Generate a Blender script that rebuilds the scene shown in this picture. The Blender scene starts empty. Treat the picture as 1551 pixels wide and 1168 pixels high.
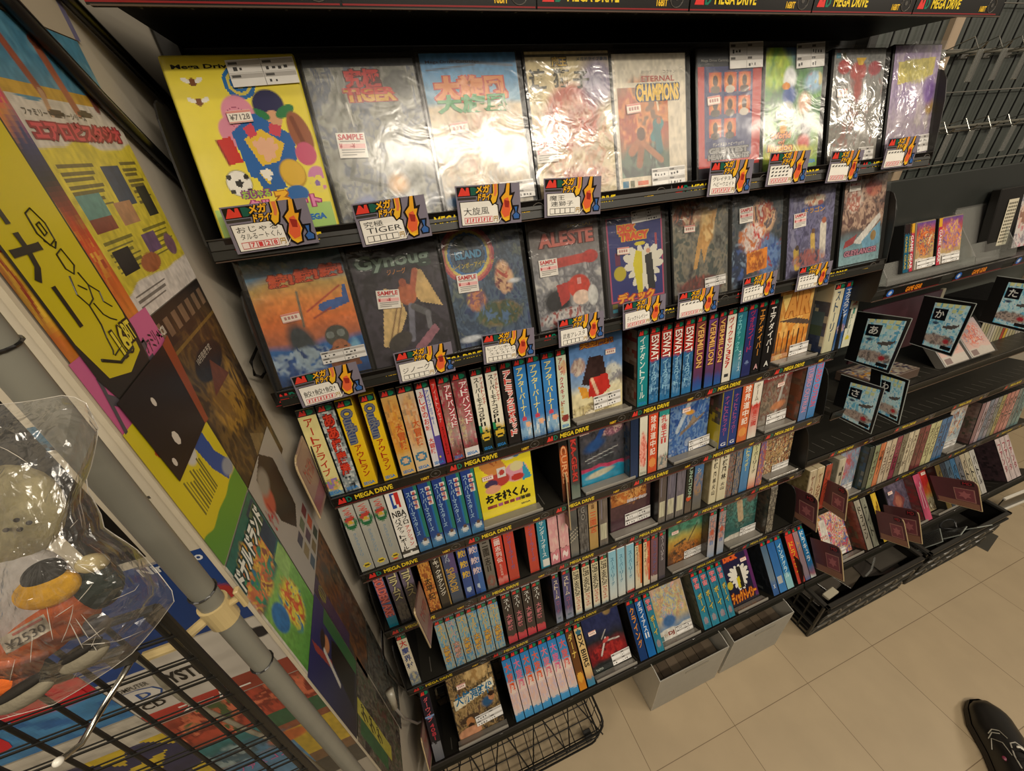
import bpy, math, random
import numpy as np
random.seed(7)
SC = bpy.context.scene
COL = SC.collection
IW, IH, F = 1551.0, 1168.0, 586.79
R = np.array([[0.9376070692, -0.3413369804, -0.0661970506],
              [-0.2356290661, -0.4837791079, -0.8428740819],
              [0.2556793439, 0.8058826469, -0.5340236254]])
CAM = np.array([0.0, 0.0, 1.5566])
# ---------------------------------------------------------------- measuring: where a sight line meets a wall, shelf or floor plane
def ray(q):
    return R.T @ np.array([(q[0] - IW / 2) / F, (q[1] - IH / 2) / F, 1.0])
def on_x(q, x):
    v = ray(q); return CAM + (x - CAM[0]) / v[0] * v
def on_y(q, y):
    v = ray(q); return CAM + (y - CAM[1]) / v[1] * v
def on_z(q, z):
    v = ray(q); return CAM + (z - CAM[2]) / v[2] * v
# ---------------------------------------------------------------- colour
def lin(c):
    if isinstance(c, str):
        c = [int(c[i:i + 2], 16) / 255 for i in (0, 2, 4)]
    return tuple((x / 12.92 if x <= .04045 else ((x + .055) / 1.055) ** 2.4) for x in c)
def mixc(a, b, t):
    return tuple(x * (1 - t) + y * t for x, y in zip(a, b))
# ---------------------------------------------------------------- materials
MATS = {}
def nodes(name):
    m = bpy.data.materials.new(name); m.use_nodes = True
    return m, m.node_tree, m.node_tree.nodes['Principled BSDF']
def vc(name, rough=.45, metal=0., coat=0., noise=.08, nscale=60., bump=0., spec=.5, emit=0.):
    """surface whose colour comes from the mesh's colour layer, slightly varied by noise"""
    if name in MATS: return MATS[name]
    m, t, b = nodes(name)
    a = t.nodes.new('ShaderNodeVertexColor'); a.layer_name = 'Col'
    tc = t.nodes.new('ShaderNodeTexCoord')
    n = t.nodes.new('ShaderNodeTexNoise'); n.inputs['Scale'].default_value = nscale; n.inputs['Detail'].default_value = 3
    t.links.new(tc.outputs['Object'], n.inputs['Vector'])
    mr = t.nodes.new('ShaderNodeMapRange'); mr.inputs['To Min'].default_value = 1 - noise; mr.inputs['To Max'].default_value = 1 + noise
    t.links.new(n.outputs['Fac'], mr.inputs['Value'])
    mx = t.nodes.new('ShaderNodeVectorMath'); mx.operation = 'SCALE'
    t.links.new(a.outputs['Color'], mx.inputs[0]); t.links.new(mr.outputs['Result'], mx.inputs['Scale'])
    t.links.new(mx.outputs['Vector'], b.inputs['Base Color'])
    b.inputs['Roughness'].default_value = rough; b.inputs['Metallic'].default_value = metal
    b.inputs['Coat Weight'].default_value = coat; b.inputs['Coat Roughness'].default_value = .12
    b.inputs['Specular IOR Level'].default_value = spec
    if bump:
        bp = t.nodes.new('ShaderNodeBump'); bp.inputs['Strength'].default_value = bump; bp.inputs['Distance'].default_value = .002
        t.links.new(n.outputs['Fac'], bp.inputs['Height']); t.links.new(bp.outputs['Normal'], b.inputs['Normal'])
    MATS[name] = m
    return m
def film(name, base=.05, gain=.5, rough=.07, scale=45., strength=.5, tint=(1, 1, 1), haze=0.):
    """thin clear wrap: mostly see-through, glossy where it catches the lamps"""
    m = bpy.data.materials.new(name); m.use_nodes = True; t = m.node_tree; t.nodes.clear()
    out = t.nodes.new('ShaderNodeOutputMaterial'); mix = t.nodes.new('ShaderNodeMixShader')
    tr = t.nodes.new('ShaderNodeBsdfTransparent'); tr.inputs['Color'].default_value = (*tint, 1)
    gl = t.nodes.new('ShaderNodeBsdfGlossy'); gl.inputs['Roughness'].default_value = rough
    tc = t.nodes.new('ShaderNodeTexCoord'); n = t.nodes.new('ShaderNodeTexNoise')
    n.inputs['Scale'].default_value = scale; n.inputs['Detail'].default_value = 2.5; n.inputs['Distortion'].default_value = 1.2
    t.links.new(tc.outputs['Object'], n.inputs['Vector'])
    bp = t.nodes.new('ShaderNodeBump'); bp.inputs['Strength'].default_value = strength; bp.inputs['Distance'].default_value = .004
    t.links.new(n.outputs['Fac'], bp.inputs['Height']); t.links.new(bp.outputs['Normal'], gl.inputs['Normal'])
    fr = t.nodes.new('ShaderNodeFresnel'); fr.inputs['IOR'].default_value = 1.45; t.links.new(bp.outputs['Normal'], fr.inputs['Normal'])
    ma = t.nodes.new('ShaderNodeMath'); ma.operation = 'MULTIPLY_ADD'; ma.use_clamp = True
    ma.inputs[1].default_value = gain; ma.inputs[2].default_value = base
    t.links.new(fr.outputs['Fac'], ma.inputs[0]); t.links.new(ma.outputs[0], mix.inputs['Fac'])
    t.links.new(tr.outputs[0], mix.inputs[1]); t.links.new(gl.outputs[0], mix.inputs[2]); 
    if haze:
        df = t.nodes.new('ShaderNodeBsdfDiffuse'); df.inputs['Color'].default_value = (.75, .72, .66, 1); m2 = t.nodes.new('ShaderNodeMixShader'); m2.inputs['Fac'].default_value = haze
        t.links.new(mix.outputs[0], m2.inputs[1]); t.links.new(df.outputs[0], m2.inputs[2]); t.links.new(m2.outputs[0], out.inputs['Surface'])
    else: t.links.new(mix.outputs[0], out.inputs['Surface'])
    MATS[name] = m
    return m
PRINT = vc('printed_card', .42, noise=.07, nscale=90)
GLOSS = vc('glossy_print', .22, coat=.25, noise=.06, nscale=80)
PLAST = vc('moulded_plastic', .3, noise=.06, nscale=40, bump=.05)
STEEL = vc('painted_steel', .42, noise=.10, nscale=25, bump=.03)
PAPER = vc('poster_paper', .38, noise=.08, nscale=14)
CHROME = vc('chromed_steel', .2, metal=1., noise=.05)
FABRIC = vc('plush_fabric', .95, noise=.2, nscale=300, bump=.35, spec=.1)
SLEEVE = film('sleeve_film', .05, .45, .16, 26, .16, haze=.012)
CRINKLE = film('crumpled_film', .07, .6, .12, 34, .30, haze=.02)
BAG = film('bag_film', .09, 1.3, .20, 80, .5, haze=.035)
CLEAR = film('clear_acrylic', .08, 1.2, .10, 10, .05, (.93, .96, .95), haze=.10)
FROST = None
# ---------------------------------------------------------------- mesh building
class MB:
    def __init__(s): s.v, s.f, s.c, s.m = [], [], [], []
    def add(s, vs, fs, col, mi=0):
        o = len(s.v); s.v += [tuple(float(x) for x in p) for p in vs]; col = lin(col) if isinstance(col, str) else col
        for f in fs: s.f.append([i + o for i in f]); s.c.append(col); s.m.append(mi)
        return s
    def quad(s, a, b, c, d, col, mi=0): return s.add([a, b, c, d], [(0, 1, 2, 3)], col, mi)
    def poly(s, pts, col, mi=0): return s.add(pts, [tuple(range(len(pts)))], col, mi)
    def box(s, x0, y0, z0, x1, y1, z1, col, ch=0., mi=0):
        if ch <= 0:
            return s.add([(x0, y0, z0), (x1, y0, z0), (x1, y1, z0), (x0, y1, z0), (x0, y0, z1), (x1, y0, z1), (x1, y1, z1), (x0, y1, z1)],
                         [(0, 3, 2, 1), (4, 5, 6, 7), (0, 1, 5, 4), (1, 2, 6, 5), (2, 3, 7, 6), (3, 0, 4, 7)], col, mi)
        vs = []
        for X in (0, 1):
            for Y in (0, 1):
                for Z in (0, 1):
                    p = (x1 if X else x0, y1 if Y else y0, z1 if Z else z0); i = (-ch if X else ch, -ch if Y else ch, -ch if Z else ch)
                    vs += [(p[0], p[1] + i[1], p[2] + i[2]), (p[0] + i[0], p[1], p[2] + i[2]), (p[0] + i[0], p[1] + i[1], p[2])]
        k = lambda X, Y, Z, a: (X * 4 + Y * 2 + Z) * 3 + a
        fs = [(k(0, 0, 0, 0), k(0, 0, 1, 0), k(0, 1, 1, 0), k(0, 1, 0, 0)), (k(1, 0, 0, 0), k(1, 1, 0, 0), k(1, 1, 1, 0), k(1, 0, 1, 0)),
              (k(0, 0, 0, 1), k(1, 0, 0, 1), k(1, 0, 1, 1), k(0, 0, 1, 1)), (k(0, 1, 0, 1), k(0, 1, 1, 1), k(1, 1, 1, 1), k(1, 1, 0, 1)),
              (k(0, 0, 0, 2), k(0, 1, 0, 2), k(1, 1, 0, 2), k(1, 0, 0, 2)), (k(0, 0, 1, 2), k(1, 0, 1, 2), k(1, 1, 1, 2), k(0, 1, 1, 2))]
        for A in (0, 1):
            for B in (0, 1):
                fs += [(k(A, B, 0, 0), k(A, B, 1, 0), k(A, B, 1, 1), k(A, B, 0, 1)), (k(A, 0, B, 0), k(A, 1, B, 0), k(A, 1, B, 2), k(A, 0, B, 2)),
                       (k(0, A, B, 1), k(1, A, B, 1), k(1, A, B, 2), k(0, A, B, 2))]
        for X in (0, 1):
            for Y in (0, 1):
                for Z in (0, 1): fs.append((k(X, Y, Z, 0), k(X, Y, Z, 1), k(X, Y, Z, 2)))
        return s.add(vs, fs, col, mi)
    def tube(s, pts, r, col, n=8, closed=False, mi=0):
        pts = [np.array(p, float) for p in pts]; N = len(pts); rs = r if isinstance(r, (list, tuple)) else [r] * N
        vs, up = [], np.array((.13, .31, .94))
        for i in range(N):
            a = pts[i - 1] if (i or closed) else pts[i]; b = pts[(i + 1) % N] if (i < N - 1 or closed) else pts[i]
            d = b - a; d = d / (np.linalg.norm(d) + 1e-12)
            u = np.cross(d, up)
            if np.linalg.norm(u) < .1: u = np.cross(d, (1., 0, 0))
            u /= np.linalg.norm(u); w = np.cross(d, u)
            vs += [pts[i] + rs[i] * (math.cos(2 * math.pi * j / n) * u + math.sin(2 * math.pi * j / n) * w) for j in range(n)]
        fs = []
        for i in range(N if closed else N - 1):
            for j in range(n): fs.append((i * n + j, i * n + (j + 1) % n, ((i + 1) % N) * n + (j + 1) % n, ((i + 1) % N) * n + j))
        if not closed: fs += [tuple(range(n - 1, -1, -1)), tuple((N - 1) * n + j for j in range(n))]
        return s.add(vs, fs, col, mi)
    def ball(s, c, r, col, n=16, m=10, fn=None, mi=0):
        vs = []
        for i in range(m + 1):
            th = math.pi * i / m
            for j in range(n):
                ph = 2 * math.pi * j / n; d = (math.sin(th) * math.cos(ph), math.sin(th) * math.sin(ph), math.cos(th)); k = fn(d) if fn else 1.
                vs.append(tuple(c[a] + r[a] * d[a] * k for a in range(3)))
        fs = [(i * n + j, (i + 1) * n + j, (i + 1) * n + (j + 1) % n, i * n + (j + 1) % n) for i in range(m) for j in range(n)]
        return s.add(vs, fs, col, mi)
    def prism(s, poly, x0, x1, col, mi=0):
        """outline of (y, z) points drawn out along x"""
        n = len(poly); vs = [(x0, *p) for p in poly] + [(x1, *p) for p in poly]
        return s.add(vs, [tuple(range(n))[::-1], tuple(range(n, 2 * n))] + [(i, (i + 1) % n, n + (i + 1) % n, n + i) for i in range(n)], col, mi)
    def grid(s, P, C, mi=0):
        """P: (nv, nu, 3) points, C: (nv-1, nu-1, 3) linear colours"""
        nv, nu = P.shape[:2]; o = len(s.v); s.v += [tuple(p) for p in P.reshape(-1, 3).tolist()]
        for j in range(nv - 1):
            for i in range(nu - 1):
                a = o + j * nu + i; s.f.append([a, a + 1, a + nu + 1, a + nu]); s.c.append(tuple(C[j, i])); s.m.append(mi)
        return s
    def xf(s, fn): s.v = [tuple(fn(p)) for p in s.v]; return s
    def mesh(s, name, mats, smooth=False):
        me = bpy.data.meshes.new(name); me.from_pydata(s.v, [], s.f)
        for m in (mats if isinstance(mats, (list, tuple)) else [mats]): me.materials.append(m)
        ca = me.color_attributes.new('Col', 'FLOAT_COLOR', 'CORNER')
        cnt = [len(f) for f in s.f]
        ca.data.foreach_set('color', np.repeat(np.array([(*c, 1.) for c in s.c], dtype=np.float32), cnt, axis=0).ravel())
        if any(s.m): me.polygons.foreach_set('material_index', s.m)
        if smooth: me.polygons.foreach_set('use_smooth', [True] * len(me.polygons))
        me.update(); return me
    def build(s, name, mats, parent=None, smooth=False, loc=None, rot=None):
        return link(name, s.mesh(name, mats, smooth), parent, loc, rot)
def link(name, data, parent=None, loc=None, rot=None):
    o = bpy.data.objects.new(name, data); COL.objects.link(o)
    if parent is not None: o.parent = parent
    if loc is not None: o.location = [float(x) for x in loc]
    if rot is not None: o.rotation_euler = [float(x) for x in rot]
    return o
def tag(o, label, cat, group=None, kind=None):
    o['label'] = label; o['category'] = cat
    if group: o['group'] = group
    if kind: o['kind'] = kind
    return o
def thing(name, label, cat, loc=(0, 0, 0), rot=(0, 0, 0), group=None):
    return tag(link(name, None, None, loc, rot), label, cat, group)
def struct(name, mb, mat):
    o = mb.build(name, mat); o['kind'] = 'structure'; return o
# ---------------------------------------------------------------- lettering
GLY = {}
def glyph(s, w=.012):
    k = (s, w)
    if k in GLY: return GLY[k]
    c = bpy.data.curves.new('lettering', 'FONT'); c.body = s; c.resolution_u = 2; c.offset = w
    o = bpy.data.objects.new('lettering', c); COL.objects.link(o)
    dg = bpy.context.evaluated_depsgraph_get(); ev = o.evaluated_get(dg); me = ev.to_mesh()
    V = np.array([(v.co.x, v.co.y) for v in me.vertices]) if len(me.vertices) else np.zeros((0, 2))
    P = [tuple(p.vertices) for p in me.polygons]
    ev.to_mesh_clear(); bpy.data.objects.remove(o); bpy.data.curves.remove(c)
    if len(V):
        lo, hi = V.min(0), V.max(0); V = (V - lo) / np.maximum(hi - lo, 1e-6)
        asp = (hi - lo)[0] / max((hi - lo)[1], 1e-6)
    else: asp = 1
    GLY[k] = (V, P, asp); return GLY[k]
def text(mb, s, to3, box, col, mode='h', lay=1, ol=None, w=.012, slant=0.):
    """letters filling box (u0,v0,u1,v1); to3(u,v,layer) puts them on the surface; mode h across, v stacked, r turned to read downward"""
    u0, v0, u1, v1 = box
    if ol:
        du, dv = (u1 - u0) * .012 + .008, (v1 - v0) * .01 + .004
        for k, (a, b) in enumerate(((du, dv), (-du, dv), (du, -dv), (-du, -dv))):
            text(mb, s, to3, (u0 + a, v0 + b, u1 + a, v1 + b), ol, mode, lay + .1 * k, None, w + .02, slant)
        lay += .6
    def put(V, P, bx, rot):
        a0, b0, a1, b1 = bx
        pts = []
        for x, y in V:
            if rot: x, y = y, 1 - x
            X = a0 + (a1 - a0) * x + slant * (y - .5) * (b1 - b0); Y = b0 + (b1 - b0) * y
            pts.append(to3(X, Y, lay))
        mb.add(pts, P, col)
    if mode == 'v':
        n = len(s); hh = (v1 - v0) / n
        for i, ch in enumerate(s):
            if ch == ' ': continue
            V, P, asp = glyph(ch, w); b = v1 - (i + 1) * hh
            if ch in 'ー-―~': put(V, P, (u0 + .42 * (u1 - u0), b + .1 * hh, u0 + .58 * (u1 - u0), b + .95 * hh), True)
            elif ch in 'ッャュョ': put(V, P, (u0 + .3 * (u1 - u0), b + .3 * hh, u1, b + .92 * hh), False)
            elif ch in '!!Iil1': put(V, P, (u0 + .4 * (u1 - u0), b + .08 * hh, u0 + .6 * (u1 - u0), b + .95 * hh), False)
            else: put(V, P, (u0, b + .07 * hh, u1, b + .95 * hh), False)
    else:
        V, P, asp = glyph(s, w); put(V, P, box, mode == 'r')
# ---------------------------------------------------------------- painting on a grid of small faces
def vnoise(U, V, sc, seed):
    rs = np.random.RandomState(seed); n = int(sc) + 3; g = rs.rand(n, n)
    x, y = U * sc, V * sc; x0 = np.clip(np.floor(x).astype(int), 0, n - 2); y0 = np.clip(np.floor(y).astype(int), 0, n - 2)
    fx, fy = x - x0, y - y0; fx = fx * fx * (3 - 2 * fx); fy = fy * fy * (3 - 2 * fy)
    return (g[y0, x0] * (1 - fx) + g[y0, x0 + 1] * fx) * (1 - fy) + (g[y0 + 1, x0] * (1 - fx) + g[y0 + 1, x0 + 1] * fx) * fy
def inpoly(U, V, pts):
    r = np.zeros(U.shape, bool); j = len(pts) - 1
    for i in range(len(pts)):
        xi, yi = pts[i]; xj, yj = pts[j]
        c = ((yi > V) != (yj > V)) & (U < (xj - xi) * (V - yi) / (yj - yi + 1e-12) + xi); r ^= c; j = i
    return r
def paint(nu, nv, ops, seed=1, asp=1.38):
    u = (np.arange(nu) + .5) / nu; v = (np.arange(nv) + .5) / nv; U, V = np.meshgrid(u, v); C = np.zeros((nv, nu, 3)); k = seed * 17
    def over(M, col): C[:] = C * (1 - M[..., None]) + np.array(col) * M[..., None]
    for op in ops:
        k += 1; t = op[0]
        if t == 'g':
            st = op[1]; vs = [a for a, _ in st]; cs = np.array([lin(c) for _, c in st])
            for ch in range(3): C[..., ch] = np.interp(V + .06 * (vnoise(U, V, 5, k) - .5), vs, cs[:, ch])
        elif t == 'e':
            _, cx, cy, rx, ry, an, col = op[:7]; so = op[7] if len(op) > 7 else .12
            a = math.radians(an); X, Y = U - cx, (V - cy) * asp; x = X * math.cos(a) + Y * math.sin(a); y = -X * math.sin(a) + Y * math.cos(a)
            d = np.sqrt((x / rx) ** 2 + (y / (ry * asp)) ** 2); over(np.clip((1 - d) / so + .5, 0, 1), lin(col))
        elif t == 'b':
            _, x0, y0, x1, y1, col = op; over(((U > x0) & (U < x1) & (V > y0) & (V < y1)).astype(float), lin(col))
        elif t == 'p': over(inpoly(U, V, op[1]).astype(float), lin(op[2]))
        elif t == 'l':
            _, x0, y0, x1, y1, w, col = op; dx, dy = x1 - x0, (y1 - y0) * asp; q = ((U - x0) * dx + (V - y0) * asp * dy) / (dx * dx + dy * dy + 1e-9)
            q = np.clip(q, 0, 1); d = np.hypot(U - x0 - q * dx, (V - y0) * asp - q * dy); over(np.clip((w - d) / .012 + .5, 0, 1), lin(col))
        elif t == 's':
            _, cx, cy, r, n, col = op; X, Y = U - cx, (V - cy) * asp; an = np.arctan2(Y, X)
            rr = r * (.68 + .32 * np.abs(np.cos(an * n / 2)) ** .7 + .12 * np.sin(an * 3)); over((np.hypot(X, Y) < rr).astype(float), lin(col))
        elif t == 'n': C *= (1 + op[2] * (vnoise(U, V, op[1], k) * 2 - 1))[..., None]
        elif t == 'c':   # busy patch of palette colours, soft ellipse or whole sheet
            _, sc, pal, amt = op[:4]; U2 = np.clip(U + .10 * (vnoise(U, V, sc * .8, k + 90) - .5), 0, 1); V2 = np.clip(V + .10 * (vnoise(U, V, sc * .8, k + 91) - .5), 0, 1); n = .46 * vnoise(U2, V2, sc, k) + .30 * vnoise(U2, V2, sc * 2.3, k + 500) + .24 * vnoise(U2, V2, sc * 5.1, k + 700); n = np.clip((n - .27) / .46, 0, 1) * (len(pal) - 1)
            P = np.array([lin(p) for p in pal]); i = np.clip(n.astype(int), 0, len(pal) - 2) if len(pal) > 1 else np.zeros(U.shape, int); f = np.clip((n - i - .25) * 2, 0, 1)[..., None]
            X = P[i] * (1 - f) + P[np.minimum(i + 1, len(pal) - 1)] * f
            M = np.full(U.shape, float(amt))
            if len(op) > 4:
                cx, cy, rx, ry = op[4:8]; M *= np.clip((1 - np.hypot((U - cx) / rx, (V - cy) / ry) + .25 * (n / max(1, len(pal) - 1) - .5)) / .25, 0, 1)
            C[:] = C * (1 - M[..., None]) + X * M[..., None]
        elif t == 'r':   # ring arcs
            _, cx, cy, rads, cols = op; d = np.hypot(U - cx, (V - cy) * asp)
            for a, b, col in zip(rads[:-1], rads[1:], cols): over(((d >= a) & (d < b)).astype(float), lin(col))
    if nu > 30 and any(o[0] == 'c' for o in ops): C *= (1 + .34 * (vnoise(U, V, nu * .45, seed + 7) - .5) + .24 * (vnoise(U, V, nu * .2, seed + 8) - .5))[..., None]
    return np.clip(C, 0, 1)
def sheet(mb, C, to3):
    nv, nu = C.shape[:2]; P = np.array([[to3(i / nu, j / nv, 0) for i in range(nu + 1)] for j in range(nv + 1)]); mb.grid(P, C)
# ---------------------------------------------------------------- camera
cd = bpy.data.cameras.new('camera'); cam = bpy.data.objects.new('camera', cd); COL.objects.link(cam)
cd.sensor_fit = 'HORIZONTAL'; cd.sensor_width = 36.0; cd.lens = 36.0 * F / IW; cd.clip_start = .01
from mathutils import Matrix
M = Matrix(((R[0][0], -R[1][0], -R[2][0], CAM[0]), (R[0][1], -R[1][1], -R[2][1], CAM[1]), (R[0][2], -R[1][2], -R[2][2], CAM[2]), (0, 0, 0, 1)))
cam.matrix_world = M
SC.camera = cam
# ================================================================ the setting
XL, XR, YB = -0.176, 1.083, 0.80
m, t, b = nodes('vinyl_floor_tiles')
tc = t.nodes.new('ShaderNodeTexCoord'); mp = t.nodes.new('ShaderNodeMapping'); mp.inputs['Location'].default_value = (-.698, -.219, 0)
br = t.nodes.new('ShaderNodeTexBrick'); br.offset = 0; br.inputs['Scale'].default_value = 1
br.inputs['Brick Width'].default_value = .3; br.inputs['Row Height'].default_value = .3; br.inputs['Mortar Size'].default_value = .0011; br.inputs['Mortar Smooth'].default_value = .4
br.inputs['Color1'].default_value = (*lin('a59376'), 1); br.inputs['Color2'].default_value = (*lin('a39072'), 1); br.inputs['Mortar'].default_value = (*lin('6f5c44'), 1)
n1 = t.nodes.new('ShaderNodeTexNoise'); n1.inputs['Scale'].default_value = 9; n1.inputs['Detail'].default_value = 6
mr = t.nodes.new('ShaderNodeMapRange'); mr.inputs['To Min'].default_value = .86; mr.inputs['To Max'].default_value = 1.12
sc = t.nodes.new('ShaderNodeVectorMath'); sc.operation = 'SCALE'
t.links.new(tc.outputs['Object'], mp.inputs['Vector']); t.links.new(mp.outputs[0], br.inputs['Vector']); t.links.new(tc.outputs['Object'], n1.inputs['Vector'])
t.links.new(n1.outputs['Fac'], mr.inputs['Value']); t.links.new(br.outputs['Color'], sc.inputs[0]); t.links.new(mr.outputs[0], sc.inputs['Scale'])
t.links.new(sc.outputs[0], b.inputs['Base Color']); b.inputs['Roughness'].default_value = .45
FLOOR = m
m, t, b = nodes('painted_wall')
tc = t.nodes.new('ShaderNodeTexCoord'); n1 = t.nodes.new('ShaderNodeTexNoise'); n1.inputs['Scale'].default_value = 3; n1.inputs['Detail'].default_value = 5
cr = t.nodes.new('ShaderNodeValToRGB'); cr.color_ramp.elements[0].color = (*lin('a39a8a'), 1); cr.color_ramp.elements[1].color = (*lin('b5ac9c'), 1)
t.links.new(tc.outputs['Object'], n1.inputs['Vector']); t.links.new(n1.outputs['Fac'], cr.inputs['Fac']); t.links.new(cr.outputs['Color'], b.inputs['Base Color'])
b.inputs['Roughness'].default_value = .6
WALL = m
struct('floor', MB().quad((-3, -4, 0), (6, -4, 0), (6, YB + .06, 0), (-3, YB + .06, 0), 'ffffff'), FLOOR)
struct('wall_back', MB().box(-3, YB + .03, 0, 6, YB + .06, 2.8, 'ffffff'), WALL)
struct('wall_left', MB().box(-.26, .30, 0, -.2, YB + .03, 2.8, 'ffffff'), WALL)
struct('wall_front', MB().box(-3, .30, 0, -.26, .36, 2.8, 'ffffff'), WALL)
struct('trim_1', MB().box(-.2025, .2975, 0, -.1985, .3015, 2.6, 'c9bda4'), vc('trim_paint', .5))
# ================================================================ the shelving
K = '17160f'; K2 = '201e1b'
YS = [.548, .558, .557, .576, .544, .529, .494, .393]
ZB = [1.677, 1.457, 1.250, 1.007, .818, .620, .403, .209]          # underside of each price rail
LEAN = [0, 15.6, 15.6, 9, 9, 9, 11, 36]
RH = .026
def strip_mesh(word, colr, w=.207, cut=None):
    """printed strip slid into the price rail"""
    mb = MB(); h = RH; to3 = lambda u, v, l: (u, -.0016 - .00012 * l, v)
    mb.box(0, -.0015, .001, w - .001, -.0004, h - .001, '14110f')
    mb.quad((0, -.0017, .0026), (w - .001, -.0017, .0026), (w - .001, -.0017, .0040), (0, -.0017, .0040), '8c1f22')
    if word == 'MEGA DRIVE':
        mb.poly([(.006, -.0018, .008), (.0105, -.0018, .021), (.012, -.0018, .021), (.0155, -.0018, .013), (.0165, -.0018, .021), (.0195, -.0018, .021), (.0205, -.0018, .008)], 'e0352e')
        mb.poly([(.022, -.0018, .008), (.022, -.0018, .021), (.027, -.0018, .021), (.031, -.0018, .0165), (.031, -.0018, .0115), (.027, -.0018, .008)], '10745a')
        mb.poly([(.0245, -.0019, .0105), (.0245, -.0019, .0185), (.0265, -.0019, .0185), (.0285, -.0019, .016), (.0285, -.0019, .0125), (.0265, -.0019, .0105)], '14110f')
        text(mb, 'MEGA DRIVE', to3, (.037, .0085, .105, .0205), 'f2d22c', lay=2, w=.03)
        text(mb, '16BIT', to3, (.158, .006, .174, .013), 'f2c22c', lay=2, w=.03)
        ring = [(.187 + .0095 * math.cos(a), -.0018, .0135 + .0085 * math.sin(a)) for a in np.linspace(.0, 2 * math.pi, 17)[:-1]]
        mb.tube(ring, .0005, '6a655e', 4, True); mb.poly([(.187 + .003 * math.cos(a), -.0018, .014 + .0027 * math.sin(a)) for a in np.linspace(0, 6.28, 9)[:-1]], '4c4843')
    else:
        for a, c in ((0, '2a5fb0'), (.3, 'b9c6dd')):
            mb.poly([(.018 + (.012 - .02 * a) * math.cos(q), -.0018 - .0002 * a, .013 + (.009 - .014 * a) * math.sin(q)) for q in np.linspace(0, 6.28, 13)[:-1]], c)
        text(mb, word, to3, (.075, .006, .135, .019), 'f08a1c', lay=2, w=.03)
    return mb.mesh('label_strip', GLOSS)
STRIP = strip_mesh('MEGA DRIVE', None); STRIPG = strip_mesh('GAME GEAR', None)
def fin(Y, zb, x0, h=.16, deep=.235):
    P = [(0, 0), (-.004, .02), (.006, .07), (.015, .11), (.026, .142), (.036, .156), (.046, .16), (.075, .152), (.14, .13), (deep, .10), (deep, -.02), (.1, -.012)]
    return MB().prism([(Y + a, zb + c * h / .16) for a, c in P], x0, x0 + .0022, K2)
def make_shelf(i, name, label, x0, x1, Y, zb, lean, strips, finl=True, finr=True, deep=None, slots=True, mesh=None, finh=.16):
    t = thing(name, label, 'shelf', ((x0 + x1) / 2, Y, zb), group='black steel display shelves')
    L = lambda p: (p[0] - (x0 + x1) / 2, p[1] - Y, p[2] - zb)
    deep = deep or (YB - .012 - Y); a = math.radians(lean); deep = min(deep, (YB - .012 - Y) / math.cos(a))
    def bd(p):   # board frame: s along depth, n above surface
        s, n = p[1], p[2]; return (p[0], Y + s * math.cos(a) + n * math.sin(a), zb + .0245 - s * math.sin(a) + n * math.cos(a))
    mb = MB().box(x0, .0, -.012, x1, deep, 0, '26241f', .0008)
    mb.box(x0, .0015, -.022, x1, .004, -.011, K)
    if slots:
        n = int((x1 - x0) / .0435)
        for k in range(n):
            X = x0 + .02 + k * .0435
            mb.box(X - .001, .022, -.0124, X + .001, .062, -.0119, '8b867c'); mb.box(X - .001, .022, -.0002, X + .001, .062, .0003, '5a564f')
    mb.xf(bd).xf(L).build('shelf_board', STEEL, t)
    rail = MB().box(x0, Y - .0002, zb, x1, Y + .0022, zb + RH, '0f0e0c').box(x0, Y - .0028, zb, x1, Y, zb + .0012, '5b4a3f').box(x0, Y - .0028, zb + RH - .001, x1, Y, zb + RH, '3b3835')
    r = rail.xf(L).build('price_rail', GLOSS, t)
    for X in strips:
        if X + .2 > x1 + .11: continue
        link('label_strip', mesh or STRIP, r, (X - (x0 + x1) / 2, -.0002, 0))
    if finl: fin(Y, zb, x0 - .002, finh).xf(L).build('end_panel', STEEL, t)
    if finr: fin(Y, zb, x1, finh).xf(L).build('end_panel', STEEL, t)
    return t
ORD = ['topmost', 'second', 'third', 'fourth', 'fifth', 'sixth', 'seventh', 'lowest']
names = ['topmost black shelf above the face-out covers, printed edge strip showing', 'second black shelf carrying the large face-out covers and flame price cards',
         'third black shelf carrying the second row of face-out covers', 'fourth black shelf with yellow and blue spine-out cases',
         'fifth black shelf with grey and green spine-out cases', 'sixth black shelf with orange and red spine-out cases',
         'seventh black shelf with sky-blue and pale spine-out cases', 'lowest steeply tilted black shelf just above the wire basket']
ST0 = -.142 - .037
for i in range(8):
    off = [0, .02, -.005, .005, .01, .01, .01, .01][i]
    make_shelf(i, 'display_shelf', names[i], XL, XR + (.0 if i < 7 else .01), YS[i], ZB[i], LEAN[i], [ST0 + off + .2085 * k for k in range(6)], finl=(0 < i < 7), finr=(0 < i), finh=.16 if i < 7 else .10, deep=None if i < 7 else .20, slots=True)
# supports
fr = thing('gondola_frame', 'black steel upright frame behind the left bay of shelves', 'shelving frame', (.45, YB, 0))
fl = lambda p: (p[0] - .45, p[1] - YB, p[2])
MB().box(-.19, YB, .02, 1.115, YB + .012, 2.3, '141311').xf(fl).build('back_panel', STEEL, fr)
for X in (-.185, 1.125): MB().box(X - .012, YB - .03, 0, X + .012, YB + .012, 2.4, K2, .002).xf(fl).build('upright', STEEL, fr)
fr = thing('gondola_frame', 'upright frame with slatted grey panel behind the right bay of shelves', 'shelving frame', (1.8, YB, 0))
fl = lambda p: (p[0] - 1.8, p[1] - YB, p[2])
MB().box(1.145, YB, .02, 2.9, YB + .012, 2.3, '4b4f4a').xf(fl).build('back_panel', STEEL, fr)
for X in (1.42, 2.55): MB().box(X - .016, YB - .014, 0, X + .016, YB + .002, 2.4, 'b09a80', .002).xf(fl).build('upright', STEEL, fr)
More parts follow.
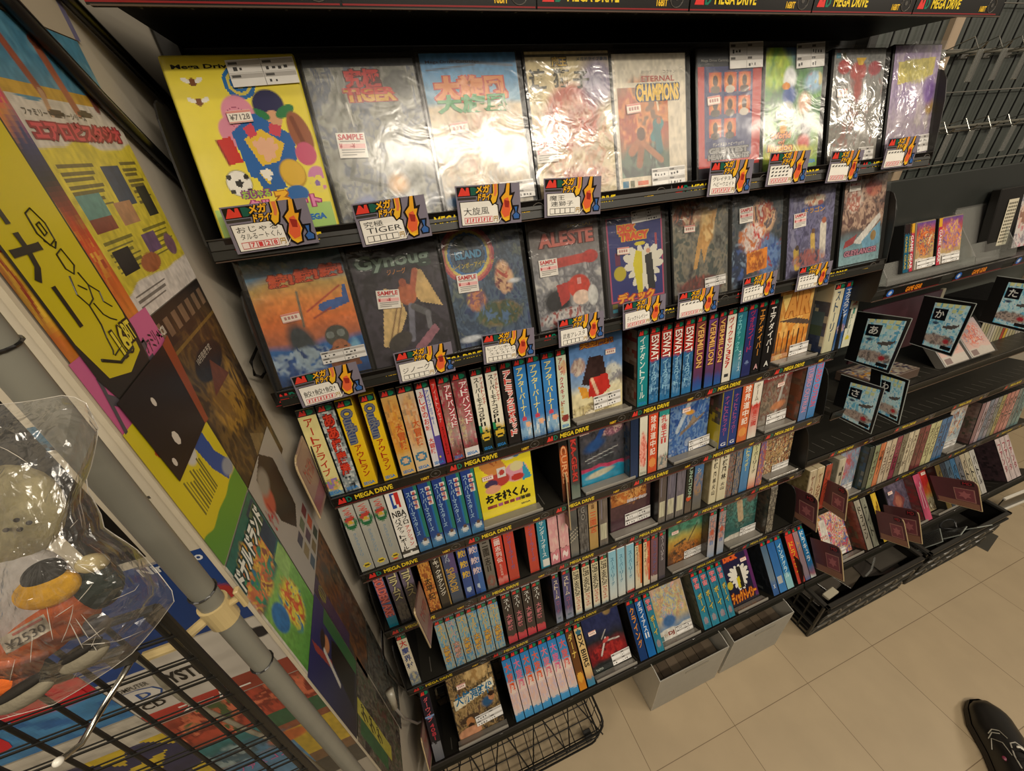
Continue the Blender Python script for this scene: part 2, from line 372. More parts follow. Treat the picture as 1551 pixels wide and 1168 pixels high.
wg = MB()
for k in range(30): wg.box(1.16 + .05 * k, YB - .012, 1.30, 1.163 + .05 * k, YB - .009, 2.0, '0c0c0b')
for k in range(8): wg.tube([(1.15, YB - .014, 1.33 + .085 * k), (2.75, YB - .014, 1.33 + .085 * k)], .0014, '77736b', 6)
wg.xf(fl).build('wire_grid', STEEL, fr)
RX0, RX1 = 1.10, 2.42
make_shelf(0, 'display_shelf', 'black shelf of the right bay with clear acrylic tray of small boxed games', RX0, RX1, .557, 1.168, 8, [1.14 + .26 * k for k in range(5)], True, False, mesh=STRIPG, finh=.23)
make_shelf(0, 'display_shelf', 'shelf of the right bay behind the blue index signs', RX0, RX1, .53, .828, 9, [], False, False)
make_shelf(0, 'display_shelf', 'empty black shelf of the right bay beneath the index signs', RX0, RX1, .538, .636, 9, [1.2 + .3 * k for k in range(4)], True, False, finh=.13)
make_shelf(0, 'display_shelf', 'shelf of the right bay with the long row of pale spine-out cases', RX0, RX1, .50, .397, 11, [1.3 + .3 * k for k in range(4)], False, False)
make_shelf(0, 'display_shelf', 'lowest tilted shelf of the right bay above the two black crates', RX0, RX1, .393, .209, 36, [ST0 + .2085 * k for k in range(6, 13)], False, False, deep=.2)
# tall dark board at the back of the acrylic tray shelf
o = MB().box(1.11, .66, 1.20, 2.4, .672, 1.415, '2c2e2b', .002).build('backing_board', STEEL)
tag(o, 'plain dark green-grey backing board standing behind the acrylic game tray', 'board')
# ================================================================ game cases
CW, CH, CD = .131, .183, .026
def board_pt(Y, zb, lean, s):
    a = math.radians(lean); return Y + s * math.cos(a), zb + .0247 - s * math.sin(a)
def sticker_price(parent, u, v, w, h, txt, y, W=CW, H=CH, tilt=0.):
    mb = MB(); mb.box(0, -.0004, 0, w, 0, h, 'efe6d8'); to3 = lambda a, b, l: (a * w, -.0004 - .00015 * l, b * h)
    mb.quad((0, -.0005, h * .8), (w, -.0005, h * .8), (w, -.0005, h * .98), (0, -.0005, h * .98), 'd98a80'); mb.quad((0, -.0005, h * .03), (w, -.0005, h * .03), (w, -.0005, h * .1), (0, -.0005, h * .1), 'd98a80')
    if txt: text(mb, txt, to3, (.08, .22, .92, .7), '6b6660', lay=1.5)
    else:
        for k in range(4): mb.quad((w * (.14 + .19 * k), -.0006, h * .3), (w * (.27 + .19 * k), -.0006, h * .3), (w * (.27 + .19 * k), -.0006, h * .66), (w * (.14 + .19 * k), -.0006, h * .66), 'b8847e')
    mb.build('price_sticker', PRINT, parent, loc=(u * W, y, v * H), rot=(0, tilt, 0))
def sticker_sample(parent, u, v, w, h, y, W=CW, H=CH):
    mb = MB(); mb.box(0, -.0004, 0, w, 0, h, 'eee9df'); to3 = lambda a, b, l: (a * w, -.0004 - .00015 * l, b * h)
    text(mb, 'SAMPLE', to3, (.06, .72, .94, .95), 'c4232b', lay=1, w=.035, slant=.02)
    mb.quad((.04 * w, -.0005, .38 * h), (.96 * w, -.0005, .38 * h), (.96 * w, -.0005, .56 * h), (.04 * w, -.0005, .56 * h), 'f0b7b4')
    text(mb, '¥', to3, (.06, .38, .16, .58), 'b8202a', lay=2, w=.03); text(mb, '~¥', to3, (.42, .38, .6, .58), 'b8202a', lay=2, w=.03)
    for k, (z, e) in enumerate(((.64, .8), (.3, .92), (.2, .9), (.1, .6))): mb.quad((.1 * w, -.0006, z * h), (e * w, -.0006, z * h), (e * w, -.0006, (z + .045) * h), (.1 * w, -.0006, (z + .045) * h), '9a948c')
    mb.build('sample_sticker', PRINT, parent, loc=(u * W, y, v * H), rot=(0, random.uniform(-.06, .1), 0))
def sticker_state(parent, u, v, w, h, y, W=CW, H=CH, scr=True, tilt=0.):
    mb = MB(); mb.box(0, -.0004, 0, w, 0, h, 'ece9e4'); q = lambda a, b, c, d, col, l=1: mb.quad((a * w, -.0004 - .0001 * l, b * h), (c * w, -.0004 - .0001 * l, b * h), (c * w, -.0004 - .0001 * l, d * h), (a * w, -.0004 - .0001 * l, d * h), col)
    for a in (0, .5):
        for z in (.78, .30): q(a + .01, z, a + .49, z + .17, 'b9b4ae'); q(a + .03, z + .04, a + .16, z + .13, '4a4743', 2)
    q(0, .5, 1, .51, '8a857f'); q(.495, 0, .505, 1, '8a857f')
    if scr:
        rs = random.Random(int(u * 1000 + v * 100 + w * 1e5))
        for a, b in ((.08, .56), (.56, .56), (.06, .06), (.56, .06)):
            if rs.random() < .75:
                for k in range(rs.randint(2, 4)): q(a + .09 * k, b + rs.uniform(0, .05), a + .09 * k + rs.uniform(.02, .06), b + rs.uniform(.1, .17), '3c3a38', 2)
    mb.build('condition_label', PRINT, parent, loc=(u * W, y, v * H), rot=(0, tilt, 0))
def sleeve(parent, w, h, y, seed, amp=.0011, ext=.004, mat=None):
    rs = np.random.RandomState(seed); nu, nv = 16, 22; u = np.linspace(0, 1, nu + 1); v = np.linspace(0, 1, nv + 1); U, V = np.meshgrid(u, v)
    d = vnoise(U + .4 * V, V, 5, seed) * amp + vnoise(U * .5 + V * .5, U, 8, seed + 3) * amp * .7
    P = np.stack([-ext + U * (w + 2 * ext), y - d, -.001 + V * (h + ext)], -1); mb = MB(); mb.grid(P, np.ones((nv, nu, 3)))
    mb.build('plastic_sleeve', mat or SLEEVE, parent, smooth=True)
def face_case(label, group, X, Y, z, lean, ops, texts=(), seed=1, res=(60, 82), w=CW, h=CH, frame='1b1a19', wrap=True, price=None, sample=None, state=None, yaw=0., cat='game case', crinkle=False):
    t = MB().box(0, 0, 0, w, CD, h, frame, .0016).build('game_case', PLAST, None, loc=(X, Y, z), rot=(-math.radians(lean), 0, yaw)); tag(t, label, cat, group)
    mb = MB(); mg = .0028; to3 = lambda u, v, l: (mg + u * (w - 2 * mg), -.0005 - .00022 * l, mg + v * (h - 2 * mg))
    sheet(mb, paint(res[0], res[1], ops, seed, h / w), to3)
    for tx in texts: text(mb, tx[0], to3, tx[1], tx[2], **(tx[3] if len(tx) > 3 else {}))
    mb.build('cover_insert', PRINT if wrap else GLOSS, t)
    if price: sticker_price(t, price[0], price[1], .024, .012, price[2] if len(price) > 2 else '', -.0022, w, h, random.uniform(-.08, .04))
    if sample: sticker_sample(t, sample[0], sample[1], .033, .027, -.0022, w, h)
    if state: sticker_state(t, state[0], state[1], state[2], state[3], -.0025, w, h, True, random.uniform(-.05, .02))
    if wrap: sleeve(t, w, h, -.0032, seed * 7 + 3, .0017 if crinkle else .0008, .003, CRINKLE if crinkle else SLEEVE)
    return t
def spine_case(label, group, X, w, Y, z, lean, sp, seed, h=.18, dep=.126, name='game_case'):
    desc, bg, texts = sp[0], sp[1], sp[2]; o = sp[3] if len(sp) > 3 else {}
    body = o.get('body', '1c1b1a')
    t = MB().box(0, 0, 0, w - .0006, dep, h, body, .0011).build(name, PLAST, None, loc=(X, Y, z), rot=(-math.radians(lean), o.get('roll', 0), 0)); tag(t, label, 'game case', group)
    mb = MB(); mg = .0006; W = w - .0006; to3 = lambda u, v, l: (mg + u * (W - 2 * mg), -.0004 - .00018 * l, .001 + v * (h - .002))
    ops = [('g', bg if isinstance(bg, (list, tuple)) else [(0, bg), (1, bg)])] + list(o.get('ops', ())) + [('n', 6, .05)]
    sheet(mb, paint(8, 44, ops, seed, h / w), to3)
    if o.get('md', 1):
        mb.quad(to3(0, .925, 1), to3(1, .925, 1), to3(1, .997, 1), to3(0, .997, 1), o.get('mdbg', '2c2b29'))
        mb.poly([to3(a, c, 2) for a, c in ((.08, .935), (.22, .985), (.27, .985), (.36, .957), (.4, .985), (.48, .985), (.5, .935))], 'dd3a32')
        mb.poly([to3(a, c, 2) for a, c in ((.56, .935), (.56, .985), (.74, .985), (.9, .97), (.9, .95), (.74, .935))], '1d7a58')
    for tx in texts:
        mode, u0, v0, u1, v1, col = tx[1:7]; text(mb, tx[0], to3, (u0, v0, u1, v1), col, mode, 2, tx[7] if len(tx) > 7 else None, .02)
    if o.get('sega'): text(mb, 'SEGA', to3, (.12, .02, .88, .058), '2f7fc4', 'h', 2, None, .03)
    mb.build('spine_insert', GLOSS, t)
    if o.get('side'):
        sd = MB(); ts = lambda u, v, l: (-.0004 - .0002 * l, dep - .002 - u * (dep - .004), .001 + v * (h - .002))
        pal = o['side']; sheet(sd, paint(14, 20, [('g', [(0, pal[0]), (1, pal[-1])]), ('c', 6, pal, .8)] + list(o.get('sops', ())), seed + 5), ts); sd.build('side_insert', GLOSS, t)
    return t
NTH = ['1st', '2nd', '3rd'] + ['%dth' % k for k in range(4, 60)]
SHN = ['', 'second shelf', 'third shelf', 'fourth shelf', 'fifth shelf', 'sixth shelf', 'seventh shelf', 'lowest shelf']
def row(Y, zb, lean, shelf, items, seed0, s0=.006, sf=.032):
    """items: (left px, right px, spec) along a shelf edge; spec[0] begins with FACE for a case shown face-out"""
    for n, (a, b2, sp) in enumerate(items):
        where = '%s from left on %s' % (NTH[n], shelf)
        if isinstance(sp, dict):
            y, z = board_pt(Y, zb, lean, sp.get('s', sf)); X = on_y(a, y)[0]; ww = sp.get('w', CW); yr, zr = board_pt(Y, zb, lean, .003)
            r = MB().box(0, 0, 0, ww + .006, .027, .005, '77726a', .0008).box(0, -.0006, .004, ww + .006, .002, .009, '8f8a80', .0004).build('display_riser', GLOSS, None, loc=(X - .003, yr, zr), rot=(-math.radians(lean), 0, 0)); tag(r, 'grey plastic ledge before the %s case, %s' % (sp['d'], shelf), 'riser', 'grey ledges before face-out cases')
            face_case('%s game case face-out, %s' % (sp['d'], where), 'face-out game cases on the ' + shelf, X, y, z, lean, sp['ops'], sp.get('t', ()), seed0 + n, sp.get('res', (46, 64)),
                      w=sp.get('w', CW), wrap=sp.get('wrap', False), price=sp.get('price'), state=sp.get('state'), frame=sp.get('frame', '1b1a19'), h=sp.get('h', CH))
        else:
            y, z = board_pt(Y, zb, lean, s0); X = on_y(a, y)[0]; w = on_y(b2, y)[0] - X
            spine_case('%s game case, %s' % (sp[0], where), 'spine-out game cases on the ' + shelf, X, max(.012, w), y, z, lean, sp, seed0 + n)
# ---------------------------------------------------------------- two rows of face-out covers
def cover_row(i, items, n0):
    y, z = board_pt(YS[i], ZB[i], LEAN[i], .009)
    for n, (px, d, kw) in enumerate(items):
        X = on_y(px, y)[0]
        face_case('%s cover, %s from left on %s' % (d, NTH[n], SHN[i]), 'face-out covers on the ' + SHN[i], X, y, z - (.004 if n % 3 == 1 else 0), LEAN[i] + kw.pop('tilt', 0), kw.pop('ops'), kw.pop('t', ()), n0 + n, kw.pop('res', (84, 116)), **kw)
MUD = ['3c3a36', '6a675f', '8d8a80', '57605c', '2a2a2c']
row1 = [
 ((338.6, 367), 'bright yellow and green cartoon', dict(tilt=0, frame='e3d24a', wrap=False, res=(100, 138), ops=[('g', [(0, '9cc069'), (.145, 'a5c86e'), (.15, 'ead94e'), (1, 'ecd947')]),
   ('r', .52, .865, [0, .025, .045, .07, .095, .125], ['2f6fae', 'd9c75a', '2f6fae', 'd9c75a', '2f6fae']), ('e', .70, .74, .13, .085, 10, '2c2b52'), ('e', .71, .66, .07, .05, 0, 'd6a078'), ('e', .82, .70, .09, .03, 25, '2f7a45'), ('e', .6, .69, .09, .03, -20, '2f7a45'),
   ('e', .44, .70, .13, .10, 0, 'dd8fa4'), ('e', .36, .60, .11, .09, 30, 'd98aa0'), ('r', .42, .68, [.03, .035, .075, .08], ['a85a74', 'dd8fa4', 'a85a74']), ('p', [(.34, .60), (.56, .70), (.84, .56), (.80, .40), (.62, .30), (.38, .34)], '2c64a8'), ('p', [(.42, .56), (.58, .61), (.74, .52), (.66, .42), (.5, .40)], 'e3bb3d'), ('s', .58, .50, .10, 7, 'e8b391'), ('p', [(.44, .62), (.52, .65), (.54, .58), (.47, .56)], 'cf4a5a'), ('p', [(.66, .64), (.76, .62), (.72, .56), (.64, .58)], 'cf4a5a'),
   ('e', .9, .57, .09, .13, 12, '9a5a3a'), ('l', .86, .66, .92, .46, .02, '7c4228'), ('e', .9, .45, .09, .07, 0, 'cc5a78'), ('p', [(.2, .56), (.32, .58), (.36, .43), (.24, .42)], 'c9342f'), ('l', .2, .56, .24, .42, .008, '8a221f'), ('e', .27, .31, .105, .078, 0, '3a3632'), ('e', .27, .31, .10, .075, 0, 'eeeae0'), ('s', .27, .31, .035, 5, '2a2826'), ('e', .2, .35, .02, .016, 0, '2a2826'), ('e', .34, .345, .02, .016, 0, '2a2826'), ('e', .34, .265, .02, .014, 0, '2a2826'), ('e', .2, .265, .02, .014, 0, '2a2826'),
   ('p', [(.42, .36), (.6, .40), (.66, .26), (.46, .24)], '2e62a2'), ('p', [(.46, .36), (.56, .38), (.52, .28)], 'e3c33d'), ('s', .52, .35, .05, 5, 'efe9da'), ('e', .74, .34, .11, .09, 20, 'b8902c'), ('e', .74, .345, .10, .08, 20, 'ddb23e'), ('e', .73, .22, .10, .05, 0, '2f66a6'), ('e', .95, .30, .09, .075, 0, 'cf84ac'), ('s', .93, .27, .08, 5, 'e6d55a'), ('e', .93, .27, .025, .018, 0, '8a6aa8'),
   ('e', .17, .875, .03, .021, 0, '7a4a2c'), ('e', .12, .885, .035, .012, -25, 'ece7dc'), ('e', .22, .885, .035, .012, 25, 'ece7dc'), ('e', .17, .77, .03, .021, 0, '7a4a2c'), ('e', .12, .78, .035, .012, -25, 'ece7dc'), ('e', .22, .78, .035, .012, 25, 'ece7dc')],
   t=[('Mega Drive Cartridge', (.05, .935, .93, .965), '2b2a22', dict(w=.03)), ('おじゃる', (.26, .215, .5, .265), '9fc24a', dict(ol='8a4a78', w=.04)), ('タル', (.28, .13, .5, .205), 'e288b0', dict(ol='a83c6c', w=.05)), ('る', (.51, .125, .66, .245), 'f0b42c', dict(ol='a86a20', w=.05)), ('ート', (.67, .13, .92, .205), 'e288b0', dict(ol='a83c6c', w=.05)), ('SEGA', (.74, .045, .93, .085), '2a6cb0', dict(w=.06)), ],
   price=(.36, .64, '¥7128'), state=(.475, .825, .068, .025))),
 ((519.5, 345), 'dull grey metallic red-titled tiger', dict(ops=[('g', [(0, '6a6a5c'), (.3, '7d7d70'), (.7, '97968c'), (1, '7e8088')]), ('c', 7, ['4c4d42', '7b7b6c', '9b9a8e', '5d667a', '8c8a80'], .75), ('l', .38, .62, .18, .3, .02, '55564a'), ('l', .2, .3, .55, .22, .018, '4b4c44'), ('e', .62, .24, .09, .06, 0, 'd09a4a', .9), ('e', .25, .12, .12, .06, 20, '5c6a9c', .6), ('l', .3, .75, .32, .62, .008, 'd8d6cc'), ('b', 0, .955, 1, 1, '4c4e52')],
   t=[('究極', (.33, .835, .66, .945), 'c8322e', dict(ol='5a2a24', w=.05)), ('TIGER', (.3, .755, .78, .835), 'd9a32c', dict(ol='a8322a', w=.05)), ('TIGER', (.3, .795, .78, .837), 'cf3f2c', dict(w=.05, lay=4))], sample=(.14, .43))),
 ((676, 324), 'sky-blue to pale sand plane', dict(ops=[('g', [(0, 'a89f8e'), (.4, 'cdbb9c'), (.68, 'd9c3a0'), (.72, '84afc8'), (.86, '5c9cc8'), (1, '4a8abd')]), ('c', 9, ['b0603e', 'cfae8a', 'd8c8a8', 'a8907c', '98a4a8'], .5, .5, .35, .6, .4), ('e', .8, .4, .1, .07, 0, 'e0bd72', .8), ('e', .3, .52, .09, .06, 0, '8a6a5a', .6), ('l', .3, .955, .95, .92, .012, '6a7a8c'), ('l', .05, .9, .55, .93, .008, '55687c'), ('e', .1, .05, .1, .04, 0, '4a78a8', .8)],
   t=[('Mega Drive Cartridge', (.05, .935, .6, .958), '3a4452', {}), ('大旋風', (.09, .70, .86, .865), 'e08a44', dict(ol='c0402c', w=.06)), ('大旋風', (.09, .63, .86, .75), '3f9a58', dict(w=.05, lay=4))], price=(.2, .5), state=(.62, .04, .05, .022))),
 ((818, 306), 'cream faded-red-disc', dict(crinkle=True, ops=[('g', [(0, 'd8c9a4'), (1, 'd9c897')]), ('e', .5, .56, .33, .23, 0, 'b9614e', .25), ('c', 8, ['b88a74', 'd8c8a8', 'c86a5a', 'a8988c'], .45, .5, .4, .55, .35), ('e', .85, .8, .22, .16, 0, '8f84a0', .7), ('c', 10, ['7a7088', 'a89cb0', '8c86a0'], .7, .85, .8, .2, .14), ('c', 7, ['b04a3a', 'd8b89a', '9a7a6a'], .8, .55, .12, .5, .12), ('b', 0, .965, 1, .985, '4a4634')],
   t=[('魔王', (.3, .9, .48, .965), 'd9b23a', dict(ol='4a4226', w=.04)), ('連', (.02, .755, .22, .89), '3f3c28', dict(w=.03)), ('獅', (.3, .765, .5, .89), '4a452c', dict(w=.03)), ('子', (.54, .755, .74, .87), '3c3a26', dict(w=.03)), ('メガドライブ専用', (.6, .935, .98, .962), '3c5a7a', {})], sample=(.02, .265))),
 ((937, 293), 'cream bordered two-fighters', dict(ops=[('g', [(0, 'd9cdb4'), (1, 'd3cbb8')]), ('b', .05, .1, .74, .77, '8a5a3c'), ('c', 5, ['c46a34', 'b04a2c', 'd88a4a', '7a5a44'], .9, .4, .55, .5, .3), ('c', 6, ['2f5a4c', '4a6a58', '223c3c', '6a8a78'], .9, .4, .2, .48, .18), ('b', .74, .1, .76, .77, 'd6cab2'), ('b', .76, .1, 1, .77, 'd4c8b2'), ('b', 0, .77, 1, .8, 'd6ccb6'), ('b', 0, 0, .05, 1, 'd6ccb6'), ('b', 0, 0, 1, .1, 'dacdb4'),
     ('l', .52, .4, .62, .5, .05, '2f7c80'), ('l', .56, .5, .6, .3, .05, '2a6a70'), ('e', .6, .52, .035, .025, 0, 'a86a4a'), ('l', .2, .3, .36, .4, .05, 'a8643c'), ('l', .36, .4, .3, .2, .045, '9a5c38'), ('l', .36, .36, .62, .22, .035, 'a8683e'), ('e', .34, .43, .06, .05, 0, '5a3826'), ('l', .6, .6, .56, .75, .012, 'e8dcc0'), ('b', .05, .03, .13, .075, '3f7a9a'), ('b', .15, .03, .22, .075, '5a5a34'), ('b', .26, .035, .42, .07, 'd0643a')],
   t=[('ETERNAL', (.38, .805, .84, .845), 'b04a3a', dict(w=.02)), ('CHAMPIONS', (.3, .665, .9, .79), 'e6bd3a', dict(ol='2c3a58', w=.05)), ('メガドライブ', (.38, .86, .52, .885), '5a564c', {}), ('コクーン', (.68, .86, .86, .885), '5a564c', {})], price=(.17, .575), state=(.46, .02, .062, .026))),
 ((1056, 277), 'red-framed navy nine-portrait', dict(ops=[('g', [(0, '20252f'), (.86, '23262e'), (1, '23262c')]), ('b', 0, .09, 1, .87, 'b8342f'), ('b', .1, .16, .86, .87, '2c3468')] + [op for r in range(3) for c in range(3) if not (r == 2 and c == 2) for op in (('b', .17 + .23 * c, .685 - .18 * r, .36 + .23 * c, .83 - .18 * r, 'c23a26'), ('e', .265 + .23 * c, .76 - .18 * r, .085, .06, 0, 'dd8a3a', .8), ('e', .265 + .23 * c, .765 - .18 * r, .04, .042, 0, '4a342a'), ('e', .265 + .23 * c, .70 - .18 * r, .075, .03, 0, ['6a5a4c', 'c9c0b0', '5a4a40', '4a4038'][(r * 3 + c) % 4]))] + [('b', .17, .66 - .18 * r, .36 + .23 * c, .665 - .18 * r, '2c3468') for r in range(3) for c in range(1)],
   t=[('グレイテスト ヘビーウェイト', (.22, .255, .74, .285), 'd9d4c4', {}), ('GREATEST', (.16, .195, .8, .245), '8f8d8a', dict(ol='2a2a30', w=.06)), ('HEAVYWEIGHTS', (.15, .145, .82, .19), '8f8d8a', dict(ol='2a2a30', w=.05)), ('Mega Drive Cartridge', (.05, .90, .5, .925), '8a8880', {})], price=(.15, .575), state=(.47, .835, .066, .034))),
 ((1152, 265), 'green leafy orange-scripted', dict(ops=[('g', [(0, '6f9a44'), (.25, 'a8b04a'), (.45, '3f7a3c'), (.8, '4c8a3a'), (1, '34488a')]), ('c', 6, ['2f6a34', '4c8a3c', '2a5a3a', '6aa04a'], .8, .5, .5, .8, .45), ('c', 6, ['c4d03c', 'a4c034', '7aa83a'], .95, .15, .85, .3, .2), ('e', .85, .72, .16, .08, 0, '9ab4d0', .7), ('c', 5, ['d88a8a', '9ac0d8', 'd8c05a'], .8, .85, .74, .16, .08), ('e', .42, .76, .11, .09, 0, 'dfe2e4', .4), ('e', .42, .62, .12, .08, 0, '3a5aa0', .5), ('e', .36, .70, .07, .03, 0, 'd88a2c'), ('e', .4, .5, .12, .07, 0, 'd8d8cc', .5), ('e', .34, .36, .06, .09, 0, 'dda030', .5), ('e', .7, .55, .11, .09, 10, 'd0a080', .6), ('e', .74, .36, .10, .1, 0, '2a2a2c', .6), ('e', .72, .22, .12, .07, 0, 'b8443a', .5), ('c', 5, ['c8c040', 'e0d060', '9ab04a'], .8, .45, .13, .5, .1)],
   t=[('World', (.12, .27, .48, .325), 'e08a2c', dict(ol='7a3a1c', w=.04, slant=.2)), ('of', (.26, .225, .38, .26), 'e08a2c', dict(ol='7a3a1c', slant=.2)), ('Illusion', (.08, .165, .52, .225), 'e8a83a', dict(ol='7a3a1c', w=.04, slant=.2)), ('SEGA', (.8, .03, .97, .065), '4a8ac8', dict(w=.06))], price=(.2, .44, '¥4298'), state=(.5, .82, .062, .034))),
 ((1250, 252), 'silver-grey loosely wrapped red-titled', dict(crinkle=True, ops=[('g', [(0, '8f8a80'), (.5, '8c8a86'), (1, '7a8288')]), ('c', 8, ['6a665e', '9c978c', '86827a', 'a85a4a'], .45), ('e', .2, .86, .12, .06, 0, 'b83a3a', .3), ('e', .48, .82, .16, .08, 0, 'b5433c', .3), ('e', .8, .84, .13, .06, 0, 'a83a44', .3), ('p', [(.42, .93), (.62, .93), (.55, .87), (.48, .87)], 'd8b02c'), ('e', .5, .68, .08, .12, 0, 'a8524a', .6), ('e', .6, .5, .18, .03, 0, '6a5a44', .6), ('b', .03, .93, .12, .97, '4a8aa0'), ('b', .15, .93, .22, .97, '6a6440')], price=(.1, .6), state=(.6, .02, .04, .024))),
 ((1335, 242), 'pale lavender shiny crumpled-wrap', dict(crinkle=True, ops=[('g', [(0, '8a8a80'), (.3, 'b0a890'), (.6, 'a894b8'), (1, 'a592b4')]), ('c', 6, ['b8a8c4', '9a86b0', 'c4b8c0'], .6), ('p', [(.12, .66), (.1, .86), (.9, .9), (.88, .74)], 'cfc060'), ('c', 9, ['d8cc70', 'a8a050', 'e0d890'], .8, .5, .78, .42, .13), ('e', .9, .45, .09, .08, 0, 'b09050', .5), ('e', .85, .58, .12, .12, 0, '7c5aa0', .7)], state=(.72, .02, .03, .03))),
]
cover_row(1, row1, 20)
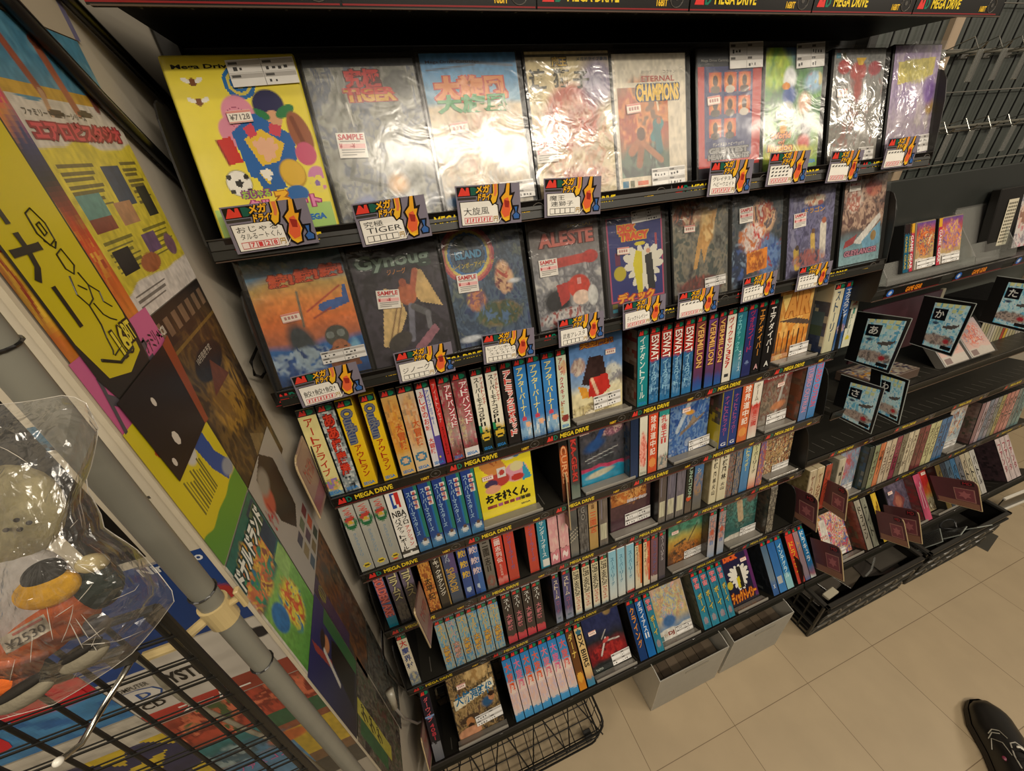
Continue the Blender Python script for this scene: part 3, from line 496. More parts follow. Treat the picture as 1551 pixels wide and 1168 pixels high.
row2 = [
 ((429, 598), 'teal-to-orange sea battle with pilot', dict(crinkle=True, ops=[('g', [(0, '1c3c6c'), (.12, '2a5c9a'), (.28, '2f6aa8'), (.34, 'b0694a'), (.5, 'dd7a3a'), (.66, 'dd8f46'), (.78, 'c8a860'), (.86, '4f7fa0'), (1, '4a6a72')]), ('e', .36, .3, .13, .19, 12, '3c4448', .5), ('l', .45, .72, .42, .45, .012, '6a6a5c'), ('c', 7, ['3c6ca8', 'a8bcc8', '2a4a84'], .8, .3, .18, .4, .12), ('p', [(.62, .56), (.64, .60), (.74, .62), (.9, .63), (.93, .72), (.97, .72), (.96, .58), (.78, .545), (.66, .535)], '3f62a0'), ('l', .5, .56, .9, .72, .009, 'b0483a'), ('l', .55, .5, .75, .56, .009, '9a4a3a'), ('p', [(.58, .05), (.6, .22), (.72, .3), (.86, .24), (.92, .06)], '7a4a30'), ('e', .73, .33, .13, .09, 0, '4a4e48'), ('e', .66, .345, .045, .03, 0, '77807c'), ('e', .78, .35, .045, .03, 0, '77807c'), ('e', .74, .215, .10, .085, 0, 'a86a48'), ('e', .74, .15, .085, .05, 0, '3a2a20'), ('b', .68, .235, .72, .242, '3a2a22'), ('b', .77, .235, .81, .242, '3a2a22'), ('e', .9, .22, .05, .06, 0, '7ab0cc', .8)],
   t=[('鮫!', (.2, .77, .46, .87), 'd9542f', dict(ol='8a3a2a', w=.05)), ('鮫!', (.47, .785, .72, .885), 'd9542f', dict(ol='8a3a2a', w=.05)), ('鮫!', (.73, .8, .98, .9), 'd9542f', dict(ol='8a3a2a', w=.05))], price=(.24, .5), state=(.5, .13, .062, .018))),
 ((569.8, 562), 'dark brown winged statue', dict(crinkle=True, ops=[('g', [(0, '2a2628'), (.4, '3a3440'), (1, '33302e')]), ('c', 6, ['2c282c', '46404a', '38343a'], .7), ('p', [(.14, .18), (.28, .15), (.5, .42), (.44, .62), (.3, .66), (.22, .42)], 'd2b47c'), ('p', [(.7, .78), (.78, .76), (.95, .44), (.7, .5), (.6, .6)], 'cfb076'), ('l', .3, .2, .46, .5, .008, '8a6a4a'), ('l', .24, .22, .42, .52, .008, '8a6a4a'), ('e', .55, .58, .11, .09, 10, 'b86a48'), ('e', .53, .68, .045, .035, 0, 'a85a40'), ('l', .62, .6, .7, .76, .035, 'b5654a'), ('l', .57, .48, .5, .2, .035, '7a7a88'), ('l', .6, .47, .75, .4, .04, '5a5a5c'), ('l', .75, .4, .74, .28, .03, '77777c'), ('p', [(.5, .12), (.8, .3), (.85, .24), (.6, .08)], '9c6a76'), ('e', .35, .2, .16, .07, 25, '45403c')],
   t=[('Gynoug', (.05, .79, .9, .93), '93aa9a', dict(ol='35463e', w=.03)), ('ジノーグ', (.38, .755, .6, .80), 'd08a4a', {}), ('Mega Drive Cartridge', (.04, .955, .42, .975), '9a958c', {})], sample=(.2, .5))),
 ((698, 538), 'deep blue rainbow-arch', dict(crinkle=True, ops=[('g', [(0, '3c4c7c'), (.3, '3f5c7a'), (.6, '4c5a70'), (1, '4a4c50')]), ('c', 9, ['2f3c64', '54687c', '3a4a5c', '6a7468'], .8), ('r', .3, .80, [.22, .25, .28, .31, .34], ['4a7ab0', 'd8c46a', 'cf7a6a', 'b0505a']), ('c', 10, ['b85a5a', 'd08a5a', '8a5a6a', 'cfae5a'], .9, .32, .4, .14, .12), ('c', 10, ['b84a3a', 'dfb48a', '7a3a3a'], .9, .72, .56, .14, .16), ('c', 8, ['a88a4a', '7a6a3c', '4a5a3a', '5a7aa0'], .85, .6, .25, .35, .14), ('e', .85, .52, .08, .02, 0, 'c8ccd0', .8), ('e', .16, .07, .14, .03, 0, 'd0d4d8', .6)],
   t=[('ISLAND', (.14, .765, .48, .835), '5a9ac0', dict(ol='22304a', w=.05)), ('レインボーアイランド', (.1, .69, .62, .735), 'c8b04a', dict(w=.02))], sample=(.12, .49))),
 ((818, 508), 'grey red-and-white machine', dict(crinkle=True, ops=[('g', [(0, '77767c'), (.5, '8a8b8c'), (1, '5c4c44')]), ('c', 7, ['a8a8a8', '6a6a70', '8c8c90', 'c0bdb8'], .8, .5, .35, .8, .4), ('e', .3, .25, .2, .12, 0, '2c2c30', .4), ('l', .3, .6, .9, .62, .06, 'b8443a'), ('e', .85, .62, .12, .06, 0, 'b03a34'), ('p', [(.3, .4), (.5, .42), (.48, .25), (.35, .2)], 'b23a34'), ('e', .64, .36, .17, .11, 0, 'c2402f'), ('e', .66, .25, .13, .07, 0, 'dfc7b4'), ('e', .84, .25, .08, .1, 0, 'c8c8c4'), ('b', .62, .38, .68, .44, 'd8a09a'), ('c', 9, ['b0b0b0', '707078', 'd0ccc8', 'a04038'], .8, .5, .08, .5, .1)],
   t=[('ALESTE', (.12, .75, .92, .88), 'cc6a5c', dict(ol='5a2a26', w=.04)), ('SPECIAL', (.55, .9, .92, .925), 'c8b02c', {})], sample=(.1, .5))),
 ((922, 484.6), 'navy pink-bordered white-burst', dict(crinkle=True, ops=[('g', [(0, '34323a'), (1, '3a3436')]), ('b', .05, .14, .95, .95, 'b04a6a'), ('b', .07, .155, .93, .94, '2c3272'), ('s', .62, .46, .33, 14, 'dcd8c8'), ('p', [(.5, .2), (.58, .2), (.6, .6), (.5, .62), (.44, .5)], 'cfc22c'), ('p', [(.68, .2), (.8, .22), (.76, .58), (.64, .56)], '26262a'), ('e', .57, .68, .09, .02, 0, 'd0c030'), ('e', .7, .6, .035, .025, 0, 'd09a80'), ('e', .22, .42, .1, .07, 0, 'b8a82c'), ('b', .15, .5, .24, .62, '6a2a4a'), ('b', .82, .65, .86, .76, 'a03a4a'), ('b', .06, .04, .14, .08, '3a8aa0'), ('b', .06, .09, .14, .13, '6a6420')],
   t=[('DICK', (.22, .80, .52, .875), 'dd5a32', dict(ol='d8b02c', w=.08)), ('TRACY', (.25, .72, .72, .80), 'dd5a32', dict(ol='d8b02c', w=.08)), ('ディック', (.16, .12, .78, .225), 'e8a02c', dict(ol='b03a2c', w=.06))], price=(.2, .6), state=(.45, .86, .06, .02))),
 ((1020, 462), 'murky pale rearing-horse', dict(crinkle=True, ops=[('g', [(0, '4a4644'), (.3, '5a5854'), (.6, '6c6a5c'), (1, '7a6a58')]), ('c', 7, ['3a3a38', '6a6a64', '8a8270', '4a5450'], .8), ('c', 9, ['c89a7a', 'e0c4a0', 'a85a3a', '4a3a34'], .8, .3, .86, .35, .12), ('p', [(.35, .3), (.45, .62), (.62, .85), (.8, .88), (.7, .6), (.62, .5), (.55, .35), (.5, .52), (.42, .3)], 'c09458'), ('c', 5, ['e0cda0', 'b08448', 'd8ba80'], .8, .62, .72, .16, .2), ('c', 6, ['8a2f2a', '5a2a28', 'a8483c'], .8, .5, .12, .5, .12)], price=(.2, .68), state=(.55, .1, .05, .018))),
 ((1105, 446), 'dark red-and-white heroes', dict(crinkle=True, ops=[('g', [(0, '2c3448'), (.5, '34383c'), (1, '3a4438')]), ('c', 8, ['22262c', '3f4a50', '5a5a5c', '2c3a4c'], .8), ('c', 9, ['d8cfc4', 'b04a3a', 'e0b48a', '6a5a5c'], .9, .6, .72, .28, .2), ('c', 9, ['c23c34', 'e0d4cc', 'd0783c'], .9, .4, .5, .28, .2), ('c', 9, ['3a5a9a', '6a8ab8', 'a83a3a'], .85, .75, .3, .3, .25), ('c', 7, ['3a5a9a', '22304c', '88a0b8'], .8, .15, .25, .2, .25), ('p', [(.3, .14), (.72, .17), (.72, .4), (.3, .36)], 'dc8424'), ('c', 10, ['e8a040', '8a3a1c', 'f0c070'], .7, .5, .27, .2, .12)], sample=(.14, .68))),
 ((1188, 425.4), 'lavender standing-party', dict(crinkle=True, ops=[('g', [(0, '77747c'), (.3, '54506a'), (1, '6a668c')]), ('c', 8, ['4a4668', '7a789a', '5c5a78', '8a88a0'], .8), ('c', 9, ['d88a5a', 'e8dcc0', 'b05a4a'], .9, .55, .84, .26, .07), ('l', .2, .3, .24, .12, .06, 'c8a84a'), ('l', .55, .45, .58, .28, .05, 'd0ae5a'), ('l', .78, .55, .8, .22, .07, 'dcd4c4'), ('e', .79, .6, .05, .035, 0, 'b86a4a'), ('e', .56, .5, .04, .03, 0, '6a4a34'), ('e', .22, .34, .04, .03, 0, '4a3a2c'), ('c', 9, ['3a3a4a', 'a85a4a', '8a8494'], .8, .5, .2, .4, .12), ('l', .3, .74, .75, .75, .03, '3f5aa0')],
   t=[('ドラゴン', (.34, .7, .78, .76), 'd8a040', dict(w=.03))], sample=(.12, .56))),
 ((1268, 405), 'brown white-ship teal-sea', dict(crinkle=True, ops=[('g', [(0, '88a8ac'), (.25, '6a8f98'), (.4, '5a4a46'), (1, '7c625a')]), ('c', 8, ['4a3a38', '8a6a5c', 'c8a890', '6a4a44'], .85, .5, .72, .8, .38), ('c', 9, ['d8c8b8', 'b06a5a', 'e8d8c8'], .9, .28, .74, .24, .14), ('c', 8, ['a84a44', 'c87a60', '5a2a30'], .9, .68, .86, .24, .12), ('p', [(.3, .25), (.9, .56), (.95, .5), (.5, .22)], 'd4d0c8'), ('p', [(.08, .2), (.12, .28), (.4, .35), (.32, .24)], '9a3a3c'), ('p', [(.52, .25), (.95, .46), (.98, .2), (.6, .12)], '6fa0b8'), ('e', .8, .3, .07, .06, 0, '9a7a44')],
   t=[('GLEYLANCER', (.12, .1, .92, .165), 'c88a98', dict(ol='6a3a50', slant=.2))], sample=(.1, .83))),
]
for r in row2: pass
# stickers on the last cover of the second row are only a red title slip
cover_row(2, row2, 60)
# ================================================================ spine-out rows
V = lambda s, col, u0=.2, u1=.8, v0=.12, v1=.9, ol=None: (s, 'v', u0, v0, u1, v1, col, ol) if ol else (s, 'v', u0, v0, u1, v1, col)
Rt = lambda s, col, u0, u1, v0, v1, ol=None: (s, 'r', u0, v0, u1, v1, col, ol) if ol else (s, 'r', u0, v0, u1, v1, col)
H = lambda s, col, u0, v0, u1, v1, ol=None: (s, 'h', u0, v0, u1, v1, col, ol) if ol else (s, 'h', u0, v0, u1, v1, col)
OUT = ('bright yellow grey-scripted', [(0, 'dcb41e'), (1, 'ecc626')], [Rt('OutRun', '77787e', .12, .85, .52, .9, '3a4a78'), V('アウトラン', 'a8301f', .3, .75, .12, .5)], dict(sega=1, body='d8b524'))
DRG = lambda d, a, b2: (d, [(0, a), (.24, a), (.3, b2), (.7, b2), (1, a)], [V('大冒険', 'c85a2c', .45, .9, .3, .62)], dict(sega=1, body='2a2826', ops=[('c', 7, [b2, 'c87a3c', 'e0a85a', '8a6a4a'], .6, .5, .6, .6, .34), ('e', .5, .17, .4, .055, 0, '3a7a9c'), ('e', .5, .17, .24, .033, 0, 'd8b490')]))
ADV = lambda d, t2: (d, [(0, '8a2a3c'), (.12, '7a2233'), (.3, 'c9b8b4'), (.42, 'b8a89a'), (.7, 'a03a48'), (1, '6e5a50')], [V('アドバンスド', 'f0e8e4', .45, .95, .4, .9, 'b8344a'), V('大戦略', 'c8b48a', .08, .4, .2, .5)], dict(sega=1, ops=[('c', 8, ['5a4438', '8a6a58', 'a8384a', 'c0a89a'], .55)] + t2))
MON = ('white and gold black-lettered', [(0, '1c2a22'), (.1, '2a2c22'), (.26, '2a3a2c'), (.27, 'c8a83c'), (.33, 'e8e2cc'), (1, 'ece6d6')], [V('スーパーモナコGPⅡ', '23221f', .18, .62, .32, .9), V('アイルトンセナ', 'b5402f', .68, .95, .58, .9)], dict(sega=1, ops=[('e', .5, .19, .42, .05, 0, 'd8b43a'), ('e', .5, .17, .3, .02, 0, '2a2824'), ('b', 0, .26, .25, .34, '2f8a5a')]))
AFT = ('sky-blue yellow-lettered', [(0, '2a5a8c'), (.1, 'a8bcc4'), (.3, '3f7ab8'), (.7, '3f84c4'), (1, '2f74ba')], [V('アフターバーナー', 'ecdc7c', .2, .72, .3, .9)], dict(ops=[('c', 5, ['e0e4e0', '7aa8cc', '3a78b4'], .7, .5, .14, .7, .12), ('e', .7, .2, .25, .035, 0, 'e8b088'), ('e', .45, .28, .2, .03, 0, 'c8485a')]))
ESW = ('steel-blue red-panelled', [(0, '2c6a9a'), (.3, '3a7cae'), (.56, '2f5f8c'), (.6, 'b8322c'), (1, 'c43a32')], [Rt('ESWAT', 'f0e6dc', .12, .88, .58, .9, '8a1f1c'), V('イースワット', '8fc0d8', .2, .7, .16, .56)], dict(ops=[('c', 7, ['3a6a98', '2a4a70', '7aa0bc', '244a6a'], .7, .5, .3, .7, .27)]))
VER = lambda d, a, b2: (d, [(0, '2a5a98'), (.12, '3a4a88'), (.2, '5a3a5a'), (.5, a), (1, b2)], [Rt('VERMILION', 'dfae62', .2, .85, .32, .9, '5a2a2c')], {})
KUR = ('light grey green-ringed', [(0, '9a9a90'), (1, 'b4b2a6')], [V('くる', 'c8483c', .2, .8, .8, .9), V('クルグランプリ', '7a94aa', .35, .6, .22, .56), ], dict(body='b0aea4', ops=[('e', .5, .7, .46, .10, 0, '2f6a44'), ('e', .5, .72, .3, .065, 0, 'b5b3a7'), ('e', .45, .77, .25, .035, 0, '8a8a8c'), ('e', .5, .75, .44, .03, 20, 'b8443a'), ('e', .5, .7, .2, .03, 0, 'c8a83c'), ('e', .55, .08, .3, .03, 0, 'd8c03c'), ('e', .55, .08, .18, .014, 0, '5a4a1c')]))
SMA = ('navy and green white-ticketed', [(0, '3f6f9a'), (.08, '4a80aa'), (.16, '2c4a86'), (1, '2b4188')], [V('スーパーマスターズ', '9fc0d8', .1, .42, .24, .86)] + [H(c, 'b8382f', .56, .80 - .06 * k, .8, .85 - .06 * k) for k, c in enumerate('最新球界')], dict(ops=[('p', [(1, .95), (1, .18), (.72, .18), (.8, .95)], '2f7a6c'), ('b', .64, .2, .72, .7, '2a68a8')] + [('p', [(.5 + .03 * k, .86 - .065 * k), (.84 + .02 * k, .87 - .065 * k), (.84, .815 - .065 * k), (.5, .805 - .065 * k)], 'dcd8d0') for k in range(4)] + [('e', .6, .12, .3, .05, 0, 'a0b4c0'), ('e', .6, .16, .14, .025, 0, '6a5040'), ('e', .6, .11, .24, .03, 0, 'd4d4d0')]))
GR = ('pink', 0)
row3 = [
 ((496.8, 753.5), (523, 746.8), ('cream red-lettered', [(0, '6f8d96'), (.06, '8fa0a0'), (.07, 'd8cf8e'), (1, 'e2d692')], [V('アートアライブ', 'b83a26', .25, .72, .24, .9)], dict(sega=1, body='24282a', ops=[('c', 10, ['d8cf8e', 'c86a5a', '6a9a5a', 'd8a04a', '8a6ab0'], .9, .5, .14, .6, .08)]))),
 ((524, 746.5), (549, 742), ('grey mottled red-kanji', [(0, '4a545c'), (.2, '7a8488'), (1, '6e7474')], [V('ああ播磨灘', 'd23f2a', .18, .82, .2, .9, '8a1f1a')], dict(sega=1, ops=[('c', 9, ['2c3034', '8a9494', 'c8ccc8', '5a6468'], .9)]))),
 ((550, 739), (573, 732), OUT), ((583, 731.3), (604, 724.5), OUT),
 ((610, 723.5), (632, 717.7), DRG('orange and tan', 'd8b06a', 'd89a3c')), ((633, 717.5), (655.5, 710), DRG('pale peach and tan', 'd9bf98', 'd8b48a')),
 ((657.4, 710), (676.8, 703.2), ('white and purple red-lettered', [(0, 'd8d4d8'), (1, 'e8e2dc')], [V('ふしぎのお城', 'cf3a30', .08, .48, .44, .9), V('大冒険', 'cf3a30', .08, .48, .16, .36), V('アイラブミッキー', '4a6ab8', .62, .9, .5, .9)], dict(sega=1, ops=[('b', .55, 0, 1, .36, '5a4a98'), ('b', .55, .36, .6, .93, '5a4a98'), ('e', .75, .25, .06, .012, 0, 'e0c84a'), ('e', .85, .16, .06, .012, 0, 'e0e0e8'), ('e', .7, .1, .06, .012, 0, 'e0c84a')]))),
 ((677.5, 703), (685.8, 701), ('thin bright red', [(0, 'b82c2c'), (1, 'd0342e')], [V('アイルトンセナ', 'e8a8a0', .25, .75, .5, .95), V('スーパーモナコ', '5a1a1a', .3, .7, .1, .45)], dict(md=0, roll=0))),
 ((687, 698), (705, 692.7), ADV('brown and maroon white-lettered', [])), ((706, 694), (728, 688.6), ADV('maroon white-lettered white-labelled', [('b', .0, .0, 1, .12, 'dcd6d2')])),
 ((732, 684.6), (749.5, 680.5), MON), ((752, 680), (769.8, 675), MON),
 ((771.7, 676.4), (790, 671), ('black red-lettered', [(0, '2a2624'), (1, '2a2422')], [V('アトミックロボキッド', 'd4392c', .25, .85, .1, .9, 'e8d8d0')])),
 ((791, 670), (808.5, 664.5), AFT), ((809.6, 664), (828.4, 659.6), AFT), ((829.6, 659), (848.5, 654.6), AFT),
 ((850, 654.5), (864.5, 649.7), ('pale green red-lettered', [(0, 'b8c8b0'), (.06, 'c8d4bc'), (1, 'd0d6bc')], [V('アレックスキッド', 'a8303a', .2, .6, .3, .9), V('天空魔城', 'c8a05a', .1, .4, .16, .34)], dict(sega=1, ops=[('e', .55, .14, .4, .05, 0, '8a3a34'), ('c', 8, ['d8a86a', 'c86a4a'], .7, .7, .78, .4, .1)]))),
 ((866.4, 633), 0, dict(d='pale blue and cream hill-picture', price=(.66, .73), state=(.42, .06, .068, .032), ops=[('g', [(0, 'd9cc9c'), (.3, 'd8cda4'), (.42, '8fa8c4'), (.6, '6a8fc0'), (1, '5a86c0')]), ('c', 8, ['c8b88a', 'd8d0b0', '8a7a6a'], .7, .8, .4, .25, .25), ('c', 8, ['c8a890', 'b08a6a', 'd8c0a0'], .8, .15, .66, .16, .12), ('p', [(.2, .42), (.36, .76), (.62, .74), (.7, .44), (.5, .36)], '3a2a28'), ('p', [(.32, .24), (.36, .48), (.7, .5), (.76, .3), (.55, .2)], 'bc332c'), ('l', .4, .46, .5, .26, .03, 'e0b898'), ('p', [(.12, .42), (.3, .36), (.34, .22), (.2, .24)], 'd8983a'), ('c', 10, ['d8cc9c', 'b0a070', '7a6a4a', 'e8dcc0'], .9, .4, .07, .5, .09)], t=[('天空魔城', (.2, .87, .82, .945), 'd08a34', dict(ol='8a4a2a', w=.03))])),
 ((964.2, 620.2), (980.4, 613), ('teal white-lettered', [(0, '1f7f86'), (1, '2a8c90')], [V('イチダントアール', 'd4e4dc', .2, .7, .1, .92)], dict(sega=1, side=['4a4038', '6a5a4a', '8a7a6a', '7a3a30'], sops=[('b', 0, .84, 1, .9, '7a3a34'), ('b', .3, .35, .9, .55, '23221f')]))),
 ((981.6, 615), (996.4, 610), ESW), ((998, 610), (1013.5, 605), ESW), ((1015.8, 603.3), (1029.5, 599.3), ESW), ((1031, 598.4), (1045.7, 594), ESW),
 ((1047.7, 592.6), (1062, 588), VER('maroon gold-lettered', '7a3550', '8a4a3c')), ((1065, 589), (1078.2, 585.4), VER('purple gold-lettered', '6a4a80', '7a4a86')), ((1079.5, 585), (1091, 579.6), VER('maroon and violet gold-lettered', '7a3458', '6a3a4a')),
 ((1091.5, 581), (1105, 576.7), ('white red-lettered', [(0, 'd9d2c0'), (1, 'e4ddcc')], [V('ヴイクセン357', 'b8302a', .2, .75, .2, .9)], dict(ops=[('e', .5, .09, .3, .03, 0, '3a3a3a')]))),
 ((1105.8, 577), (1120, 573), ('blue-green white-lettered', [(0, '2f6fa0'), (.2, '5a8aa0'), (.5, '2a7a78'), (1, '2f6f8c')], [V('ヴェリテックス', '7cc4c8', .1, .5, .4, .9), V('スペース', 'c8d8e0', .55, .85, .1, .4)])),
 ((1121, 572), (1134.8, 568), ('navy crimson-lettered', [(0, '2a2f5c'), (1, '2a356c')], [V('ヴォルフィード', 'a8305a', .25, .8, .35, .92)], dict(ops=[('e', .5, .2, .2, .03, 0, '6a7aa0')]))),
 ((1136, 566.5), (1149, 562), ('black orange-lettered', [(0, '1c1a1a'), (1, '22201f')], [V('エアダイバー', 'd08a3a', .25, .8, .25, .9), H('A', 'd0a0a0', .3, .06, .8, .14)], {})), ((1151, 561.5), (1165, 558), ('black white-lettered', [(0, '1c1a1a'), (1, '22201f')], [V('エアダイバー', 'e4dfd6', .25, .8, .25, .9), H('A', 'd8d8d0', .3, .06, .8, .14)], {})),
 ((1166, 547.6), 0, dict(d='orange sunset jet-silhouette', w=.125, state=(.48, .03, .065, .03), ops=[('g', [(0, '4a3a2e'), (.14, '6a4a34'), (.2, 'c87a34'), (.4, 'd08a3c'), (.6, 'e0b060'), (.8, 'cda05a'), (1, 'b88a4c')]), ('c', 5, ['d89a44', 'c8742c', 'e8c070'], .5), ('p', [(.05, .95), (.3, .58), (.42, .95)], 'e8c878'), ('p', [(0, .6), (.6, .5), (.98, .44), (.9, .52), (.5, .6)], '5a4a40'), ('b', .0, .12, .06, .95, '3a302a'), ('b', .94, .1, 1, 1, '4a4238')] + [('b', .1 + .14 * k, .1, .13 + .14 * k, .42, '4a3426') for k in range(6)], t=[('AIR', (.2, .62, .9, .97), 'd8964a', dict(w=.05, ol='a8642c')), ('エアダイバー', (.03, .03, .42, .06), 'd8a04a', {})])),
 ((1243, 537.7), (1257.7, 533.9), ('cream green-lettered', [(0, 'b8b494'), (1, 'd8cfb0')], [V('ストーリー', '4a5a6a', .3, .7, .15, .9)], dict(body='d8cdae', side=['2c3a5a', '26304c', '3a4a6a', 'cfc29c'], sops=[('b', 0, .75, 1, 1, 'd0c3a0'), ('b', .1, .42, .9, .58, '5a6a6a'), ('b', .1, .25, .9, .38, '54604a'), ('b', .2, .02, .8, .12, 'a8a08c')]))),
 ((1258.2, 533.6), (1272, 528), ('royal blue white-lettered', [(0, '6a8ab0'), (.18, '2f558c'), (1, '3560a4')], [V('エクスランザー', 'e0e4e4', .2, .8, .4, .9)], dict(ops=[('c', 9, ['c89a6a', '8a6a8a', 'd8c8b0'], .8, .5, .32, .5, .08)]))),
 ((1272.5, 528), (1284.8, 525), ('white checker-striped red-kanji', [(0, 'c9c9b0'), (1, 'dcd6c4')], [V('炎熱', 'c23a2c', .2, .85, .62, .9), V('スーパー', '5a7a6a', .3, .6, .2, .5)], dict(ops=[('b', .05, .3, .2, .6, '3a3a3a'), ('e', .5, .14, .3, .035, 0, 'd0c03a'), ('b', .5, .5, .8, .6, '4a8a7a')]))),
]
row(YS[3], ZB[3], 9, SHN[3], row3, 100)
row4 = [((549.4, 869.4), (569, 862.6), KUR), ((570, 862), (590.6, 855), KUR), ((592, 854.5), (611, 848.6), (KUR[0] + ' red-stickered', KUR[1], KUR[2], dict(KUR[3], ops=KUR[3]['ops'] + [('e', .5, .03, .2, .012, 0, 'd8523a')]))),
 ((612, 847), (637, 839.4), ('white basketball-emblem', [(0, 'e6e2d8'), (.05, 'e6e2d8'), (.051, '4a4842'), (.1, '4a4842'), (.101, 'e8e4da'), (1, 'ece8de')], [H('NBA', '22211f', .1, .585, .9, .67), V('バスケットボール', '22211f', .12, .5, .1, .57), V('プロ', '22211f', .6, .9, .46, .58), V('アクション', 'c8463a', .62, .88, .14, .44)], dict(ops=[('b', .28, .7, .5, .9, '2c4a9a'), ('b', .5, .7, .72, .9, 'c8342f'), ('p', [(.44, .89), (.5, .9), (.56, .86), (.5, .8), (.6, .72), (.52, .7), (.46, .77), (.36, .7), (.32, .72), (.42, .82)], 'ece8de')])))]
for k in range(5):
    a, b2 = 637.5 + k * 19.75, 839 - k * 6.5; row4.append(((a, b2), (a + 19.4, b2 - 6.4), SMA))
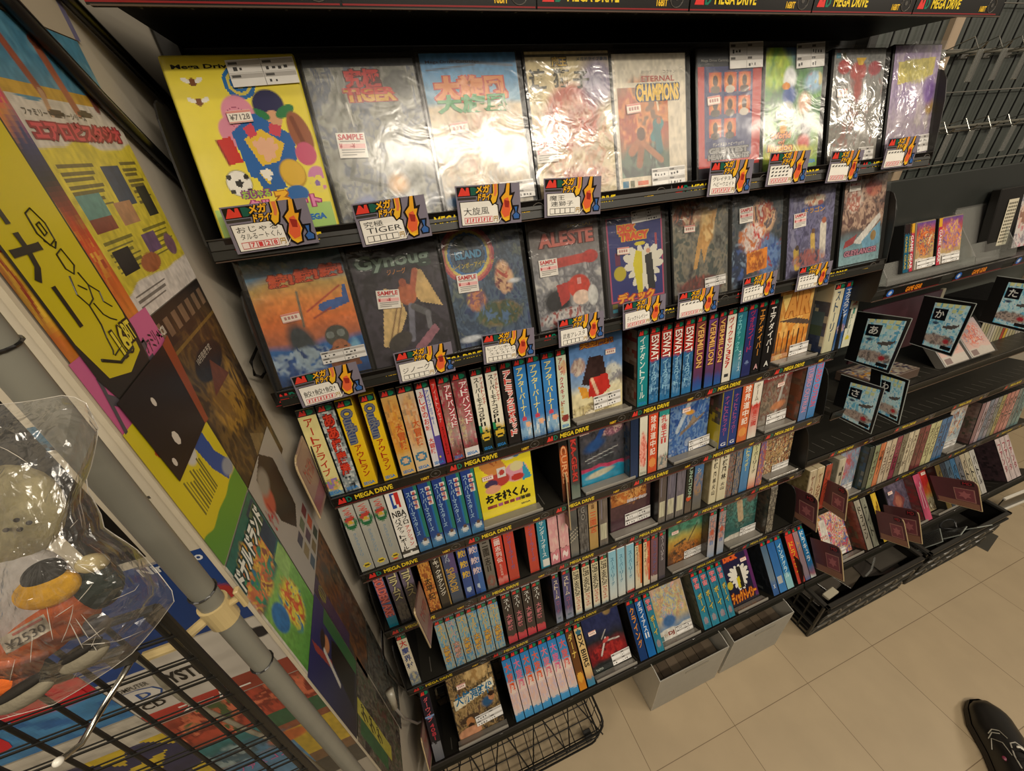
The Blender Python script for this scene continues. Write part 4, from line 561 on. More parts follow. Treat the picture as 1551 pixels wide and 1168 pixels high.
row4 += [((730.6, 786.5), 0, dict(d='flat yellow comic-picture', w=.133, price=(.12, .58), ops=[('g', [(0, 'e8d430'), (1, 'ead834')]), ('p', [(.05, .93), (.35, .97), (.55, .7), (.35, .52), (.1, .75)], 'cf8a4a'), ('p', [(.28, .95), (.4, .75), (.34, .97)], 'b05a2a'), ('p', [(.2, .95), (.36, .74), (.12, .9)], 'b0623a'), ('e', .62, .88, .16, .1, 0, 'd8d4cc'), ('e', .74, .9, .1, .11, 0, '2f6fae'), ('e', .6, .86, .1, .025, 0, 'b83a34'), ('e', .7, .58, .22, .14, 0, 'd898a8'), ('e', .72, .66, .12, .07, 0, 'd8cc98'), ('p', [(.85, .7), (.98, .45), (.8, .42)], '3a9ab8'), ('e', .38, .53, .2, .1, 0, 'b8443c'), ('e', .24, .5, .12, .06, 0, '4a3a5a'), ('e', .26, .42, .14, .06, 0, 'e0a080'), ('b', .38, .56, .52, .7, 'd8d4cc'), ('e', .45, .63, .05, .04, 0, 'b8443c'), ('e', .72, .5, .12, .05, 0, 'bc3c34')] + [('b', .1 + .105 * k, .14, .185 + .105 * k, .195, ['8a3a3a', '9a4a3a', 'a85a8a', '8a3a3a', '8a3a3a', 'a85a8a', '3a3a2a', '6a5a2a'][k]) for k in range(8)], t=[('おそ松くん', (.1, .215, .88, .36), '22201c', dict(w=.06)), ('劇場', (.7, .135, .9, .2), '3a3424', {}), ('SEGA', (.72, .06, .9, .085), '22201c', dict(w=.04))])),
 ((853, 768), (865, 764), ('black orange-flame lettered', [(0, '3a2620'), (.4, '8a4a2c'), (.7, 'c86a34'), (.85, '22201e'), (1, '22201e')], [Rt('CURSE', 'dda070', .15, .85, .3, .85, 'b0502c')], {})),
 ((866.4, 759), (880, 754), ('grey and red-lettered', [(0, '7c8478'), (.2, '5a6a60'), (.24, '4a4a48'), (1, '3a3c3a')], [Rt('KA-GE-KI', 'c2423a', .2, .8, .28, .9, '7a2a26')], {})),
 ((880, 745.5), 0, dict(d='dark lizard picture with blue band', w=.13, ops=[('g', [(0, '1f7fa0'), (.2, '2488a8'), (.22, 'b04060'), (.26, 'b83a5a'), (.27, '3a3c40'), (1, '4a4448')]), ('c', 8, ['2a2c30', '4a4a50', '5a5458'], .7, .5, .65, .7, .4), ('c', 9, ['c08a94', '8a5a6a', 'd8b0a8', '5a4a50'], .9, .7, .82, .28, .16), ('l', .3, .6, .6, .95, .05, '2c4a86'), ('e', .3, .6, .22, .08, 20, '2a4a7c', .6), ('l', .1, .4, .8, .5, .01, 'a8a8a4'), ('l', .15, .35, .7, .42, .008, '8a9090'), ('e', .4, .14, .3, .05, 8, 'b8b49a', .4)], price=(.02, .8))),
 ((955, 723), (967, 720), ('navy picture-sided', [(0, '2a3a5a'), (1, '1f2a40')], [], dict(side=['1f2c40', '2c3c54', '4a5058', '23405a'], sops=[('b', .2, .72, .85, .82, '5a5a5a'), ('b', .2, .48, .85, .6, '2a2a2c')]))),
 ((968, 720.3), (979.6, 717), ('white pink-stickered', [(0, 'c8c4b0'), (1, 'd8d4c0')], [H('SHOGI', '8a8a7a', .1, .02, .9, .06)], dict(ops=[('c', 9, ['d06a5a', 'e8a090', 'c85a4a'], .95, .5, .4, .6, .3)]))),
 ((980.4, 717.6), (994, 714.5), ('orange-red white-lettered', [(0, 'c8502c'), (1, 'cc4a2e')], [V('球界道中記', 'ecdccc', .2, .8, .28, .9), ], dict(ops=[('e', .5, .16, .4, .08, 0, 'd88a4a')]))),
 ((995.4, 712), (1010, 708.7), ('white and green red-kanji', [(0, '9a948c'), (.2, '7a8a7c'), (.25, 'd0ccc0'), (.85, 'd4cfc2'), (.86, '2f8a84'), (1, '2f8a84')], [V('孔雀王', 'c43c38', .2, .8, .5, .86), H('Ⅱ', 'c43c38', .25, .42, .75, .5)], dict(ops=[('c', 9, ['5a6a70', 'b8a898', '8a5a5a'], .8, .5, .12, .6, .12)]))),
 ((1011.5, 689.8), 0, dict(d='deep-blue jet-above-clouds', w=.124, price=(.3, .68), state=(.52, .03, .066, .03), ops=[('g', [(0, '2f4a86'), (.4, '33558f'), (.8, '32508c'), (1, '3a5c96')]), ('c', 6, ['2c4a86', '7a9abc', '3f66a0', 'b0bcc8'], .6), ('l', .2, .4, .5, .85, .05, 'a8b4c0'), ('p', [(.25, .3), (.8, .52), (.9, .6), (.6, .5), (.3, .38)], '7a6a5c'), ('p', [(.45, .42), (.6, .6), (.7, .52)], '8a7a68'), ('e', .5, .66, .12, .04, -10, 'd0963a', .5), ('b', .1, .9, .98, 1, '4a3a5c')], t=[('LIGHTNING FORCE', (.12, .86, .78, .94), 'a88a94', dict(ol='4a2a4a')), ('Ⅱ', (.8, .8, .95, .9), 'c8b89a', {})])),
 ((1087, 681), (1100.4, 676.9), ('navy violet-lettered yellow-edged', [(0, '2c3f7c'), (1, '2a3468')], [V('ナイトストライカー', 'a05080', .2, .7, .2, .85), H('G', 'd8d8dc', .2, .03, .8, .09)], dict(body='c8b43a', side=['c8b030', '33343c', '2a3a3c', '8a4a48'], sops=[('b', 0, 0, 1, .12, 'b8b49c'), ('b', 0, .12, 1, .38, 'cdb634'), ('e', .5, .7, .3, .1, 0, '8a5a54')]))),
 ((1101, 676.6), (1113, 672.4), ('navy violet-lettered', [(0, '2c3f7c'), (1, '2a3468')], [V('ナイトストライカー', 'a05080', .2, .7, .2, .85), H('G', 'd8d8dc', .2, .03, .8, .09)], dict(body='c8b43a'))),
 ((1114.5, 671), (1129.6, 666.6), ('orange white-kanji', [(0, 'c86a3a'), (1, 'c8603a')], [V('球界道中記', 'f0e4d4', .25, .85, .28, .92)], dict(ops=[('e', .5, .16, .4, .08, 0, 'd8904a')]))), ((1130, 666.4), (1143.5, 662.2), ('white red-panelled', [(0, 'd8cfc0'), (.56, 'c8463c'), (.6, 'd8cfc0'), (1, 'e0d8c8')], [V('麻雀三國', 'c4423a', .25, .8, .2, .58), V('ゲーム', '8a8070', .3, .7, .62, .9)], {})),
 ((1146, 646.4), 0, dict(d='brown ruined-battlefield', w=.105, state=(.3, .03, .07, .03), price=(.5, .62), ops=[('g', [(0, '6a6256'), (.4, '77695a'), (.75, '6a4a44'), (.78, '943636'), (1, '983a38')]), ('c', 7, ['5a5248', '8a7a68', '7a4a40', '8a8278'], .7, .45, .45, .6, .42), ('l', .8, .9, .6, .2, .04, 'a8a49c'), ('e', .65, .3, .25, .07, 10, 'b87a54', .5)], t=[('GROUND', (.08, .80, .9, .90), 'e0d4cc', dict(w=.03))])),
 ((1207, 639.7), (1218.7, 636.8), ('blue pink-lettered', [(0, '5a7aa8'), (1, '7a84b0')], [Rt('TURBO OUTRUN', 'c88aa0', .2, .8, .15, .9)], dict(side=['7a5a44', '6a4a3c', '8a4a34', '5a5044'], sops=[('b', .1, .7, .9, .88, '8a5240'), ('b', .1, .4, .9, .6, '7a4a34'), ('b', .1, .02, .6, .2, '8a8474')]))), ((1219.2, 636.6), (1231, 632.6), ('pink-lettered sky-blue', [(0, '3f7ab0'), (.25, '5a8ac0'), (1, '6a90c4')], [Rt('TURBO OUTRUN', 'd0566a', .15, .85, .2, .92)], {})),
]
row(YS[4], ZB[4], 9, SHN[4], row4, 200)
COL3 = ('grey purple cream-lettered', [(0, '4a4648'), (.3, '5a5458'), (.6, '6a6074'), (1, '6a5a72')], [V('コラムス', 'd8cc98', .15, .85, .4, .9, '4a4434')], dict(ops=[('c', 9, ['5a5450', '7a7468', '3a3a40'], .7, .5, .2, .6, .2)]))
SAM = lambda d, fg: (d, [(0, '2f4a8c'), (.25, '33508f'), (1, '35437e')], [H('鮫!', fg, .12, .72 - .18 * k, .92, .84 - .18 * k) for k in range(3)], dict(ops=[('e', .5, .14, .25, .05, 0, 'b8c8d4'), ('b', .5, .0, 1, .93, '3a66a8') if fg != 'e0b83c' else ('n', 3, .1)]))
PNK = ('pale pink', [(0, 'c87a84'), (.24, 'cc7f88'), (.25, '7a4a50'), (.26, 'd8a8a4'), (.9, 'd8a0a4'), (1, 'd89aa4')], [H('~', 'ecd8d4', .2, .05, .8, .2)], dict(ops=[('c', 5, ['e0c4b4', 'd89a9c', 'e0b8b0'], .7, .5, .55, .6, .3)]))
GYW = lambda d, c: (d, [(0, '6a645c'), (.4, c), (1, c)], [], dict(ops=[('b', .15, .12, .9, .42, 'b8b49a'), ('n', 9, .25), ('l', .3, .5, .35, .9, .05, '77707a')]))
row5 = [
 ((591, 953.5), (606.5, 948.7), ('teal pink-lettered', [(0, '1f7f96'), (.15, '2a7f96'), (.2, '5a86b0'), (.6, '4a5a8a'), (1, '7a94b8')], [Rt('GOLDEN AXE', 'd87a74', .05, .95, .2, .9, 'a8483c')], {})),
 ((609.5, 947), (626.3, 941), COL3), ((628, 940), (645, 934), COL3),
 ((653.9, 932), (671, 925.5), ('orange-brown kanji', [(0, 'a85a2c'), (.5, 'b86a2c'), (1, 'c07a34')], [V('太平記', '3a2a1c', .2, .8, .2, .6)], dict(ops=[('c', 9, ['c8803a', '8a4a24', 'd8a04a', '7a4428'], .7)]))),
 ((672, 926), (687, 919.7), ('black white-lettered', [(0, '3a342c'), (1, '2c2824')], [V('ザキックボクシング', 'e0dac8', .2, .75, .2, .9)], dict(ops=[('l', .95, 0, .95, 1, .03, 'a8884a')]))),
 ((687.7, 919.5), (705, 911), ('blue and purple gold-lettered', [(0, '4a5058'), (.4, '3a5070'), (1, '4a4a70')], [Rt('SHINOBI', 'c8a04a', .1, .75, .2, .62), V('忍', 'a8b0c4', .2, .6, .7, .9)], dict(ops=[('b', .55, .5, 1, .92, '5a4a7c')]))),
 ((707, 908), (721.6, 904), SAM('navy yellow-kanji', 'e0b83c')), ((722.6, 903.4), (738, 898.4), SAM('blue pink-white kanji', 'e0c8c8')),
 ((740, 895.5), (754.5, 889.7), ('drab grey kanji', [(0, '6a645a'), (1, '77726a')], [V('三國志', '33302c', .2, .8, .42, .9), H('Ⅱ', '33302c', .3, .32, .7, .42)], dict(ops=[('c', 9, ['6a5a50', '8a4a40', '7a746a'], .8, .5, .14, .5, .12)]))),
 ((756.4, 888.7), (772, 883.9), ('red white-kanji', [(0, 'c4382e'), (.1, 'd88a80'), (.14, 'c23a30'), (1, 'c8402f')], [V('三國志列伝', 'ecd8d0', .2, .75, .4, .9), V('乱世の英雄', 'e0b0a4', .35, .6, .16, .38)], {})),
 ((772.9, 882), (788.4, 877), ('plain red blue-lettered', [(0, 'b8402f'), (1, 'c04238')], [V('サンサーラナーガ', '7a5a8a', .3, .7, .2, .9)], {})),
 ((803.5, 865.5), (818, 861), ('red blue-lettered dark-sided', [(0, 'b8402f'), (1, 'c04a3c')], [V('サンサーラナーガ', '8a6088', .3, .7, .2, .9)], dict(side=['2a2422', '3a302c', '4a3c34', '2c2624'], md=0))),
 ((820, 862.5), (834, 858.7), ('teal-blue white-lettered', [(0, '2a7f96'), (1, '2c86a0')], [V('サンダーフォース', 'cfe0e0', .25, .75, .2, .85)], dict(md=0, ops=[('b', .3, .02, .95, .16, 'd8d8d0'), ('b', .1, .93, .9, 1, 'd8d4cc')]))),
 ((835.5, 859.7), (849.6, 854), PNK), ((850.2, 853.8), (864.5, 848), PNK),
 ((865.5, 846), (878, 842), ('grey diagonal-striped', [(0, '5a5c58'), (.12, '77746c'), (.6, '4a4c4c'), (1, '6a6a64')], [], dict(ops=[('l', .0, .42 - .07 * k, 1., .52 - .07 * k, .05, 'b0a894') for k in range(3)] + [('b', 0, .84, 1, .9, 'b05a50')]))),
 ((879, 841.5), (893, 835.5), ('charcoal pictured', [(0, '6a6a68'), (.25, '4a4846'), (1, '3a3836')], [V('GO', '8a8680', .3, .7, .6, .85)], dict(ops=[('c', 9, ['2c2a2a', '5a5856', '77726c'], .7)]))),
 ((893.6, 834.5), (907, 830.6), ('tan red-kanji', [(0, 'a8894c'), (1, 'c09a68')], [V('三國志', 'c85a34', .15, .85, .3, .7), V('中国', '6a4a2c', .35, .65, .74, .9)], dict(ops=[('l', .0, .68 - .13 * k, 1, .68 - .13 * k, .03, '5a4026') for k in range(4)], md=0))),
 ((908.5, 830), (921.6, 824.8), GYW('brown white-papered', '6a6058')),
 ((923.5, 813), 0, dict(d='dark plum card with orange picture', w=.128, price=(.14, .72), state=(.36, .06, .08, .04), ops=[('g', [(0, '4a3038'), (.4, '4c3238'), (1, '5a4038')]), ('b', .03, .46, .9, .98, 'a8622c'), ('c', 8, ['b8642c', 'd8a05a', '7a3a1c', 'c88a44'], .9, .46, .72, .48, .3), ('b', .03, .45, .95, .47, '3a2a30')], t=[('シミュレーション', (.42, .47, .9, .53), '6a4a8a', dict(ol='d8d0c8'))])),
 ((996, 794), (1007.2, 790), GYW('grey-brown white-papered', '5a504c')), ((1008, 790), (1020, 787.4), GYW('grey violet white-papered', '605c6a')), ((1022, 782.6), (1035, 778), GYW('grey mauve white-papered', '66606a')),
 ((1036, 778), (1046, 775), ('black green-lettered', [(0, '6a5a4c'), (.22, '5a5046'), (.25, '22261f'), (1, '1c221f')], [Rt('JUNCTION', '9fb8a0', .2, .85, .3, .9)], dict(ops=[('e', .5, .28, .35, .05, 0, 'c8502c')]))),
 ((1046.8, 775), (1059.6, 772.7), ('blue and orange-topped', [(0, '6a6458'), (.35, '5a6068'), (.5, '3a6a9c'), (.85, '3f6a98'), (.88, 'd0842c'), (1, 'c87c2c')], [V('シ', 'c8c0a8', .3, .7, .7, .8)], dict(ops=[('c', 8, ['5a6a7a', 'a07a4a', '3f5a80'], .7, .5, .5, .6, .25)]))),
 ((1071.8, 766), (1082.5, 762), ('cream black-kanji', [(0, 'c9c0a0'), (1, 'd4caac')], [V('将棋', '2a2824', .25, .8, .66, .92), V('風林火山', '3a342c', .3, .75, .15, .62)], dict(md=0, body='cfc4a4', side=['a89a74', 'b8a880', 'c4b48c', 'a4946c'], sops=[('b', .2, .6, .8, .68, '4a5050'), ('b', .1, .04, .8, .1, '77705c')]))), ((1083.5, 762), (1096, 759), ('cream white-edged black-kanji', [(0, 'c9c0a0'), (1, 'd8d0b8')], [V('将棋風林', '2a2824', .25, .8, .4, .92), V('火山', '3a342c', .3, .75, .2, .36)], dict(md=0, body='cfc4a4'))),
 ((1096.7, 755), (1106.5, 752.4), ('mottled grey', [(0, '3a4a54'), (1, '55504c')], [], dict(ops=[('c', 10, ['3a3a3c', '77706a', '8a5a4a', '4a5a6a'], .9)]))), ((1107, 752.2), (1116.5, 748.3), ('grey and blue', [(0, '5a5a60'), (1, '5a6a7c')], [], dict(ops=[('c', 10, ['4a5a6c', '8a7a6a', '3a4a6a'], .9)]))),
 ((1117, 748.3), (1128.7, 745.6), ('blue yellow-lettered', [(0, '3a70a0'), (1, '4a8ab8')], [V('ストライダー', 'd8d07a', .3, .75, .4, .9)], {})), ((1129.4, 745), (1140.9, 740), ('pale yellow red-footed', [(0, 'c86a50'), (.22, 'd8c8b0'), (.4, 'cfc8a8'), (1, 'b8b87c')], [V('スーパーリーグ', '3a3a34', .3, .75, .3, .9)], {})), ((1142, 739), (1151.7, 734.8), ('orange and violet', [(0, 'c8743a'), (.5, 'a8624a'), (1, '5a5a8a')], [], dict(ops=[('c', 9, ['d8904a', '5a5a90', 'a84a3a'], .7)]))),
 ((1154, 717), 0, dict(d='busy tan crowd-picture', w=.11, state=(.35, .02, .066, .024), ops=[('g', [(0, '7a6a54'), (1, '8a7458')]), ('c', 10, ['b8905a', '6a5a44', 'c8a878', '8a4a34', '5a5a50', 'd8c49a'], .95)], t=[])),
]
row(YS[5], ZB[5], 9, SHN[5], row5, 300)
DSE = lambda d, c: (d, [(0, '7a9aac'), (.12, '3f88b4'), (.5, '4f94b8'), (.7, '7aa4a8'), (1, '3a80b8')], [V('スーパー', c, .2, .75, .5, .9), V('大戦略', c, .2, .85, .16, .5, '8a5a2a')], dict(ops=[('c', 6, ['3f84b4', '8fb0b4', 'c8b478', '4a8cb8'], .6)]))
BLK = ('black pink-footed', [(0, 'c0404a'), (.14, 'c23f48'), (.15, '3a302e'), (1, '332c2a')], [V('スーパー', 'd8d8d0', .2, .8, .66, .9), V('大戦略', 'c8707a', .2, .8, .26, .6)], {})
STO = lambda sd: ('violet white-lettered' + sd, [(0, '8a94a4'), (.15, '7a7c94'), (.25, '4a4670'), (.6, '54507c'), (1, '3a3a5c')], [V('ストーム', 'd8c8b0', .2, .8, .5, .88), V('ロード', '9a5a7a', .3, .7, .2, .46)], dict(ops=[('e', .5, .09, .3, .03, 0, '5a6a7c')]))
HNG = ('cream black-and-red lettered', [(0, '8a9aa0'), (.06, 'd8d0b8'), (1, 'd4c8a0')], [Rt('SUPER HANG-ON', '2a2620', .1, .9, .4, .9), Rt('スペシャル', 'b8483c', .15, .85, .1, .38)], dict(body='2a2826'))
SKY = ('pale sky-blue', [(0, 'd0d0c4'), (.1, 'c8d0cc'), (.4, 'b0c8cc'), (.6, '8fc0d0'), (1, '84bcd0')], [V('スーパーリーグ', '3f7f9c', .25, .7, .3, .88)], dict(md=0, body='c8ccc8'))
CRM = lambda d, c: (d, [(0, 'd8cdb0'), (1, 'd4c49a')], [V('スペース', '3a342c', .12, .4, .5, .9)], dict(ops=[('p', [(.5, 1), (1, 1), (1, .1), (.75, .1)], c), ('c', 6, ['d8b060', c, 'e0c890'], .6, .5, .5, .4, .35)]))
row6 = [((623.9, 1038.8), (639.3, 1033), ('cream red-and-navy kanji', [(0, '6a7a88'), (.2, 'a8a898'), (.3, 'd4cbb4'), (1, 'd4c8ac')], [V('大', 'c23a34', .15, .85, .77, .91), V('魔', '3a4a8a', .15, .85, .63, .77), V('界', '3a4a7c', .15, .85, .48, .62), V('村', '33426c', .15, .85, .34, .47)], dict(ops=[('c', 8, ['8a8a70', '5a6a8a', 'b8b08a'], .8, .5, .16, .6, .13)])))]
for k in range(6):
    a, b2 = 677 + 15 * k, 1015.5 - 6.45 * k; row6.append(((a, b2), (a + 14.7, b2 - 6.3), DSE('sky-blue gold-lettered' if k not in (1,) else 'sky-blue pink-lettered', 'dcae4a' if k != 1 else 'd0a09a')))
row6 += [((771.4, 975.4), (785.6, 970), BLK), ((786.4, 969.6), (799.8, 963.8), BLK), ((800.6, 963.5), (814, 958.6), BLK), ((814.8, 958.2), (828, 951), BLK),
 ((843.5, 943), (853.8, 938.4), (STO(' dark-sided')[0], STO('')[1], STO('')[2], dict(STO('')[3], side=['2a2630', '3a3444', '5a4438', '30303c']))), ((857.7, 937.4), (869.7, 933.5), STO('')),
 ((872.6, 931.6), (883, 926.8), HNG), ((886, 927), (897.7, 920), HNG), ((899.7, 920), (910, 915), HNG), ((912.2, 913), (923, 908.4), HNG),
 ((924.8, 908), (935.9, 903.5), SKY), ((937.4, 902.5), (948.6, 896.8), SKY), ((950.6, 897), (961.6, 893), (SKY[0] + ' red-footed', [(0, 'b84a44'), (.05, 'b84a44'), (.06, 'd0d0c4')] + SKY[1][2:], SKY[2], SKY[3])),
 ((962.6, 892.5), (973, 888), CRM('cream orange-edged', 'c8642c')), ((974.5, 888), (984.8, 883), CRM('cream red-and-yellow', 'c8482c')),
 ((985.8, 882), (996.4, 877.4), ('dusky rose blue-lettered', [(0, 'a89c94'), (.14, 'b8aca0'), (.15, '6a4450'), (1, '7a4a54')], [V('スラップファイト', '5a5a8a', .25, .75, .2, .88)], {})), ((997.2, 877.4), (1008, 871.6), ('dark mauve white-lettered', [(0, '4a444c'), (1, '4c464e')], [V('スーパーリアル', 'b8b0b4', .3, .7, .4, .92)], {})),
 ((1010, 859), 0, dict(d='green-sky fantasy landscape', w=.128, state=(.48, .04, .066, .03), price=(.1, .66), ops=[('g', [(0, '5a3a28'), (.2, '7a5428'), (.4, 'b88a34'), (.55, 'a89a4a'), (.7, '3a8066'), (1, '2f6a5a')]), ('c', 6, ['2c4a3c', '4a8a70', '7aa08a'], .6, .5, .85, .7, .22), ('c', 9, ['3a2a20', '7a4a24', 'b06a2c', '2c221c'], .9, .5, .2, .6, .24), ('l', .6, .4, .85, .72, .015, '3a3426'), ('l', .2, .4, .5, .46, .03, '3f3626')])),
 ((1070.6, 844.8), (1081.3, 841), ('pale robot-picture', [(0, '8a9ab0'), (.3, 'a8a8b0'), (1, '8a8884')], [H('II', '5a7ab0', .3, .28, .7, .36)], dict(side=['3a3632', '4a4640', '55504a', '2c2a28'], ops=[('c', 8, ['b8b0a8', '6a6a74', 'c88a7a', '8a5a4a'], .8, .5, .6, .6, .34), ('e', .5, .55, .3, .06, 0, 'b85a44')]))),
 ((1085, 839), (1096, 833), ('pale robot-picture thin-edged', [(0, '8a9ab0'), (.3, 'a0a4ac'), (1, '7a7a7c')], [H('II', '5a7ab0', .3, .28, .7, .36)], dict(ops=[('c', 8, ['b8b0a8', '6a6a74', 'c88a7a', '8a5a4a'], .8, .5, .6, .6, .34), ('e', .5, .55, .3, .06, 0, 'b85a44')]))),
 ((1096.8, 818.7), 0, dict(d='sea-green warrior-picture', w=.126, state=(.5, .03, .064, .03), price=(.22, .84), ops=[('g', [(0, 'c8c4b8'), (.1, 'c8c0b0'), (.11, '2a5c58'), (1, '2f5a56')]), ('c', 7, ['2a5450', '3f7a72', '22443f', '5a7a70'], .8, .5, .6, .6, .45), ('l', .4, .8, .5, .4, .09, 'b09a7a'), ('e', .38, .82, .06, .05, 0, 'a88a6a'), ('e', .8, .85, .16, .12, 0, '7a3a34', .6)])),
 ((1158.7, 808), (1168.4, 805), ('thick charcoal picture-sided', [(0, '4a4844'), (1, '5a5650')], [], dict(side=['3a3834', '4c4840', '5a4c40', '33312e'], md=0, ops=[('c', 10, ['8a8478', '4a4640', 'a09884'], .8)])))]
row(YS[6], ZB[6], 11, SHN[6], row6, 400)
SEN = lambda k: ('blue-and-pink ' + ('orange' if k in (0, 2, 3) else 'rose') + '-kanji', [(0, '3f86b8'), (.1, '4a90c0'), (.12, 'c8b8b0'), (.46, 'd0b4ac'), (.56, 'c8b0ac'), (.6, '4a8ab4'), (1, '2f74b4')], [V('大旋風', ['d8562c', 'd86a84', 'dc5a2c', 'de5c30', 'd8707c', 'd4668c', 'd85a50'][k], .15, .85, .42, .88)], dict(ops=[('c', 6, ['c8b4b4', 'd0a898', 'b8a8b8', 'd8b8a4'], .7, .5, .3, .6, .18), ('e', .5, .46, .4, .06, 0, 'd8c4b8', .4)]))
BOY = lambda sd: ('teal yellow-lettered' + sd, [(0, '2a7c94'), (1, '2a6c84')], [V('宇宙', 'd88a90', .2, .8, .7, .9, '9a3a44'), V('ボーイ', 'c8b85a', .25, .8, .28, .62, '5a4a2c')], dict(sega=0, ops=[('e', .5, .14, .3, .06, 0, 'b88a84'), ('c', 8, ['2f8098', '3a7a88', '2a5c78'], .5)]))
row7 = [((658.7, 1153), (673, 1145), ('black red-lettered', [(0, '5a5c62'), (.24, '77787c'), (.25, '2c2828'), (1, '2a2430')], [V('ダーウィン', 'c85a60', .25, .75, .55, .9), V('4081', 'b03a44', .3, .75, .28, .52)], dict(ops=[('e', .5, .62, .6, .02, 0, '7a90b8')]))),
 ((693.8, 1119), 0, dict(d='golden-brown sailing-age', w=.13, res=(56, 78), price=(.2, .7), state=(.42, .1, .074, .026), ops=[('g', [(0, '6a4a34'), (.5, '7a6a4c'), (1, '6a5a44')]), ('c', 9, ['5a4434', 'a08458', '7a6440', '3a342c', 'b89a68'], .9), ('c', 7, ['b08a54', 'd0b078', '7a5a34'], .8, .65, .84, .3, .16), ('e', .75, .37, .13, .07, 10, '33587c', .5), ('e', .85, .42, .07, .06, 0, 'b07a54'), ('e', .86, .46, .075, .035, 0, '3a2a22'), ('e', .3, .24, .22, .05, 5, '4a3a2c'), ('e', .3, .19, .09, .07, 0, 'b07a4c'), ('e', .3, .14, .07, .035, 0, '3a2a20'), ('e', .25, .05, .25, .08, 0, 'c08a68'), ('p', [(.05, .42), (.97, .55), (.97, .68), (.05, .56)], 'd8cfb4')], t=[('大航海時代', (.09, .47, .93, .645), '2a6a94', dict(w=.03))]))]
for k in range(7):
    a, b2 = 782.6 + 13.7 * k, 1095 - 6.55 * k; row7.append(((a, b2), (a + 13.4, b2 - 6.4), SEN(k)))
